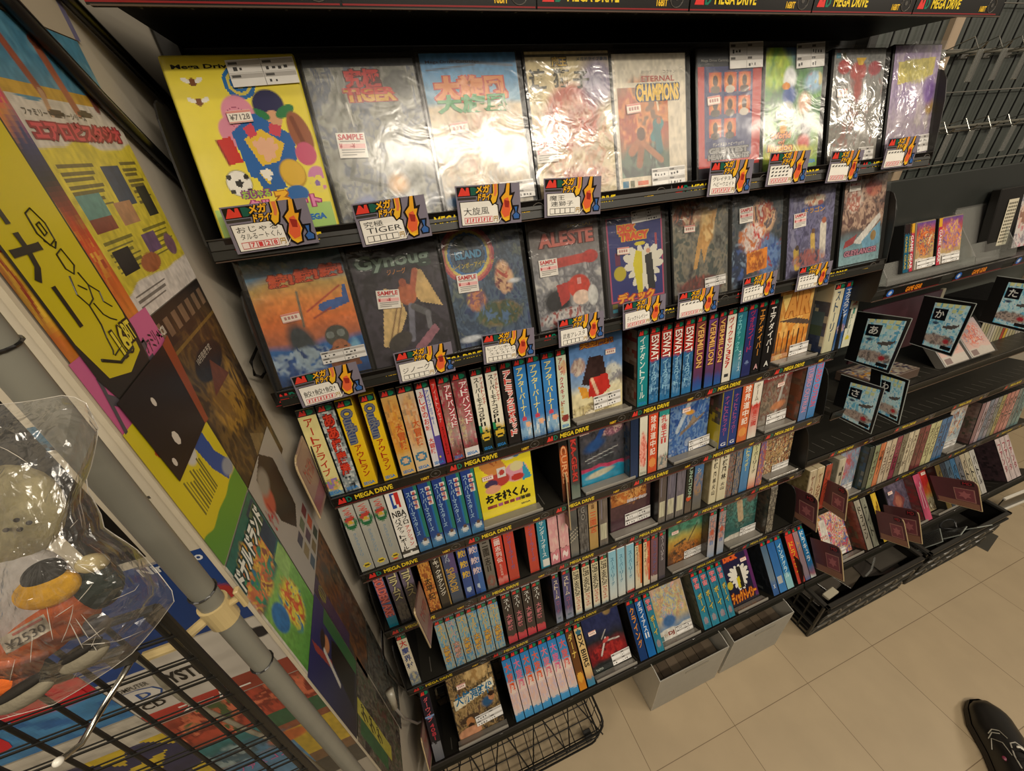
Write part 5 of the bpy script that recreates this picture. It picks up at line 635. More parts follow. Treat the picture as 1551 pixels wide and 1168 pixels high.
row7 += [((878.8, 1047.6), (890, 1042.5), ('brown yellow-kanji', [(0, 'c8842c'), (.15, 'b8742c'), (.3, '6a4426'), (1, '5a3c26')], [V('ダーナ', 'd8b85a', .2, .8, .5, .9)], dict(ops=[('e', .5, .2, .4, .08, 0, 'd09a3c')]))), ((891.4, 1042), (903, 1034.7), ('tan black-lettered', [(0, '3f7a98'), (.1, '4a7a94'), (.14, 'b08a68'), (.25, 'd0b078'), (1, 'd0b47c')], [Rt('DX BIIRS', '2a2622', .2, .85, .3, .82)], dict(ops=[('e', .5, .86, .4, .04, 0, '3a6a7c')]))),
 ((900.6, 1019.7), 0, dict(d='night-sky red-ground fighter', w=.128, res=(56, 78), price=(.12, .62), state=(.52, .04, .062, .032), ops=[('g', [(0, '1c2220'), (.12, '2a2a2a'), (.2, '7a2326'), (.4, '6a2a2c'), (.5, '2a2a2e'), (.7, '2c3050'), (1, '2a3054')]), ('e', .7, .9, .1, .06, 0, '8a7248', .5), ('c', 7, ['8a2426', 'a8302c', '5a2022'], .8, .5, .3, .5, .14), ('l', .3, .25, .5, .5, .02, 'c8c0b8'), ('l', .45, .45, .85, .42, .018, 'b8b0a8'), ('l', .4, .5, .55, .62, .012, 'a8a09a'), ('e', .5, .46, .1, .03, 20, 'b84a48')], t=[('TAITO', (.06, .04, .26, .075), 'a8b0a4', dict(w=.03))])),
 ((971.3, 999.3), (982.9, 994.5), ('navy orange-lettered', [(0, '1f3a6a'), (1, '1f355c')], [V('クライング', 'd88a2c', .25, .8, .2, .88)], dict(side=['1c1a18', '2a2624', '23211f', '1a1816']))), ((983.7, 994.2), (995.5, 988.7), ('royal blue white-lettered', [(0, '1f66a8'), (.3, '1f5c9c'), (1, '24568f')], [V('ダライアスⅡ', 'd8dce0', .25, .75, .3, .92)], {})), ((996.5, 988.4), (1008, 982), BOY(' pictured')),
 ((1005, 959.7), 0, dict(d='white-bordered pastel-picture', w=.128, wrap=True, frame='d0ccc4', ops=[('g', [(0, 'd8d4cc'), (.16, 'd4d0c4'), (.17, '6f8aa8'), (.4, 'c8b078'), (.7, 'b8a878'), (1, 'c09a88')]), ('c', 9, ['d8b080', 'b88a7a', 'c8c088', '8aa0b8', 'd8a898'], .85, .5, .62, .5, .4), ('e', .4, .3, .2, .1, 0, '3f6a9c', .5), ('b', .03, .02, .12, .1, '4a7a7c')], t=[('DJ', (.28, .05, .46, .13), '8a3a2c', dict(w=.05)), ('マイ', (.15, .05, .26, .12), 'a87a34', {})], state=(.5, .05, .06, .024))),
 ((1071.6, 944.5), (1083, 939.7), (BOY('')[0] + ' green-sided', BOY('')[1], BOY('')[2], dict(BOY('')[3], side=['4a4a3a', '5a5a48', '6a6450', '4c5040']))), ((1083.6, 939.4), (1094.8, 934.8), BOY('')), ((1095.4, 934.5), (1107, 931), BOY('')), ((1107.6, 930.6), (1117, 926.5), BOY('')),
 ((1116, 909.7), 0, dict(d='black and purple white-burst', w=.118, price=(.66, .72), ops=[('g', [(0, '22202a'), (.5, '22223a'), (1, '2a2440')]), ('b', .9, .05, 1, .95, '5a2a5c'), ('s', .5, .5, .36, 14, 'd8d4c8'), ('p', [(.42, .28), (.6, .28), (.62, .66), (.46, .68)], '2a2824'), ('p', [(.38, .3), (.48, .3), (.5, .5), (.4, .48)], 'c8b82c'), ('e', .12, .4, .1, .07, 0, 'b8a83a')], t=[('DICK', (.1, .82, .6, .93), 'd8642c', dict(ol='a83a24', w=.06)), ('ディックトレイシー', (.06, .05, .95, .26), 'e0902c', dict(ol='8a3a1c', w=.04))])),
 ((1175, 899), (1183.6, 895), ('steel-blue dark-sided', [(0, '3a5a8c'), (.15, '3f6094'), (.3, '6a7a88'), (1, '44607a')], [V('X', 'c8d0d4', .3, .7, .12, .2)], dict(side=['16181c', '22262c', '1c2024', '2a2e34'], sops=[('b', .1, .03, .7, .12, '4a4e50')]))), ((1184.2, 895), (1194.5, 891), ('blue small-labelled', [(0, '3f78b0'), (.3, '3a6ca4'), (1, '2a5c98')], [], dict(ops=[('b', .15, .16, .7, .3, 'a8a8a4')]))), ((1195, 890.6), (1204.6, 886.4), ('blue pale-footed white-lettered', [(0, '8fb8bc'), (.25, '7ab0bc'), (.3, '2f74a8'), (1, '2a66a0')], [V('インテグラル', 'c4e0e4', .2, .75, .2, .85)], {})),
 ((1210, 884.5), (1219.4, 881.6), ('red-orange yellow-lettered', [(0, 'b84a44'), (.2, 'c4452c'), (1, 'c43c34')], [V('ドラゴン', 'e0a02c', .2, .8, .2, .8)], {})), ((1219.8, 881.4), (1228, 876.8), ('mauve', [(0, '5a6a9c'), (.1, '8a7a84'), (1, '9a7a7c')], [V('トイ', 'c89a54', .3, .75, .55, .75)], {})), ((1228.5, 876.4), (1237.6, 871), ('bright blue white-lettered', [(0, 'b8c4c0'), (.08, '8a5a64'), (.25, '2a6a9c'), (1, '2a7cb0')], [V('ドラキュラ', 'd8e4e4', .2, .8, .3, .9)], {}))]
row(YS[7], ZB[7], 36, SHN[7], row7, 500)
# ================================================================ right bay
RB, RD, RE = 'right bay index-sign shelf', 'right bay long row', 'right bay crate-side shelf'
rs = random.Random(3)
def plain(d, col, txt='', tc='3a342c', **o): return (d, [(0, mixc(lin(col), lin(col), 0) and col), (.12, col), (1, col)], [V(txt, tc, .25, .8, .2, .88)] if txt else [], dict(md=0, ops=[('n', 8, .25)], **o))
pal = [('cream brown-lettered', 'c4b494', 'ゲームソフト'), ('cream red-brown lettered', 'c8b48e', 'ゲームソフト'), ('red and black-lettered', 'a8402c', 'サンダー')]
pxs = [((1213, 787), (1223.5, 782)), ((1224, 782), (1234.6, 777)), ((1236.5, 776), (1246, 772))]
rd = [(a, b2, plain(p[0], p[1], p[2], '7a3a24', body='b8a888' if i < 2 else '2a2624', **(dict(side=['7a6a44', '8a7a50', '6a5c3c', '8f8058']) if i == 0 else {}))) for i, ((a, b2), p) in enumerate(zip(pxs, pal))]
rd += [((1257, 765.5), (1267, 761), plain('cream thick-sided', 'bdb49c', 'ゴ', side=['8a8470', '9c9480', '7a745f', 'a8a08a'], body='a8a08a')),
       ((1266, 740), 0, dict(d='red-and-blue pictured small', s=.03, w=.10, state=(.3, .02, .06, .03), ops=[('g', [(0, '7a94a8'), (.4, '6a8098'), (1, '7a8a9c')]), ('e', .35, .6, .28, .3, 0, 'b83a48', .5), ('e', .7, .3, .3, .2, 0, '8a9aac', .6), ('c', 7, ['b85a5a', '8aa0b8', 'c8c0b8'], .5)])),
       ((1301, 747.5), (1308, 744), plain('dark green thick-sided', '2f3a34', '', side=['2a302c', '3a443c', '2c4a60', '77756a'], body='262c28'))]
cs = [('sage green', '8a9270', 'サイオン'), ('orange', 'c8764a', 'ザ'), ('cream grey-footed', 'c4b49c', 'シャイニング'), ('cream black-scribbled', 'c0ae94', 'シャイニング'), ('crimson', '8a3a4c', 'ジュエル'), ('grey black-lettered', '77705c', 'ショーブ'), ('ivory', 'c8bca0', 'シルキード'), ('pale cream', 'c4b89c', 'スーパー'), ('dark maroon', '6a3434', 'スト'), ('maroon', '7a3a3c', 'スト'), ('pale yellow-green', 'bcb888', 'スノーブロス'), ('lemon', 'c0bc8c', 'ゼロウィング'), ('blue and yellow', '3f6a94', 'ソニック'), ('blue cream-footed', '3a6a98', 'ソード')]
x0, y0 = 1309, 743.5
for k, (d, c, tx) in enumerate(cs):
    a = x0 + k * 8.35; b2 = y0 - .462 * (a - x0); rd.append(((a, b2), (a + 8.0, b2 - 3.6), plain(d, c, tx, '4a342c')))
rd.append(((1429, 672), 0, dict(d='pale colourful pictured', s=.03, w=.105, state=(.2, .03, .07, .03), ops=[('g', [(0, 'c8ccc8'), (.4, 'a8b8c0'), (1, 'b8a490')]), ('c', 8, ['b8643c', 'd8c8b0', 'a0b8c4', '8a4a34'], .9, .5, .6, .55, .4)])))
cs = [('thick mauve-sided', '8a6a70', ''), ('rose-white', 'b09aa0', 'タ'), ('blue-grey', '77808f', 'ダイナ'), ('grey lilac', '8f8a94', 'チェル'), ('grey-green', '84867c', 'テト'), ('mustard', 'a89a64', 'デビル'), ('salmon', 'b8786c', 'トア'), ('salmon white-lettered', 'bc7f74', 'ドラ'), ('pale salmon', 'c08a80', 'ドラ'), ('grey blue-lettered', '7c8480', 'ナイ'), ('sea-green', '6a8484', 'バト'), ('pale sea-green', '74908c', 'バト')]
x0, y0 = 1467, 673.5
for k, (d, c, tx) in enumerate(cs):
    a = x0 + k * 6.2; b2 = y0 - .44 * (a - x0); rd.append(((a, b2), (a + 5.9, b2 - 2.6), plain(d, c, tx, '4a4444', **(dict(side=['6a4a48', '5a4440', '7a6058', '4a4a3c']) if k == 0 else {}))))
row(.50, .397, 11, RD, rd, 600)
re = [((1258, 843), 0, dict(d='pastel crowd-picture red-titled', s=.04, w=.13, wrap=True, state=(.2, .02, .07, .024), ops=[('g', [(0, 'd8b89a'), (1, 'b8b0a8')]), ('c', 10, ['c8485a', '3f6ab0', 'd8a04a', 'd8d4cc', 'c86a4a', 'd87a9a'], .95), ('p', [(.02, .2), (.3, .2), (.3, .8), (.1, .8)], 'd8d4c8')], t=[('ドラゴン', (.04, .4, .28, .5), 'b8342f', dict(w=.03))])),
      ((1318, 829), (1326, 825.5), plain('red picture-sided grey', '9a9484', 'ドラゴン', '3a342c', side=['7a3a30', '8a4a3a', '5a4438', '6a6048'])), ((1327, 825), (1335, 821), plain('grey sage', '848474', 'ナイト', '3a3a34')),
      ((1342, 818), (1350, 814), plain('yellow', 'c8a838', 'バ', '7a4a1c')),
      ((1368, 785), 0, dict(d='dull violet emblem-picture', s=.04, w=.12, price=(.12, .7), ops=[('g', [(0, '4a4454'), (1, '5c5668')]), ('c', 7, ['4a4456', '6a6070', '3a3640'], .7), ('p', [(.5, .75), (.8, .5), (.5, .25), (.2, .5)], '7a4444'), ('e', .5, .5, .15, .12, 0, 'a86a58', .5)])),
      ((1398, 797), (1408, 792), plain('pink-spined red-sided', 'b8506a', 'バ', 'e0b8c0', side=['8a2a2c', '77302f', '5a3a34', '6a4a44'])),
      ((1413, 768), 0, dict(d='red-sky desert-picture', s=.04, w=.12, price=(.2, .8), ops=[('g', [(0, 'a89878'), (.3, 'b0985c'), (.4, 'c86a34'), (.6, 'b8302c'), (1, 'b0302c')]), ('e', .55, .55, .2, .1, 30, 'c8782c', .5), ('c', 8, ['d8d0b8', '5a4a3c', 'a8a088'], .8, .4, .15, .4, .16)]))]
cs = [('brown and yellow', '6a5a34'), ('slate dark', '3a4048'), ('grey-blue', '4a5c6c'), ('blue white-lettered', '3f6484'), ('grey', '66666a'), ('cream thin', 'a89c84'), ('ivory thin', 'b0a88f'), ('white-edged', 'b4b0a8')]
x0, y0 = 1432, 779.5
for k, (d, c) in enumerate(cs):
    a = x0 + k * 7.4; b2 = y0 - .497 * (a - x0); re.append(((a, b2), (a + 7.1, b2 - 3.4), plain(d, c, 'バトル', '2a2a2a')))
x0, y0 = 1522, 735
for k in range(3):
    a = x0 + k * 7; b2 = y0 - .497 * (a - x0); re.append(((a, b2), (a + 6.7, b2 - 3.2), plain(['white rose-lettered plum-sided', 'white rose-lettered', 'rose-edged white'][k], 'c4b4b0', 'ファンタ', '9a4a54', **(dict(side=['33282c', '3f3034', '4a383c', '2c2426']) if k == 0 else {}))))
row(.393, .209, 36, RE, re, 700)
# cases standing behind the index signs
rb = []
x0, y0 = 1462, 549
for k in range(16):
    a = x0 + k * 4.6; rb.append(((a, y0 - .327 * (a - x0)), (a + 4.3, y0 - .327 * (a - x0) - 1.4), plain(['ivory', 'cream', 'pale olive', 'grey-cream', 'warm white'][k % 5] + ' slim', ['b4ac90', 'aca27e', 'a09a78', 'a8a090', 'b8b0a0'][k % 5] if k not in (8, 9) else ['a84a34', 'c8a040'][k - 8], '')))
y, z = board_pt(.53, .828, 9, .05)
for n, (a, b2, sp) in enumerate(rb):
    X = on_y(a, .60)[0]; w = on_y(b2, .60)[0] - X
    spine_case(sp[0] + ' game case, %s of the row behind the index signs' % NTH[n], 'slim cases behind the index signs', X, max(w, .009), .60, .825, 9, sp, 800 + n)
# ================================================================ flame price cards clipped to the edge strips
def card_mesh(w, h):
    mb = MB(); mb.box(0, -.0006, 0, w, 0, h, '7d7683'); q = lambda u, v, l=1: (u * w, -.0006 - .0002 * l, v * h); P = lambda pts, c, l=1: mb.poly([q(a, b2, l) for a, b2 in pts], c)
    P([(.02, .74), (.36, .74), (.36, .97), (.02, .97)], '1a1715'); P([(.03, .76), (.09, .95), (.115, .95), (.15, .86), (.165, .95), (.2, .95), (.21, .76)], 'dd3f32', 2)
    P([(.225, .76), (.225, .95), (.28, .95), (.335, .9), (.335, .81), (.28, .76)], '1f5a48', 2); P([(.02, .66), (.3, .66), (.3, .72), (.02, .72)], '3a3733')
    text(mb, 'メガ', lambda u, v, l: q(u, v, l), (.31, .80, .52, .99), 'eeb02c', 'h', 2, '1a1512', .05, .1); text(mb, 'ドライブ', lambda u, v, l: q(u, v, l), (.33, .62, .60, .80), 'eeb02c', 'h', 2, '1a1512', .05, .1)
    P([(.04, .03), (.64, .03), (.64, .5), (.5, .62), (.04, .62)], '1d1917', 1.5); P([(.05, .045), (.63, .045), (.62, .48), (.49, .605), (.05, .605)], 'e9e4da', 2)
    P([(.56, 1.0), (.55, .8), (.5, .62), (.54, .48), (.62, .55), (.66, .75), (.67, 1.0)], '1d1512', 2.4); P([(.575, 1.0), (.57, .8), (.525, .64), (.55, .52), (.6, .57), (.64, .75), (.65, 1.0)], 'e9b22c', 2.8); P([(.59, 1.0), (.59, .82), (.575, .72), (.6, .7), (.63, .8), (.64, 1.0)], 'df7a4a', 3)
    P([(.78, 1.0), (.74, .8), (.66, .66), (.69, .5), (.64, .3), (.66, .12), (.73, .02), (.82, .06), (.84, .25), (.88, .36), (.86, .56), (.92, .78), (.86, .76), (.86, 1.0)], '1d1512', 2.4)
    P([(.795, 1.0), (.765, .78), (.69, .66), (.715, .5), (.665, .3), (.685, .15), (.735, .06), (.8, .09), (.815, .26), (.85, .36), (.835, .56), (.87, .7), (.82, .7), (.84, 1.0)], 'e8a62a', 2.8)
    P([(.735, .62), (.8, .66), (.835, .4), (.8, .2), (.72, .16), (.675, .3)], 'e0633a', 3.1); P([(.735, .6), (.82, .56), (.8, .4), (.74, .42)], '9a2f24', 3.3); P([(.68, .16), (.8, .12), (.74, .06)], 'efbd34', 3.4)
    P([(.655, .12), (.68, .2), (.62, .08), (.63, .16), (.58, .1), (.6, .03)], 'e8e2d8', 3.5)
    P([(.86, .08), (.97, .08), (.985, .2), (.945, .27), (.965, .4), (.97, .45), (.86, .45), (.875, .4), (.89, .27), (.845, .2)], '17181c', 2.4); P([(.88, .11), (.955, .11), (.965, .2), (.92, .27), (.94, .41), (.895, .41), (.91, .27), (.865, .2)], '3a64a4', 2.8)
    return mb.mesh('price_card', GLOSS)
CARDS = [
 (1, (361, 386), (485, 371), ['おじゃる', 'タルるートくん'], '7128', 'at the foot of the bright yellow cover'), (1, (549, 376), (657, 361), ['究極', 'TIGER'], '', 'at the foot of the dull grey metallic cover'),
 (1, (695.6, 346), (790.5, 334), ['大旋風'], 'x', 'at the foot of the sky-blue and sand cover'), (1, (824.6, 330), (908, 321), ['魔王', '連獅子'], '', 'at the foot of the red-disc cover'),
 (1, (1068.7, 295.6), (1136, 294), ['グレイテスト', 'ヘビーウエイト'], 'x', 'at the foot of the nine-portrait cover'), (1, (1156.7, 286), (1219, 274), 3, 'x', 'at the foot of the green leafy cover'),
 (1, (1245, 277), (1305.7, 272.6), 1, 'x', 'at the foot of the silver-grey cover'), (1, (1331.4, 257.7), (1384, 251), 1, 'x', 'at the foot of the pale lavender cover'),
 (2, (455.7, 614), (558, 601), ['鮫!鮫!鮫!'], 'x', 'below the orange sea-battle cover'), (2, (607, 578.7), (690, 565), ['ジノーグ'], '', 'below the winged-statue cover'),
 (2, (733, 553.6), (809.7, 535), ['レインボー', 'アイランド', 'エキストラ'], '', 'below the rainbow-arch cover'), (2, (846.7, 526), (915, 514), ['武者アレスタ'], '', 'below the red-and-white machine cover'),
 (2, (942.5, 501), (1006.9, 487.6), ['ディックトレイシー'], 'x', 'below the navy white-burst cover'), (2, (1026, 483), (1081, 472.8), 1, 'x', 'below the rearing-horse cover'),
 (2, (1121, 459.4), (1173, 450.5), 2, '', 'below the red-and-white heroes cover'), (2, (1201.6, 442), (1252, 433), 2, '', 'below the lavender party cover')]
CM = {}
for n, (i, bl, br, lines, price, where) in enumerate(CARDS):
    y = YS[i] - .009; A, B = on_y(bl, y), on_y(br, y); w = .090; h = .050
    if i not in CM: CM[i] = card_mesh(w, h)
    t = link('price_card', CM[i], None, (A[0] + (B[0] - A[0] - w) / 2, y, (A[2] + B[2]) / 2 + .001), (-math.radians(7), random.uniform(-.03, .06), random.uniform(-.06, .06)))
    tag(t, 'grey price card with flame drawing %s' % where, 'price card', 'flame price cards on the shelf edges')
    mb = MB(); to3 = lambda u, v, l: (u * w, -.0011 - .0002 * l, v * h); rq = random.Random(n)
    mb.quad(to3(.06, .06, 0), to3(.62, .06, 0), to3(.60, .47, 0), to3(.06, .47, 0), 'ece7dd')
    if isinstance(lines, int):
        for k in range(lines):
            for j in range(5): mb.quad(*[to3(.09 + .09 * j + a, .5 - .11 * k + b2, 1) for a, b2 in ((0, 0), (.05, .01), (.06, .05 + rq.uniform(0, .03)), (.01, .04))], '3a3835')
    else:
        hh = .30 / max(len(lines), 1)
        for k, s in enumerate(lines):
            ww = min(.48, .13 * len(s)); ht = min(hh * .86, .19); text(mb, s, to3, (.09 + .02 * k, .58 - hh * (k + 1) + .0, .09 + .02 * k + ww, .58 - hh * (k + 1) + ht), '26241f', 'h', 1, None, -.002)
    for k in range(5):
        a = .09 + .088 * k; mb.quad(to3(a, .08, 1), to3(a + .086, .08, 1), to3(a + .086, .23, 1), to3(a, .23, 1), 'c0504a' if price else '4a4641'); mb.quad(to3(a + .006, .095, 2), to3(a + .08, .095, 2), to3(a + .08, .215, 2), to3(a + .006, .215, 2), 'ecdcd6' if price else 'ece7dd')
        if price == 'x': mb.quad(to3(a + .025, .11, 3), to3(a + .045, .11, 3), to3(a + .06, .2, 3), to3(a + .035, .2, 3), 'cf4a48')
        elif price and k: text(mb, price[k - 1], to3, (a + .02, .105, a + .066, .205), 'cf3a3c', 'h', 3, None, .03)
    text(mb, '円', to3, (.545, .09, .61, .22), 'b08a2c', 'h', 3)
    mb.build('name_panel', PRINT, t)
# ================================================================ divider plates sticking out of the shelves
def plate(name, label, cat, grp, x, pts, face, edge, art=None, th=.0022, right=False):
    """flat plate standing across the shelf; pts are its outline as (y, z)"""
    P = np.array(pts); c = P.mean(0); t = MB().prism([tuple(p - c) for p in P], -th / 2, th / 2, face).build(name, PLAST, None, loc=(x, c[0], c[1])); tag(t, label, cat, grp)
    s = 1 if right else -1; rim = MB(); n = len(P)
    for i in range(n):
        a, b2 = P[i] - c, P[(i + 1) % n] - c
        if min(a[0], b2[0]) < -.01 and (a[0] + b2[0]) / 2 < -.005: rim.tube([(0, *a), (0, *b2)], .0016, edge, 6)
    if rim.v: rim.build('edge_strip', PLAST, t)
    if art:
        mb = MB(); f = lambda u, v, l: (s * (th / 2 + .0003 * l), *(bil(P, u, v) - c)); art(mb, f); mb.build('face_print', PRINT, t)
    return t
def bil(P, u, v):   # P ordered: back-top, front-top, front-bottom, back-bottom
    return (P[0] * (1 - u) + P[1] * u) * v + (P[3] * (1 - u) + P[2] * u) * (1 - v)
def brown_art(mb, f):
    for a, c in (((.0, .0, 1, .16), '8a6450'), ((0, .16, 1, .2), '8a6450'), ((.66, .83, .95, .97), '2a1c1e')): mb.quad(f(a[0], a[1], 1), f(a[2], a[1], 1), f(a[2], a[3], 1), f(a[0], a[3], 1), c)
    text(mb, 'MD', f, (.7, .85, .9, .95), 'a83038', 'h', 2)
    mb.quad(f(.46, .22, 2), f(.94, .22, 2), f(.94, .7, 2), f(.46, .7, 2), 'a87a70'); mb.quad(f(.485, .245, 3), f(.915, .245, 3), f(.915, .675, 3), f(.485, .675, 3), '7c444a')
    mb.poly([f(.7 + .17 * math.cos(q) * (1 if k % 2 else .55), .46 + .16 * math.sin(q) * (1 if k % 2 else .55), 4) for k, q in enumerate(np.linspace(0, 6.283, 13)[:-1])], 'a86668')
def rnd(pts, r=.022):
    """round the two front corners of (back-top, front-top, front-bottom, back-bottom)"""
    P = [np.array(p, float) for p in pts]; out = [P[0]]
    a, b2, c = P[0], P[1], P[2]; d1 = (a - b2) / np.linalg.norm(a - b2); d2 = (c - b2) / np.linalg.norm(c - b2)
    for k in range(6):
        t = k / 5; out.append(b2 + d1 * r * (1 - t) ** 2 + d2 * r * t ** 2)
    return out + [P[2], P[3]]
def divider(x, px, label, col='5a3638', art=brown_art, right=False, back=.0):
    Q = [on_x(p, x)[1:] for p in px]
    if back: Q[0] = Q[0] + np.array([back, -.01]); Q[3] = Q[3] + np.array([back, -.01])
    P4 = np.array(Q); t = plate('divider_plate', label, 'shelf divider', 'brown divider plates standing across the shelves', x, rnd(Q), col, 'b8a27c', None, right=right)
    c = np.array(rnd(Q)).mean(0); mb = MB(); s = 1 if right else -1; f = lambda u, v, l: (s * (.0011 + .0003 * l), *(bil(P4, .04 + .93 * u, .02 + .95 * v) - c)); art(mb, f); mb.build('face_print', PRINT, t)
def pink_art(mb, f):
    mb.quad(f(.0, .0, 1), f(1, .0, 1), f(1, 1, 1), f(0, 1, 1), '8f7468'); mb.quad(f(.0, .05, 1.5), f(1, .05, 1.5), f(1, .3, 1.5), f(0, .3, 1.5), '87565a')
    text(mb, 'メガドライブ', f, (.2, .5, .85, .8), 'a84a44', 'h', 3)
divider(1.10, [(1188, 730), (1240, 754.8), (1236, 806), (1190, 774)], 'brown divider plate right of the empty black gap on the seventh shelf')
divider(1.24, [(1244, 722), (1285.3, 741.5), (1280, 789), (1241, 763)], 'brown divider plate in front of the red spine on the long pale row')
divider(1.165, [(1227, 814), (1274, 829), (1278, 880.4), (1237, 861)], 'brown divider plate between the blue cases and the pastel crowd-picture')
divider(1.46, [(1326, 773), (1368, 784), (1377, 830), (1334, 815)], 'brown divider plate beside the yellow case, nearer of the close pair')
divider(1.50, [(1338, 764.5), (1391, 773), (1397, 824), (1345, 811)], 'brown divider plate beside the violet emblem cover, farther of the close pair')
divider(1.78, [(1408, 720), (1481, 730), (1488, 775), (1421, 757)], 'large brown divider plate standing before the cream and blue thin cases')
divider(.285, [(814, 674), (857, 716), (864.5, 803), (822, 739)], 'dark brown divider plate beside the flat yellow comic-picture case', '2a1a18')
divider(-.075, [(634, 880), (627, 928), (652, 980.6), (656, 934)], 'pinkish divider plate between the grey column-lettered and orange-brown cases', '6a4a4a', pink_art, True)
divider(-.165, [(641, 1078), (637, 1118), (651, 1172), (655, 1128)], 'pinkish divider plate beside the black red-lettered case on the lowest shelf', '6a4a4a', pink_art, True)
divider(-.183, [(457, 660), (445, 702), (485, 785), (496, 740)], 'pinkish divider plate at the left end of the fourth shelf', '9a7f70', pink_art, True)
def sign_art(ch):
    def art(mb, f):
        C = paint(26, 40, [('g', [(0, '6cbcdc'), (.5, 'a0e0f0'), (1, '7cccec')]), ('c', 7, ['6ac0e8', 'c8f4fc', 'e8fcff', '58b0e0'], .8), ('c', 9, ['94807a', 'c0aca0', '746660'], .95, .45, .2, .6, .14), ('e', .72, .2, .1, .05, 0, 'b83a44', .5), ('p', [(.4, .5), (.7, .56), (.95, .6), (.85, .5), (.6, .46)], '5f5a58'), ('e', .2, .56, .1, .03, 0, '3a4a64', .5), ('b', .6, .02, .95, .09, '1c1c1e')], ord(ch) % 97)
        nv, nu = C.shape[:2]; mb.grid(np.array([[f(.04 + .92 * i / nu, .03 + .94 * j / nv, 1) for i in range(nu + 1)] for j in range(nv + 1)]), C)
        for k in range(5): mb.quad(f(.1 + .16 * k, .9, 2), f(.2 + .16 * k, .9, 2), f(.22 + .16 * k, .97, 2), f(.1 + .16 * k, .97, 2), 'e8efb4')
        for k in range(2): mb.quad(f(.56 + .16 * k, .8, 2), f(.66 + .16 * k, .8, 2), f(.68 + .16 * k, .87, 2), f(.56 + .16 * k, .87, 2), 'd8e8b0')
        mb.quad(f(.08, .62, 2), f(.46, .62, 2), f(.46, .86, 2), f(.08, .86, 2), '12161c'); text(mb, ch, f, (.15, .66, .39, .83), 'e4e6e2', 'h', 3, None, .02)
    return art
def sign(x, px, ch, label):
    Q = np.array([on_x(p, x)[1:] for p in px]); O = Q.copy(); O[0] += (.026, .003); O[3] += (.026, .0); O = O + np.array([(0, .004), (-.004, .004), (-.004, -.004), (0, -.004)])
    c = O.mean(0); t = MB().prism([tuple(p - c) for p in O], -.0015, .0015, '141414').build('index_sign', PLAST, None, loc=(x, c[0], c[1])); tag(t, label, 'index sign', 'blue index signs standing across the shelf')
    mb = MB(); f = lambda u, v, l: (-(.0015 + .0003 * l), *(bil(Q, u, v) - c)); sign_art(ch)(mb, f); mb.build('picture_sheet', GLOSS, t)
    e = MB()
    for a, b2 in ((0, 1), (1, 2), (2, 3)): e.tube([(-.001, *(O[a] - c)), (-.001, *(O[b2] - c))], .0011, '9aa09c', 5)
    e.build('clear_edge', GLOSS, t)
sign(1.2, [(1314, 480), (1378, 484), (1345, 563), (1295, 548)], 'あ', 'blue picture index sign marked with the first kana あ')
sign(1.4, [(1416, 455.6), (1475, 461.6), (1440, 537), (1395, 523)], 'か', 'blue picture index sign marked with the kana か')
sign(1.7, [(1527, 425), (1590, 431), (1556, 502), (1501, 489)], 'た', 'blue picture index sign marked with the kana た')
sign(1.15, [(1288, 576.7), (1337, 589), (1318, 654), (1273, 632)], 'さ', 'blue picture index sign marked with the kana さ')
sign(1.25, [(1334, 565), (1374, 577), (1360, 640), (1329, 625)], 'わ', 'blue picture index sign marked with the kana わ')
# maroon board and leaning covers on the index-sign shelf
t = MB().box(0, 0, 0, .34, .006, .16, '3c2229', .001).build('backing_board', PLAST, None, loc=(1.21, .60, .945), rot=(-.12, 0, .0)); tag(t, 'maroon backing board with pale right edge behind the first index sign', 'board')
MB().box(.33, -.001, 0, .344, .007, .162, '8a8270', .001).build('pale_edge', PLAST, t)
y, z = board_pt(.53, .828, 9, .0)
for n, (px, d) in enumerate((((1425, 570), 'orange-splashed cover in shiny wrap leaning behind the middle index sign'), ((1466, 555), 'second orange-splashed cover in shiny wrap, right of the first'))):
    X = on_y(px, .545)[0]
    t = face_case(d, 'leaning wrapped covers on the index-sign shelf', X, .545, .86, 48, [('g', [(0, 'b8b0a4'), (.2, 'bcb4a8'), (.22, 'c8a89c'), (1, 'a89a9c')]), ('c', 7, ['d8643c', 'c8b8b0', 'b84a3c', 'd89a7a', '8a8a9a'], .9, .5, .6, .5, .4), ('b', .05, .03, .35, .18, '7a625c')], (), 900 + n, (30, 40), w=.12, h=.13, wrap=True, frame='77726a')
    t['category'] = 'game case'
t = MB().box(0, 0, 0, .2, .11, .03, '5a4a40', .002).build('game_case', PLAST, None, loc=(1.30, .555, .852), rot=(-.15, 0, 0)); tag(t, 'dark pictured case lying flat under the first index sign', 'game case')
mb = MB(); sheet(mb, paint(24, 16, [('g', [(0, '77706a'), (1, '4a4448')]), ('c', 7, ['3a3444', '8a7a6a', 'a8a090', '5a4a5a', 'b8863a'], .9)], 77, .6), lambda u, v, l: (.004 + .192 * u, .004 + .1 * v, .0305)); mb.build('cover_insert', PRINT, t)
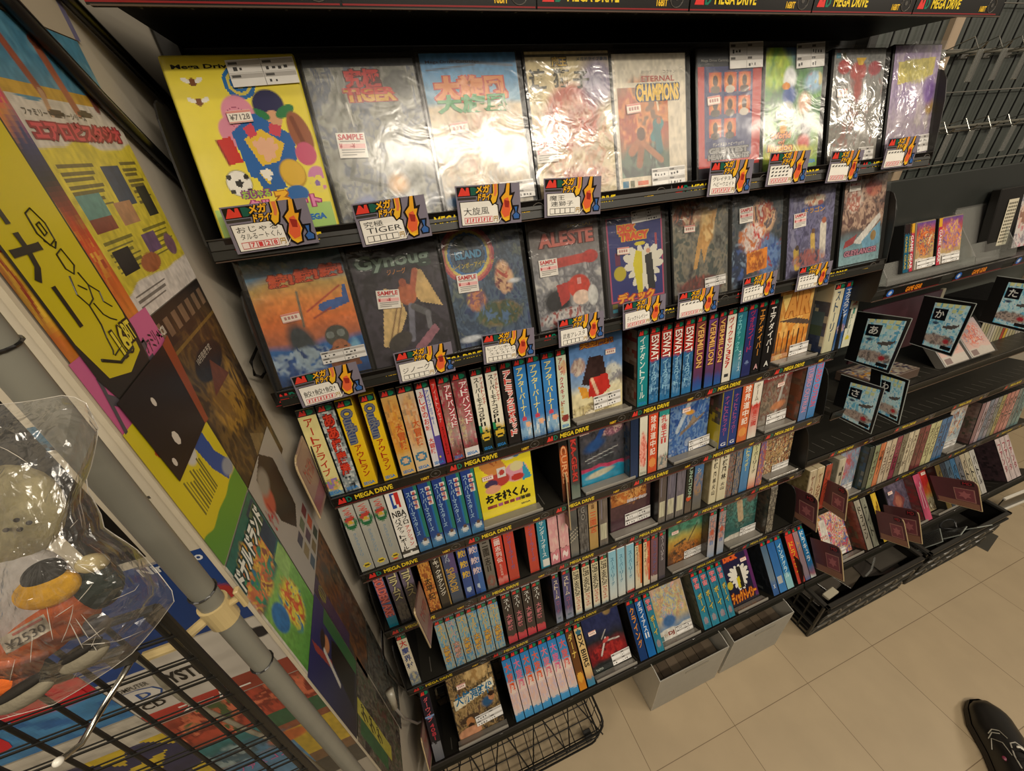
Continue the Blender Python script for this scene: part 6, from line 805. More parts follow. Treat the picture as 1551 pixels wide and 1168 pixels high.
# ================================================================ acrylic tray with small boxed games
t = thing('acrylic_tray', 'clear acrylic tray holding small boxed games on the right bay', 'display tray', (1.15, .565, 1.196), (-math.radians(18), 0, 0))
MB().box(0, .03, 0, .52, .0325, .05, 'ffffff').build('front_lip', CLEAR, t); MB().box(0, 0, -.001, .52, .06, .001, 'ffffff').build('tray_floor', CLEAR, t)
for X in (0, .34, .52): MB().prism([(0, 0), (.0, .02), (.05, .14), (.1, .15), (.1, 0)], X, X + .0025, 'ffffff').build('side_wall', CLEAR, t)
MB().box(.345, .05, 0, .515, .0525, .15, 'ffffff').build('rear_panel', CLEAR, t)
for n, (px, d, c, w) in enumerate((((1359, 415), 'teal gold-lettered thin', '1f5a72', .014), ((1367, 414), 'second teal gold-lettered thin', '245f78', .014), ((1374, 413), 'crimson white-lettered', 'c03a4a', .018), ((1417, 402), 'second crimson white-lettered', 'c03a4a', .018))):
    X = on_y(px, .59)[0] + (.02 if n == 0 else .012 if n == 1 else 0)
    spine_case('%s boxed game in the acrylic tray' % d, 'small boxed games in the acrylic tray', X, w, .59, 1.206, 19, (d, [(0, c), (.8, c), (.81, '2a1c1c' if n < 2 else 'd8a02c'), (1, '2a1c1c' if n < 2 else 'd8a02c')], [Rt('GAME GEAR', 'ecdcdc' if n > 1 else 'b8a04a', .2, .8, .06, .76)], dict(md=0)), 930 + n, h=.118, dep=.03, name='boxed_game')
for n, (a, b2, d) in enumerate((((1383, 411), (1412, 405), 'purple-topped warrior-picture'), ((1421, 401), (1454, 393), 'purple and orange picture'))):
    X0, X1 = on_y(a, .59)[0], on_y(b2, .59)[0]
    t = face_case(d + ' boxed game shown face-out in the acrylic tray', 'small boxed games in the acrylic tray', X0, .59, 1.206, 19, [('g', [(0, 'd0c8bc'), (.22, 'd4ccc0'), (.23, 'b89a6a'), (.6, 'c8a078'), (.75, 'c0502c'), (1, '6a4a8a')]), ('c', 8, ['d8c8a0', 'b84a2c', 'd8843c', '5a4468', 'c8a85a'] if n == 0 else ['6a4a94', 'd8883c', 'a06aa0', 'e0b060'], .85, .5, .58, .6, .36)], (), 950 + n, (34, 44), w=(X1 - X0) * .98, h=.118, wrap=False, frame='8a7a6a', state=(.1, .03, .07, .02))
    t.name = 'boxed_game'
t = MB().box(0, 0, 0, .11, .02, .17, '15120f', .002).build('display_stand', PLAST, None, loc=(1.60, .60, 1.195), rot=(-.2, 0, 0)); tag(t, 'black stand with narrow cream notice beside the acrylic tray', 'display stand')
mb = MB(); mb.quad((.045, -.001, .02), (.09, -.001, .02), (.09, -.001, .14), (.045, -.001, .14), 'cfc6ae')
for k in range(5):
    for j in range(12): mb.quad((.05 + .008 * k, -.0013, .028 + .009 * j), (.055 + .008 * k, -.0013, .028 + .009 * j), (.055 + .008 * k, -.0013, .033 + .009 * j), (.05 + .008 * k, -.0013, .033 + .009 * j), '5a5444')
mb.build('notice', PRINT, t)
face_case('pale pictured boxed game past the black stand, cut by the frame edge', 'boxed games past the stand', 1.725, .60, 1.195, 15, [('g', [(0, 'c8b8c0'), (.5, 'c8c0b8'), (1, 'a8a8b0')]), ('e', .3, .6, .3, .2, 0, 'd08a4a', .5), ('c', 7, ['c84a5a', 'd8d0c8', '5a5a6a'], .6)], (), 960, (24, 32), w=.12, h=.16, wrap=False)
# ================================================================ wire panel hooks
hk0 = None
hooks = [(1.392, 1.655), (1.480, 1.656), (1.568, 1.656), (1.655, 1.655), (1.415, 1.493), (1.500, 1.496), (1.588, 1.497), (1.676, 1.497), (1.765, 1.497)]
for n, (X, Z) in enumerate(hooks):
    if hk0 is None:
        r = hk0 = thing('display_hook', '', 'hook', (X, YB - .016, Z))
        MB().tube([(0, 0, 0), (0, -.04, .004), (0, -.075, .006), (0, -.082, .016)], .0016, 'b8b6ae', 6).build('arm', CHROME, r)
        MB().tube([(.008, 0, .012), (.008, -.05, .03), (.008, -.07, .0)], .0012, 'b8b6ae', 6).build('label_arm', CHROME, r)
        MB().box(-.008, -.076, -.055, .014, -.0735, .004, 'e8ecea', .001).build('label_holder', CLEAR, r)
        MB().box(-.012, -.004, -.004, .012, .003, .014, '55534e', .001).build('bracket', STEEL, r)
    else:
        r = hk0.copy(); COL.objects.link(r); r.location = (X, YB - .016, Z)
        for ch in list(hk0.children): c = ch.copy(); COL.objects.link(c); c.parent = r
    tag(r, 'clear-tipped wire hook, %s from left in the %s hook row' % (NTH[n if n < 4 else n - 4], 'upper' if n < 4 else 'lower'), 'hook', 'empty hooks on the wire panel')
for k, (z, x0, x1) in enumerate(((1.664, 1.34, 1.95), (1.505, 1.36, 1.95))):
    tag(MB().tube([(x0, YB - .02, z), (x1, YB - .02, z + .004)], .0035, '6a675c', 8).build('hook_rail', STEEL), 'dark rail carrying the %s row of hooks' % ('upper', 'lower')[k], 'rail')
# ================================================================ things on the floor
m, tt, b = nodes('frosted_plastic'); b.inputs['Base Color'].default_value = (*lin('b9b6ab'), 1); b.inputs['Roughness'].default_value = .35; b.inputs['Transmission Weight'].default_value = .35; b.inputs['Alpha'].default_value = .93
nz = tt.nodes.new('ShaderNodeTexNoise'); nz.inputs['Scale'].default_value = 8; rmp = tt.nodes.new('ShaderNodeMapRange'); rmp.inputs['To Min'].default_value = .28; rmp.inputs['To Max'].default_value = .5; tt.links.new(nz.outputs['Fac'], rmp.inputs['Value']); tt.links.new(rmp.outputs[0], b.inputs['Roughness'])
FROST = m
def file_box(x0, x1, yf, label, n):
    w, d, hf = x1 - x0, .14, .212; t = thing('file_box', label, 'storage box', (x0, yf, 0), group='translucent file boxes on the floor'); th = .0022
    side = [(0, .004), (0, hf), (.012, hf + .003), (.03, hf + .008), (.045, hf + .008), (.052, .185), (d, .11), (d, .004)]
    mb = MB(); mb.box(0, 0, .001, w, d, .004, 'ffffff'); mb.prism(side, 0, th, 'ffffff').prism(side, w - th, w, 'ffffff')
    mb.box(th, d - th, .004, w - th, d, .11, 'ffffff').box(th, 0, .004, w - th, th, hf, 'ffffff'); mb.build('box_shell', FROST, t)
    mb = MB(); mb.box(w * .38, -.0012, hf - .034, w * .72, -.0004, hf - .026, '8a8578', .0003); mb.build('handle_slot', PLAST, t)
    for k in range(7):
        X = .006 + (w - .014) * k / 7; tag(MB().box(x0 + X, yf + .008, .006, x0 + X + (w - .014) / 7 - .0009, yf + .075, .150 + .001 * (k % 3), ['54483a', '4c4135', '5c5042', '504538'][k % 4], .0005).build('stored_case', PLAST), '%s dark case filed in the %s translucent box' % (NTH[k], ('nearer', 'farther')[n]), 'case', 'cases filed in the floor boxes')
file_box(.484, .735, .340, 'translucent white file box on the floor, nearer the wire basket', 0)
file_box(.757, 1.002, .343, 'translucent white file box on the floor, beside the black crate', 1)
def crate(x0, x1, label, n):
    w, d, h, yf = x1 - x0, .30, .205, .322; cx = x0 + w / 2; t = thing('storage_crate', label, 'crate', (cx, yf + d / 2, 0), group='black plastic crates on the floor'); L = lambda p: (p[0] - w / 2, p[1] - d / 2, p[2]); B = '1b1a17'; fl = .012
    MB().box(.012, .012, .003, w - .012, d - .012, .008, '23211d').xf(L).build('crate_base', PLAST, t)
    rim = MB()
    for a in ((-fl, -fl, w + fl, -fl + .014), (-fl, d + fl - .014, w + fl, d + fl), (-fl, -fl, -fl + .014, d + fl), (w + fl - .014, -fl, w + fl, d + fl)): rim.box(a[0], a[1], h - .012, a[2], a[3], h, '2c2a26', .002)
    rim.xf(L).build('rim', PLAST, t)
    sl = lambda p: (p[0], p[1], p[2])
    def wall(nm, A, Bv, flare):   # wall from A to Bv at floor, flaring outward by vector
        A, Bv, fv = np.array(A), np.array(Bv), np.array(flare); ln = np.linalg.norm(Bv - A); f = lambda u, v, o=0: tuple((A + (Bv - A) * u) + fv * (v * fl + o) + np.array((0, 0, v * (h - .01)))); mb = MB()
        if nm == 'scalloped_wall':
            mb.quad(f(0, 0, -.006), f(1, 0, -.006), f(1, 1, -.006), f(0, 1, -.006), '0f0e0c')
            for r in range(2):
                v0 = .04 + .42 * r; k = int(ln / .09)
                for j in range(k):
                    u0 = j / k; P = [(u0 + (.5 + .47 * math.cos(q)) / k, v0 + .05 + .30 * math.sin(q)) for q in np.linspace(math.pi, 0, 9)]
                    mb.poly([f(a, c, .001) for a, c in P], '45433c'); mb.tube([f(a, c, .002) for a, c in P], .0035, '524f48', 5)
                mb.tube([f(0, v0, .002), f(1, v0, .002)], .004, '33312c', 6)
            mb.tube([f(0, .9, .002), f(1, .9, .002)], .005, '2c2a26', 6)
        else:
            for k in range(9): mb.tube([f(k / 8, 0), f(k / 8, 1)], .005 if k in (0, 8) else .0034, B, 6)
            for k in range(6): mb.tube([f(0, k / 5), f(1, k / 5)], .008 if k == 2 else .0034, B, 6)
        mb.xf(L).build(nm, PLAST, t)
    wall('scalloped_wall', (0, 0, .003), (w, 0, .003), (0, -1, 0)); wall('scalloped_wall', (0, d, .003), (w, d, .003), (0, 1, 0)); wall('lattice_wall', (0, 0, .003), (0, d, .003), (-1, 0, 0)); wall('scalloped_wall', (w, 0, .003), (w, d, .003), (1, 0, 0))
crate(1.125, 1.585, 'black plastic crate with scalloped front, nearer the file boxes', 0)
crate(1.632, 2.085, 'black plastic crate with scalloped front, farther along the floor', 1)
rs = random.Random(5)
h_ = .135
for k in range(5):
    tag(MB().box(0, 0, 0, .17, .12, .004, ['3a3630', '46413a', '4c453b', '322e2a', '403c36'][k], .001).build('plastic_sheet', GLOSS, None, loc=(1.15 + .075 * k, .345 + .012 * (k % 2), h_ + .004 * k), rot=(rs.uniform(-.05, .05), rs.uniform(-.06, .06), rs.uniform(-.3, .3))), '%s dark plastic sheet lying in the nearer crate' % NTH[k], 'plastic sheet', 'dark sheets in the nearer crate')
tag(MB().box(0, 0, 0, .055, .022, .012, 'a39c88', .002).build('small_box', PLAST, None, loc=(1.165, .338, .172), rot=(0, 0, .1)), 'small pale box on the sheets in the nearer crate', 'box')
tag(MB().tube([(1.36, .35, .178), (1.40, .358, .18), (1.46, .385, .178)], .003, '8a877c', 6).build('clear_rod', CLEAR), 'thin pale rod lying across the nearer crate', 'rod')
for k in range(3):
    t = thing('acrylic_stand', 'clear acrylic stand lying in the farther crate, %s from left' % NTH[k], 'display stand', (1.68 + .09 * k, .36, .13 + .008 * k), (.5, .2, .5 - .3 * k), 'acrylic stands in the farther crate')
    MB().box(0, 0, 0, .09, .003, .09, 'ffffff').build('stand_back', CLEAR, t); MB().box(0, -.04, 0, .09, 0, .003, 'ffffff').build('stand_foot', CLEAR, t)
    e = MB().tube([(0, 0, 0), (.09, 0, 0), (.09, 0, .09), (0, 0, .09)], .0012, 'a8b0a8', 5, True); e.build('polished_edge', GLOSS, t)
tag(MB().box(1.645, .335, .01, 2.07, .60, .10, '2a2824', .004).build('folded_carton', PLAST), 'dark folded carton at the bottom of the farther crate', 'carton')
tag(MB().tube([(1.92 + .03 * math.cos(a) * (1 + .2 * math.sin(3 * a)), .38 + .025 * math.sin(a), .13 + .01 * math.sin(2 * a)) for a in np.linspace(0, 11, 40)], .003, '2c2c2c', 6).build('cable', PLAST), 'black coiled cable at the right end of the farther crate', 'cable')
tag(MB().box(0, 0, 0, .13, .09, .002, '3a372f', .0004).build('leaflet', PAPER, None, loc=(2.08, .285, .0005), rot=(0, 0, .2)), 'dark leaflet on the floor by the farther crate', 'leaflet')
t = thing('price_stand', 'black stand with white edge strips hanging from the far right shelf', 'price stand', (2.16, .36, .20), (0, 0, -.05))
MB().box(0, 0, 0, .3, .004, .09, '1d1d1c', .001).xf(lambda p: (p[0], p[1] - .0, p[2] - .09)).build('panel', PLAST, t); MB().box(0, -.004, -.005, .3, .006, .004, 'cfc9bc', .001).build('top_strip', PLAST, t); MB().box(0, -.006, -.094, .3, .004, -.084, 'cfc9bc', .001).build('bottom_strip', PLAST, t)
# ---- wire basket on castors
t = thing('wire_basket', 'black wire basket on castors under the lowest shelf', 'basket', (.07, .48, 0)); L = lambda p: (p[0] - .07, p[1] - .48, p[2]); B = '171512'
bx0, bx1, by0, by1, bz0, bz1 = -.17, .305, .325, .66, .045, .125
def loop(z, e, r=.03):
    P = []; 
    for cx, cy, a0 in ((bx1 + e - r, by1 + e - r, 0), (bx0 - e + r, by1 + e - r, 90), (bx0 - e + r, by0 - e + r, 180), (bx1 + e - r, by0 - e + r, 270)):
        P += [(cx + r * math.cos(math.radians(a0 + 22.5 * k)), cy + r * math.sin(math.radians(a0 + 22.5 * k)), z) for k in range(5)]
    return P
MB().tube(loop(bz1, .0), .0035, B, 6, True).xf(L).build('top_rim', STEEL, t); MB().tube(loop(bz0 - .02, -.008), .003, B, 6, True).xf(L).build('base_frame', STEEL, t)
wm = MB(); wm.tube(loop(.085, -.002), .0018, B, 5, True)
for k in range(14):
    X = bx0 + .02 + (bx1 - bx0 - .04) * k / 13; wm.tube([(X, by0, bz1), (X, by0 + .008, bz0), (X, by1 - .008, bz0), (X, by1, bz1)], .0016, B, 5)
for k in range(9):
    Y = by0 + .025 + (by1 - by0 - .05) * k / 8; wm.tube([(bx0, Y, bz1), (bx0 + .008, Y, bz0), (bx1 - .008, Y, bz0), (bx1, Y, bz1)], .0016, B, 5)
for k in range(4):
    X = bx0 + .02 + .115 * k; wm.tube([(X, by0 + .01, bz0 - .002), (X + .11, by1 - .06, bz0 - .002)], .0022, B, 5); wm.tube([(X + .11, by0 + .01, bz0 - .002), (X, by1 - .06, bz0 - .002)], .0022, B, 5)
wm.xf(L).build('wire_mesh', STEEL, t)
for X, Y in ((bx0 + .04, by0 + .03), (bx1 - .04, by0 + .03), (bx0 + .04, by1 - .03), (bx1 - .04, by1 - .03)):
    cst = MB().box(X - .012, Y - .012, .02, X + .012, Y + .012, .034, '2b2a28', .002).xf(L).build('castor', STEEL, t)
    MB().tube([(X - .008, Y, .0155), (X + .008, Y, .0155)], .0155, '1a1918', 14).xf(L).build('wheel', PLAST, cst)
# ---- shoe of the person standing at lower right
t = thing('sneaker', 'black sneaker with white stitching on the tiled floor', 'shoe', (1.36, -.05, 0)); 
def shoe_pt(s, a):   # s 0 heel .. 1 toe, a around; returns local coords, toe towards +y
    L_ = .285; wv = np.interp(s, [0, .08, .25, .5, .72, .9, .97, 1], [.018, .034, .038, .040, .052, .045, .030, .010]); ht = np.interp(s, [0, .15, .4, .6, .8, .93, 1], [.075, .085, .085, .075, .058, .048, .035])
    x = wv * math.cos(a) + np.interp(s, [0, .6, 1], [0, .006, .012]); z = .022 + (ht - .022) * max(0, math.sin(a)) ** .75; return (x, (s - .75) * L_, z)
mb = MB(); NS, NA = 26, 15; vs = [shoe_pt(1 - (1 - i / (NS - 1)) ** 1.0, math.pi * j / (NA - 1)) for i in range(NS) for j in range(NA)]
mb.add(vs, [(i * NA + j, (i + 1) * NA + j, (i + 1) * NA + j + 1, i * NA + j + 1) for i in range(NS - 1) for j in range(NA - 1)] + [tuple(range(NA)), tuple((NS - 1) * NA + j for j in range(NA))[::-1]], '171512')
rot = math.radians(-44)
AX = lambda p: (p[0] * math.cos(rot) - p[1] * math.sin(rot), p[0] * math.sin(rot) + p[1] * math.cos(rot), p[2])
mb.xf(AX).build('upper', vc('shoe_leather', .38, noise=.15, nscale=120, bump=.1), t, smooth=True)
mb = MB(); prof = [(0, 1.06), (.012, 1.10), (.022, 1.04)]; ss = np.linspace(0, 1, 26); out = [(1, s) for s in ss] + [(-1, s) for s in ss[::-1]]
ring = []
for z, k in prof: ring.append([(sg * (np.interp(s, [0, .08, .25, .5, .72, .9, .97, 1], [.018, .034, .038, .040, .052, .045, .030, .010]) * k) + np.interp(s, [0, .6, 1], [0, .006, .012]), (s - .75) * .285 + (.006 if s > .95 else 0), z) for sg, s in out])
n = len(out); vs = sum(ring, []); mb.add(vs, [(r * n + i, r * n + (i + 1) % n, (r + 1) * n + (i + 1) % n, (r + 1) * n + i) for r in range(2) for i in range(n)] + [tuple(range(n))[::-1]], '1b140e')
mb.xf(AX).build('sole', vc('shoe_rubber', .55, noise=.15, nscale=60), t)
def onshoe(s, a, k=.0012):
    p = shoe_pt(s, a); return (p[0] + k * math.cos(a), p[1], p[2] + k)
for crv in ([(.62, 2.6), (.66, 2.3), (.66, 2.0), (.6, 1.85)], [(.58, 2.75), (.63, 2.4), (.63, 2.05)], [(.5, 2.9), (.58, 2.6), (.55, 2.2), (.45, 2.1)]):
    MB().tube([onshoe(*c) for c in crv], .0012, '8f8a7c', 5).xf(AX).build('stitching', PRINT, t)
MB().tube([onshoe(s, a) for s, a in ((.3, 1.25), (.45, 1.15), (.56, 1.3), (.585, 1.57), (.56, 1.85), (.45, 2.0), (.3, 1.9))], .0016, '9a958a', 5).xf(AX).build('eyelet_edge', PRINT, t)
for s in (.34, .42, .5): MB().tube([onshoe(s, 1.2, .003), onshoe(s + .02, 1.57, .005), onshoe(s, 1.95, .003)], .003, '22201e', 6).xf(AX).build('lace', FABRIC, t)
MB().ball(onshoe(.535, 1.5, .003), (.008, .006, .003), 'cfc9ba', 10, 6).xf(AX).build('tongue_tag', PRINT, t); MB().ball(onshoe(.42, 2.5, .0), (.006, .006, .003), '6a2238', 10, 6).xf(AX).build('red_patch', PRINT, t)
# ================================================================ the partition at left: posters
WX = -.1985
def wall_sheet(label, y0, y1, z0, z1, ops, texts=(), res=(84, 126), seed=1, lift=.0004, grp='game flyers pinned to the side of the partition', name='poster', rough=None, shape=None, tilt=0.):
    cy, cz = (y0 + y1) / 2, (z0 + z1) / 2; t = thing(name, label, 'poster', (WX + lift, cy, cz), (tilt, 0, 0), grp); w, h = y1 - y0, z1 - z0
    f = lambda u, v, l: (.0002 * l, (u - .5) * w, (v - .5) * h); mb = MB()
    if shape: mb.poly([f(a, b2, 0) for a, b2 in shape[0]], shape[1])
    else: sheet(mb, paint(res[0], res[1], ops, seed, h / w), f)
    for tx in texts: text(mb, tx[0], f, tx[1], tx[2], **dict(dict(lay=2), **(tx[3] if len(tx) > 3 else {})))
    if shape and len(shape) > 2: shape[2](mb, f)
    o = mb.build('printed_sheet', PAPER, t); return t
rows_of = lambda x0, x1, y1, n, c, dy=.022: [('b', x0, y1 - dy * k - .010, x1 - .03 * (k % 3), y1 - dy * k, c) for k in range(n)]
wall_sheet('beige sheet with lavender border at the top of the partition side', .30, .553, 1.655, 2.0, [('g', [(0, '6b6784'), (1, '6b6784')]), ('b', 0, .0, .965, 1, 'aba08c')], res=(60, 20))
wall_sheet('white and yellow flyer with sports figures and red title', .403, .546, 1.447, 1.654, [('g', [(0, 'cfc8c0'), (.12, 'cfc8c0'), (.13, 'c8b83a'), (.62, 'cbbb3c'), (.63, 'c6beb2'), (.76, 'c6beb2'), (.765, '4f8098'), (1, '4a8099')]), ('c', 6, ['5a90a8', '3f7490', '7aa0a8'], .5, .5, .9, .6, .12), ('b', .0, .765, 1, .80, 'b8923a'), ('l', .2, .95, .3, .78, .03, '8a4a38'), ('l', .3, .78, .28, .72, .02, 'b08a6a'), ('l', .5, .92, .55, .74, .035, '9a5a40'), ('l', .75, .95, .8, .76, .03, '7a4a40'), ('e', .2, .97, .05, .02, 0, '5a3424'), ('e', .5, .94, .05, .02, 0, '6a3c2a'), ('e', .33, .72, .07, .012, 0, '4a3a30'), ('e', .62, .73, .08, .012, 0, '4a3a30')] + rows_of(.05, .4, .56, 7, '6a6030') + rows_of(.72, .95, .56, 8, '6a6030') + [('b', .46, .4, .68, .55, '2c3a5a'), ('b', .05, .36, .3, .46, '5a8a84'), ('b', .05, .33, .3, .38, '7a3a30'), ('b', .38, .33, .6, .42, 'a87a5a'), ('b', .76, .34, .92, .46, '2a2a2a')] + rows_of(.05, .4, .30, 6, '77702f') + rows_of(.55, .95, .30, 6, '77702f') + [('b', .08, .17, .28, .26, '23211f'), ('b', .5, .2, .7, .28, '6a5070'), ('e', .45, .17, .14, .04, 0, 'a0603a'), ('e', .85, .2, .08, .05, 0, '7a5a6a')] + rows_of(.05, .5, .09, 3, '77716a'),
   [('エアロビスタジオ', (.04, .635, .92, .695), 'c84a54', dict(ol='8a2a34', w=.04)), ('ファミリートレーナーシリーズ', (.05, .705, .6, .728), '3a3834')], res=(110, 160), seed=3)
wall_sheet('dark gold and black flyer with a film-strip top edge', .405, .545, 1.185, 1.446, [('g', [(0, '33291c'), (.5, '3a2c1c'), (.86, '3a301f'), (.861, '211c17'), (1, '211c17')]), ('c', 8, ['2a2118', '4a3a22', '6a5228', '3a2c1c'], .8, .5, .45, .9, .5), ('c', 8, ['7a5a24', 'a07a2c', '4a361c'], .9, .5, .55, .4, .2), ('e', .5, .72, .3, .07, 0, '26231f'), ('p', [(.3, .6), (.5, .72), (.7, .6)], '6a3a22'), ('p', [(.5, .32), (.75, .22), (.6, .08), (.4, .18)], '7a6640')] + [('b', .04 + .14 * k, .9, .12 + .14 * k, .97, '77604a') for k in range(7)] + [('b', 0, .84, 1, .855, '7a622c'), ('b', 0, 0, 1, .05, '4f3e20')], [('ASCII', (.02, .925, .14, .955), 'cfc8ba', dict(w=.03)), ('10月発売予定', (.3, .745, .62, .775), 'b8b0a0')], res=(90, 150), seed=5)
wall_sheet('red, orange and blue monster flyer half under the yellow card', .303, .403, 1.36, 1.76, [('g', [(0, '5560a0'), (.22, '5864a4'), (.25, 'c8782c'), (.4, 'c84a2a'), (.5, '22201f'), (.62, '3a4a8a'), (1, '7a3a6a')]), ('c', 7, ['c8382c', 'd88a2c', 'c83a5a', 'b83048'], .9, .6, .7, .6, .2), ('c', 9, ['d8a82c', 'c84a24', 'e0b83c', '8a2f24'], .9, .4, .38, .6, .12)], seed=8)
def yshape(mb, f):
    mb.poly([f(a, b2, .5) for a, b2 in [(.0, 1), (.04, .10), (.15, .02), (.5, 0), (.86, .02), (.97, .10), (1, 1)]], 'c6b514')
    S = lambda pts, r=.0005: mb.tube([f(.12 + .8 * a, .045 + .62 * (b2 - .045), 2) for a, b2 in pts], r, '241f12', 5)
    S([(.1, .06), (.4, .018), (.8, .03)], .0012)
    text(mb, '16', f, (.55, .03, .78, .085), 'd8c83a', 'h', 3, '241f12', .03); text(mb, 'BIT', f, (.78, .045, .95, .085), 'd8c83a', 'h', 3, '241f12', .03)
    for s in ([(.5, .46), (.62, .47), (.7, .43), (.68, .385), (.55, .375), (.47, .41), (.5, .46)], [(.55, .43), (.62, .435), (.63, .405), (.56, .4), (.55, .43)], [(.5, .39), (.6, .365), (.68, .38)], [(.55, .35), (.68, .36), (.72, .31), (.62, .29), (.54, .31), (.55, .35)], [(.52, .29), (.44, .24), (.52, .2), (.66, .21), (.74, .25), (.7, .29)], [(.74, .25), (.86, .22), (.82, .19), (.92, .165)], [(.52, .2), (.5, .14), (.44, .1), (.4, .06), (.36, .05)], [(.62, .2), (.66, .16), (.74, .14), (.84, .125)], [(.56, .26), (.66, .24)], [(.38, .045), (.6, .055)]): S(s)
wall_sheet('bright yellow hand-drawn corner card with black ink figure and lettering', .312, .382, 1.425, 1.80, [], [('メガドライブコーナー', (.06, .11, .44, .98), '241f12', dict(lay=3, w=.03, mode='v'))], shape=([(.0, 1), (.0, .03), (.1, -.03), (.9, -.02), (1, .06), (1.02, 1)], '23211c', yshape), lift=.0016, seed=9)
wall_sheet('pink flyer with bold grey katakana', .3, .415, 1.385, 1.455, [('g', [(0, 'c25a86'), (1, 'c4608c')])], [('トンガチ', (.06, .15, .74, .8), '4f4a50', dict(w=.04, slant=.15)), ('ファミリー', (.70, .55, .97, .75), '2c2428'), ('DISK', (.76, .3, .95, .5), '2c2428'), ('ディスクシステム', (.35, .02, .9, .12), '4a2c3a')], res=(16, 12), lift=.0008)
def tvshape(mb, f):
    mb.poly([f(a, b2, .5) for a, b2 in [(.03, .05), (.72, .02), (.86, .93), (.06, .97)]], '17100c'); mb.poly([f(a, b2, .6) for a, b2 in [(.72, .02), (.8, .0), (1, .95), (.86, .93)]], '8a3f1c')
    for a, b2, r in ((.35, .7, .006), (.3, .3, .01), (.12, .2, .006)): mb.poly([f(a + r * 4 * math.cos(q), b2 + r * 8 * math.sin(q), 1) for q in np.linspace(0, 6.28, 9)[:-1]], 'c8beb0')
wall_sheet('yellow sheet with a blue overall shape and lines of small text', .299, .402, 1.242, 1.398, [('g', [(0, '5a8a2c'), (.22, '5a8c2c'), (.23, 'c8b61c'), (1, 'ccbc1e')]), ('p', [(.5, .95), (.78, .95), (.85, .45), (.98, .3), (.8, .22), (.66, .4)], '22488c'), ('p', [(.58, 1.0), (.9, 1.0), (.85, .9), (.62, .9)], 'b83a30'), ('e', .5, .62, .1, .08, 0, 'c0bcb4', .3), ('e', .9, .28, .12, .06, -20, '8a8f98', .4), ('p', [(.14, .8), (.25, .9), (.38, .78), (.26, .68)], 'b8502c')] + [('b', .2 + .04 * k, .30, .22 + .04 * k, .56 - .02 * (k % 4), '6a6420') for k in range(10)], [('J', (.62, .72, .68, .82), 'd8d0b8', {})], res=(90, 120), seed=11, lift=.0012)
wall_sheet('black television picture cut-out pinned aslant over the yellow sheet', .309, .424, 1.335, 1.425, [], shape=([(.03, .05), (.72, .02), (.8, .0), (1, .95), (.86, .93), (.06, .97)], '17100c', tvshape), lift=.0022, tilt=.1)
wall_sheet('green flyer with white katakana down its side', .298, .402, 1.018, 1.238, [('g', [(0, '4f8a3c'), (.3, '6aa04a'), (.55, '7aa850'), (.6, '1f5a58'), (1, '24604f')]), ('b', 0, 0, .03, 1, 'c8c4b4'), ('c', 8, ['2a6a94', '3a8a5a', 'c86a3c', 'd8b03c', '8a4a34'], .9, .4, .75, .5, .2), ('c', 7, ['d8b82c', 'c84a34', 'd8c84a', '2f6aa0'], .9, .55, .3, .26, .22), ('e', .22, .42, .14, .12, 10, '2a6ca4', .2), ('b', .72, .62, .98, .96, '22384a'), ('b', .74, .8, .96, .94, '5a6a4a'), ('b', .7, .4, .98, .6, '8ab060')], [('ドナルドランド', (.03, .80, .95, .93), 'e0e0d4', dict(ol='1c3a34', w=.05, slant=.1))], res=(90, 160), seed=13)
wall_sheet('grey flyer with dark glove photograph and grid of small pictures', .403, .53, 1.02, 1.24, [('g', [(0, '97918a'), (1, 'a09a90')]), ('p', [(.2, .95), (.5, 1), (.75, .85), (.7, .45), (.45, .38), (.22, .6)], '2a221c'), ('e', .22, .78, .12, .09, 0, 'b0503c', .4), ('e', .3, .88, .14, .08, 0, '8a8478', .5)] + [('b', .3 + .22 * (k % 3), .02 + .12 * (k // 3), .46 + .22 * (k % 3), .11 + .12 * (k // 3), ['3a4a5a', '6a5a3a', '2a3a34', '7a6a4a', '4a3a4a', 'a0482c', '3a3a4a', '55604a', '6a3a3a'][k]) for k in range(9)], [('セール', (.03, .62, .18, .8), 'b03a3c', {})], res=(90, 130), seed=15, lift=.001)
wall_sheet('deep blue flyer with a man in a dark coat', .296, .41, .80, 1.017, [('g', [(0, '23222a'), (.4, '22223c'), (1, '2a2c5c')]), ('p', [(.3, .05), (.5, .6), (.75, .62), (.95, .05)], '17140f'), ('e', .6, .72, .1, .07, 10, 'a8704c', .3), ('e', .6, .79, .12, .05, 10, '2a2320', .3), ('p', [(.36, .9), (.42, .98), (.5, .6), (.42, .55)], '8a3a34'), ('l', .5, .75, .36, .4, .03, 'b8b4ac'), ('b', .8, .0, 1, .8, '2f5a34')], res=(80, 130), seed=17)
wall_sheet('brown flyer with purple left edge', .412, .53, .72, 1.018, [('g', [(0, '30251c'), (1, '4a3424')]), ('c', 6, ['2a1f18', '6a4424', '4a3020', '3a3a34'], .85), ('b', 0, .4, .22, 1, '3a2c44'), ('c', 16, ['6a6050', '3a342c'], .5, .8, .3, .3, .5)], [('ベルリン', (.04, .82, .2, .95), 'b0a83c', {})], res=(70, 130), seed=19)
wall_sheet('dark flyer with tall yellow katakana strip', .296, .42, .45, .795, [('g', [(0, '2a2824'), (1, '33302a')]), ('c', 12, ['22201e', '4a443c', '6a6254', '3a4a34', '5a3a34'], .9), ('b', .3, .3, .48, 1, 'a8a03c'), ('b', .12, .4, .3, .95, '2a5a34')], [('ゲゲゲ', (.31, .5, .47, .95), '24221c', dict(mode='v'))], res=(70, 140), seed=21)
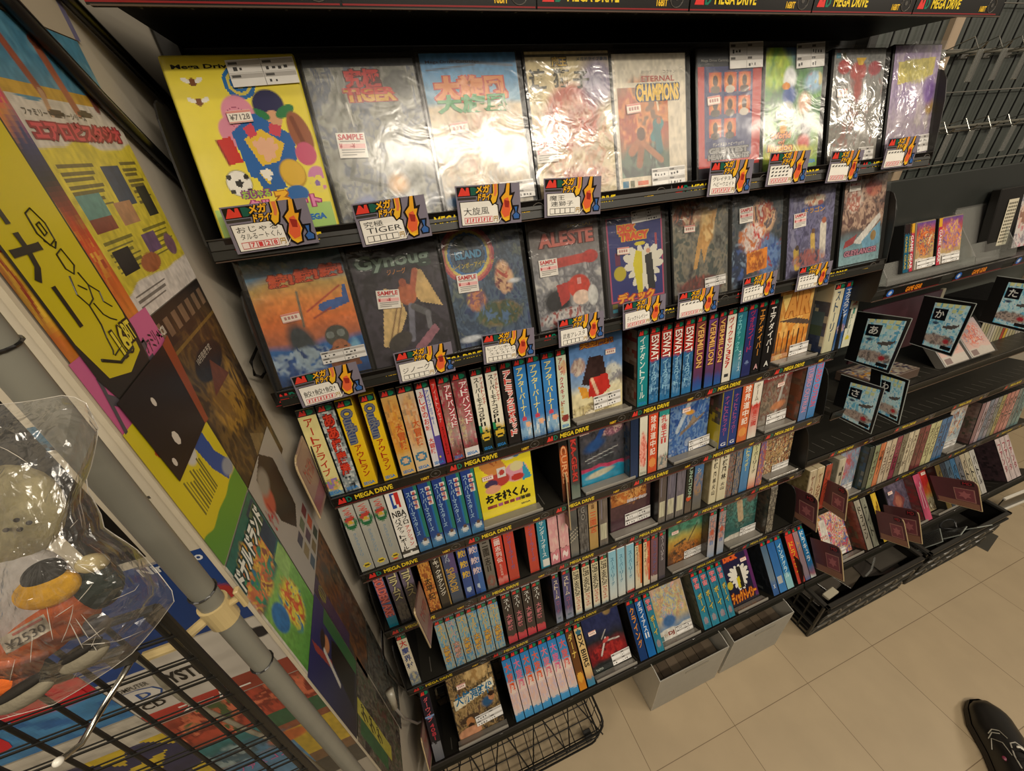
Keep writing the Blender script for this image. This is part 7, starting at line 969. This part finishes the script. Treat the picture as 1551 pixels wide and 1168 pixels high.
wall_sheet('mottled grey-green flyer low on the partition side', .425, .53, .42, .715, [('g', [(0, '26241f'), (1, '33302a')]), ('c', 14, ['1f1e1b', '4a4640', '5a5a50', '2c3a3c', '4a3228'], .95)], res=(70, 130), seed=23)
# ---- sheets on the front of the partition, behind the wire grid
def front_sheet(label, x0, x1, z0, z1, ops, texts=(), res=(40, 40), seed=1, lift=.001):
    t = thing('poster', label, 'poster', ((x0 + x1) / 2, .30 - lift, (z0 + z1) / 2), (0, 0, 0), 'sheets on the front of the partition'); w, h = x1 - x0, z1 - z0; f = lambda u, v, l: ((u - .5) * w, -.0002 * l, (v - .5) * h)
    mb = MB(); sheet(mb, paint(res[0], res[1], ops, seed, h / w), f)
    for tx in texts: text(mb, tx[0], f, tx[1], tx[2], **dict(dict(lay=2), **(tx[3] if len(tx) > 3 else {})))
    mb.build('printed_sheet', PAPER, t)
front_sheet('white panel sheet with fine black tick marks and blue foot', -.43, -.2025, 1.16, 1.62, [('g', [(0, '1f3a70'), (.25, '20407c'), (.252, 'c8bda6'), (1, 'cbc0aa')])] + [('b', .9, .30 + .018 * k, .97 - .03 * (k % 5 > 0), .303 + .018 * k, '4a463e') for k in range(12)] + [('b', .86, .72 + .03 * k, .93, .727 + .03 * k, '3a3733') for k in range(6)] + [('b', .80, .52, .86, .56, '3a6a84'), ('l', .84, .53, .93, .46, .006, '3a3733')] + [('e', .93, .1, .08, .035, 0, 'a83430', .3), ('b', .0, .6, .55, 1, '171512'), ('b', .69, .262, .835, 1, '14110f')],
   [('Nintendo', (.78, .215, .985, .238), 'd8d8d8', dict(w=.03)), ('ハイスコア', (.86, .66, .97, .68), '3a3733', {})], res=(110, 160), seed=31)
front_sheet('white sheet with bold SYSTEM lettering and red katakana foot', -.352, -.2025, 1.035, 1.158, [('g', [(0, 'b8b0a4'), (1, 'c0b8aa')]), ('b', 0, 0, .7, .2, 'b03a30'), ('b', .55, 0, 1, .28, '8a3a2a'), ('e', .86, .86, .07, .06, 0, '1f1d22', .2), ('e', .95, .78, .07, .08, 0, '1f1d22', .2), ('b', 0, .82, .3, 1, '22407c')], [('SYSTEM', (.27, .50, .60, .68), '22201e', dict(w=.04)), ('COMPUTER', (.02, .62, .22, .68), '4a463f', {}), ('D', (.05, .4, .24, .6), 'c8c2b8', dict(ol='2a4a84', w=.06)), ('CD', (.06, .27, .2, .37), '22201e', dict(w=.03)), ('スーパー', (.2, .02, .68, .17), 'e4dcd0', dict(w=.03))], res=(100, 80), seed=33)
front_sheet('sheet of red and green game-screen pictures', -.352, -.2025, .72, 1.033, [('g', [(0, '6a5a3a'), (1, '8a3a2a')]), ('c', 9, ['a8402c', '7a2a20', 'c86a4a', '3a5a34'], .9, .5, .85, .7, .2), ('b', 0, .62, .5, .74, '2a6a6c'), ('b', .5, .66, 1, .78, '2f5a3c'), ('c', 8, ['3f7a9a', '2a5a6a', '8aa0a0'], .9, .3, .58, .4, .1), ('b', 0, .2, .6, .5, '4a7a9c'), ('b', .6, .3, 1, .6, 'b89a2c'), ('e', .6, .55, .16, .05, 0, 'b8602c', .4), ('b', 0, 0, 1, .2, '3a3832')], [('ファミコン', (.08, .4, .5, .46), 'b85a8a', {})], res=(80, 140), seed=35)
front_sheet('blue poster with huge red rounded letters', -.70, -.353, 1.068, 1.34, [('g', [(0, '2a5a8a'), (.3, '3a78a8'), (1, '2a4a84')]), ('c', 6, ['2f6a9c', '4a8ab4', '24508a'], .6)] + [('e', .35 + .2 * (k % 4), .55 - .25 * (k // 4), .12, .09, 20, 'b81f2a', .2) for k in range(8)], [('フォー', (.45, .08, .98, .38), 'c0222c', dict(w=.08))], res=(100, 80), seed=37)
front_sheet('navy poster with yellow triangles and red and white fighters', -.70, -.353, .70, 1.066, [('g', [(0, 'a8584a'), (.35, 'b89a8a'), (.5, '2c2c48'), (.86, '2a2a4a'), (.87, 'b8b0a0'), (1, 'b8b0a0')]), ('c', 6, ['a8503c', 'c8b0a4', '8a3a30', 'd8c8c0', '4a3a44'], .9, .6, .3, .8, .3)] + [('p', [(.3 + .16 * k, .86), (.42 + .16 * k, .86), (.37 + .16 * k, .76)], 'c0a42c') for k in range(5)] + [('p', [(.8, .72), (.9, .66), (.96, .76)], 'c0a42c'), ('p', [(.9, .55), (1, .5), (1, .6)], 'c0a42c')], res=(110, 110), seed=39)
# ---- grey pole, clamp and wire grid panel in front of the partition
def pole_pt(z): a = math.radians(np.interp(z, [.6, 1.0, 1.25, 1.6], [38.6, 37.6, 37.1, 36.2])); return np.array([-.225 * math.tan(a), .225, z])
t = thing('grid_stand', 'grey steel pole carrying a black wire grid panel at left', 'display stand', (-.17, .225, 0)); L = lambda p: (p[0] + .17, p[1] - .225, p[2])
MB().tube([pole_pt(z) for z in (0, .6, 1.0, 1.25, 1.6, 2.3)], .0079, '77756a', 20).xf(L).build('pole', vc('grey_pipe', .38, noise=.1, nscale=40), t, smooth=True)
GY = .195; gx1 = -.172; gz1 = 1.335; g = MB(); B = '15130f'; gl = lambda x, z: (x - (1.335 - z) * .022, GY, z)
g.tube([gl(gx1, gz1), gl(gx1, .5)], .0028, B, 8); g.tube([gl(gx1 - .006, gz1 - .004), gl(gx1 - .006, .5)], .0018, B, 6)
g.tube([gl(gx1, gz1), gl(-.62, gz1)], .0026, B, 8)
for k in range(1, 18): g.tube([gl(gx1 - .0262 * k, gz1), gl(gx1 - .0262 * k, .5)], .0014, B, 6)
for k in range(1, 30): g.tube([(*gl(gx1, gz1 - .0283 * k)[:1], GY - .002, gz1 - .0283 * k), (gl(-.62, gz1 - .0283 * k)[0], GY - .002, gz1 - .0283 * k)], .0009, B, 5); g.tube([(*gl(gx1, gz1 - .0283 * k - .0022)[:1], GY + .002, gz1 - .0283 * k - .0022), (gl(-.62, gz1)[0], GY + .002, gz1 - .0283 * k - .0022)], .0006, B, 5)
g.xf(L).build('wire_grid', STEEL, t)
cz = on_y((318, 930), .225)[2]; c0 = pole_pt(cz); cl = MB(); cl.tube([pole_pt(cz - .011), pole_pt(cz + .011)], .0098, 'b8a373', 20); cl.tube([c0 + np.array((.008, 0, .004)), c0 + np.array((.017, .002, .006))], .0028, 'b8a373', 10); cl.box(c0[0] + .015, c0[1] - .002, c0[2] - .004, c0[0] + .0185, c0[1] + .004, c0[2] + .016, 'b8a373', .001); cl.tube([c0 + np.array((-.008, -.004, 0)), c0 + np.array((-.022, -.016, .0)), c0 + np.array((-.04, -.018, .002))], .0036, 'b8a373', 10)
cl.xf(L).build('cream_clamp', PLAST, t)
for px in ((298, 898), (384, 1007), (22, 520)):
    z = on_y(px, .225)[2]; p = pole_pt(z); MB().tube([p + np.array((.0084 * math.cos(a), .0084 * math.sin(a), .001 * math.sin(a))) for a in np.linspace(0, 6.283, 17)[:-1]], .0009, '161412', 5, True).xf(L).build('cable_tie', PLAST, t)
A = on_y((198, 1003), .19); B2 = on_y((122, 1128), .165); C2 = on_y((88, 1154), .150)
t = thing('display_hook', 'chrome display hook with rounded tip below the bagged plush', 'hook', A); MB().tube([np.zeros(3), (B2 - A) * .6, B2 - A, C2 - A], .0017, 'a8a49a', 10).build('rod', CHROME, t, smooth=True); MB().ball(C2 - A, (.0023,) * 3, 'd8d4c8', 12, 8).build('tip', PLAST, t, smooth=True)
MB().box(-.008, -.002, .0, .004, .004, .014, '2a2824', .001).build('bracket', STEEL, t)
tag(MB().tube([on_y(p, .27) for p in ((196, 985), (210, 1000), (228, 1012), (246, 1036), (275, 1058), (310, 1075), (380, 1108), (440, 1130), (500, 1175))], .0022, '8a8472', 8).build('cable', PLAST, smooth=True), 'pale grey cable hanging behind the wire grid', 'cable')
# ---- plush toy in a clear bag, hanging on the grid
cpt = lambda x, y, d: CAM + ray((x, y)) * d
RT, DN, FW = R[0], R[1], R[2]
pc = cpt(70, 850, .152); t = thing('plush_toy', 'bagged plush toy with cream head and orange lower body on the grid', 'plush toy', pc)
sc_ = lambda d: d / F
def blob(nm, x, y, d, rx, ry, rz, col, rot=0., fn=None, parent=None):
    c = cpt(x, y, d) - pc; s = d / F; a = math.radians(rot); u = RT * math.cos(a) + DN * math.sin(a); v = -RT * math.sin(a) + DN * math.cos(a)
    mb = MB().ball((0, 0, 0), (1, 1, 1), col, 22, 14, fn); mb.xf(lambda p: c + u * p[0] * rx * s + v * p[1] * ry * s + FW * p[2] * rz * s); return mb.build(nm, FABRIC, parent or t, smooth=True)
hd = blob('head', 14, 778, .157, 76, 74, 40, 'ada276', 20)
for x, y in ((25, 788), (44, 792), (30, 802), (9, 803)): blob('stitched_dot', x, y, .1472, 4.0, 3.4, 3, '33291f', 0, None, hd)
blob('white_body', 30, 905, .157, 84, 72, 30, 'cfc8c2', -30); blob('yellow_patch', 72, 893, .1500, 50, 27, 20, 'dca41c', -16); blob('black_patch', 66, 869, .1484, 34, 20, 14, '2a2825', -26); blob('cream_arm', 140, 853, .153, 24, 14, 14, 'b8a878', -8)
blob('dark_sleeve', 150, 886, .156, 34, 36, 20, '1f2a24', 20); blob('orange_body', 62, 962, .153, 86, 34, 24, 'c8622a', -36); blob('orange_body', 115, 930, .154, 30, 34, 24, 'bf6034', -10); blob('orange_body', 14, 1010, .151, 48, 38, 24, 'c4602a', -30)
for x, y, rx in ((128, 995, 40), (38, 1052, 50)):
    w_ = blob('wheel', x, y, .150, rx, 17, 16, '77705f', -30); blob('tyre_band', x - 6, y - 9, .1482, rx * .9, 9, 14, '2c2925', -32, None, w_)
blob('grey_fender', 146, 947, .152, 18, 16, 12, '77767a', -20)
s = .145 / F; mb = MB(); o_ = cpt(10, 992, .140) - pc; a = math.radians(-29); u_ = RT * math.cos(a) + DN * math.sin(a); v_ = -(-RT * math.sin(a) + DN * math.cos(a)); n_ = -FW
f = lambda q, w, l: o_ + u_ * (q * 76 * s) + v_ * (w * 26 * s) + n_ * (.0003 * l); mb.quad(f(0, 0, 0), f(1, 0, 0), f(1, 1, 0), f(0, 1, 0), 'c9bda8'); text(mb, '¥2530', f, (.08, .12, .92, .62), '5a534a', 'h', 1, None, .0); mb.quad(f(.3, .74, 1), f(.95, .74, 1), f(.95, .88, 1), f(.3, .88, 1), 'b86a5c'); mb.build('price_sticker', PRINT, t)
out = [(-60, 640), (-20, 615), (45, 608), (100, 598), (128, 606), (150, 650), (140, 700), (128, 735), (152, 775), (158, 800), (205, 830), (238, 865), (268, 905), (235, 950), (200, 990), (170, 1012), (120, 1045), (80, 1068), (0, 1090), (-60, 1100), (-90, 900)]
mb = MB(); NR, NA = 22, 70; rs = np.random.RandomState(4); vs = []
per = np.array(out + [out[0]], float); ln = np.r_[0, np.cumsum(np.hypot(*np.diff(per, axis=0).T))]; ang = np.linspace(0, ln[-1], NA + 1)[:-1]; bx = np.interp(ang, ln, per[:, 0]); by = np.interp(ang, ln, per[:, 1]); U, V_ = np.meshgrid(np.linspace(0, 1, NA), np.linspace(0, 1, NR))
n1 = np.abs(vnoise(U, V_, 13, 4) - .5) * 2; n2 = np.abs(vnoise(U, V_, 26, 9) - .5) * 2; n1[:, -1] = n1[:, 0]; n2[:, -1] = n2[:, 0]
for i in range(NR):
    for j in range(NA):
        r = i / (NR - 1); x, y = 60 + (bx[j] - 60) * r, 850 + (by[j] - 850) * r; right = np.clip((x - 150) / 90, 0, 1)
        q = np.random.RandomState(i * 977 + j).rand(); d = .1345 + .022 * r ** 3 + (.003 + .006 * right) * n1[i, j] * r + (.0012 + .0045 * right) * (n2[i, j] + .7 * q) * r; vs.append(cpt(x, y, d) - pc)
mb.add(vs, [tr for i in range(NR - 1) for j in range(NA) for tr in ((i * NA + j, i * NA + (j + 1) % NA, (i + 1) * NA + j), (i * NA + (j + 1) % NA, (i + 1) * NA + (j + 1) % NA, (i + 1) * NA + j))], 'ffffff'); bg_ = mb.build('clear_bag', BAG, t)
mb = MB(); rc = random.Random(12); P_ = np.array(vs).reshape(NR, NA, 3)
for k in range(30):  # thin pale tubes drawn as glints of light along the bag's folds
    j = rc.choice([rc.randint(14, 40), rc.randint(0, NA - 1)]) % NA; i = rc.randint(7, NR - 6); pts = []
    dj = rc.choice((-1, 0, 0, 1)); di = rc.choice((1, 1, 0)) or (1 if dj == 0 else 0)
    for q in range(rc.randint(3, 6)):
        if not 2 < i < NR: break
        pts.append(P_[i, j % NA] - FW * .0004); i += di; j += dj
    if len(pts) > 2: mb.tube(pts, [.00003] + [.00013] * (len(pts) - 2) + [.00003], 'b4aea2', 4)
mb.tube([P_[NR - 1, j] for j in range(NA)], .00016, 'b8b2a6', 4, True); mb.build('film_glints_and_seam', GLOSS, bg_)
# ---- leads on and by the wall
tag(MB().tube([on_x(p, -.192) for p in ((-40, -52), (12, 0), (150, 146), (278, 275), (300, 297))], .0058, '070707', 8).build('cable', PLAST, smooth=True), 'thick black cable running aslant across the wall, lower of two', 'cable')
tag(MB().tube([on_x(p, -.192) for p in ((60, -47), (105, 0), (180, 76), (262, 160), (290, 186))], .0058, '070707', 8).build('cable', PLAST, smooth=True), 'thick black cable running aslant across the wall, upper of two', 'cable')
tag(MB().tube([on_x(p, -.188) for p in ((404, 500), (392, 520), (380, 548), (386, 568), (396, 572), (404, 560), (396, 545), (402, 525), (408, 540), (400, 566))], .0022, '141210', 6).build('cable', PLAST, smooth=True), 'black looped cable end beside the third shelf', 'cable')
tag(MB().tube([on_x(p, -.186) for p in ((566, 870), (559, 905), (568, 930), (578, 950), (580, 990), (588, 1020), (603, 1036), (640, 1060), (650, 1090))], .0026, '15120f', 6).build('cable', PLAST, smooth=True), 'thin black cable running down behind the lower shelves', 'cable')
P = [on_x(p, -.17) for p in ((590, 1046), (598, 1072), (612, 1088), (632, 1096), (660, 1080))]; t = thing('power_plug', 'pale power plug with lead at the foot of the wall', 'plug', P[0]); MB().tube([P[0] - P[0], P[1] - P[0]], [.008, .006], '8f897a', 10).build('plug_body', PLAST, t, smooth=True); MB().tube([p - P[0] for p in P[1:]], .0028, '77716a', 8).build('lead', PLAST, t, smooth=True)
# ================================================================ light
def area(nm, loc, sx, sy, e, col, rot=(0, 0, 0)):
    l = bpy.data.lights.new(nm, 'AREA'); l.shape = 'RECTANGLE'; l.size, l.size_y = sx, sy; l.energy = e; l.color = col; o = bpy.data.objects.new(nm, l); COL.objects.link(o); o.location = loc; o.rotation_euler = rot; return o
WARM = (1.0, .89, .73)
area('ceiling_tube', (.75, -1.05, 2.52), 1.2, .12, 26, WARM); area('ceiling_tube', (3.3, -1.05, 2.52), 1.3, .12, 30, WARM); area('added_fill', (1.6, -1.6, 2.78), 3.4, 1.2, 42, WARM)  # last one is a broad soft fill, added for general brightness
struct('unseen_light_block', MB().box(-3, -1.5, 0, 6, -.95, 1.95, '3a352c'), STEEL)  # unseen block added behind the camera to keep light off the lower rows
area('added_fill', (-1.2, -.55, 2.7), .6, .9, 20, WARM); area('ceiling_tube', (.9, -.5, 2.75), 1.3, .1, 9, WARM)  # first one is a fill added to brighten left-facing signs and case sides
w = bpy.data.worlds.new('shop_air'); SC.world = w; w.use_nodes = True; bg = w.node_tree.nodes['Background']; bg.inputs['Color'].default_value = (1, .86, .68, 1); bg.inputs['Strength'].default_value = .20
SC.view_settings.view_transform = 'Standard'; SC.view_settings.look = 'None'; SC.view_settings.exposure = .14
SC.cycles.use_denoising = True; SC.cycles.max_bounces = 8; SC.cycles.transparent_max_bounces = 16
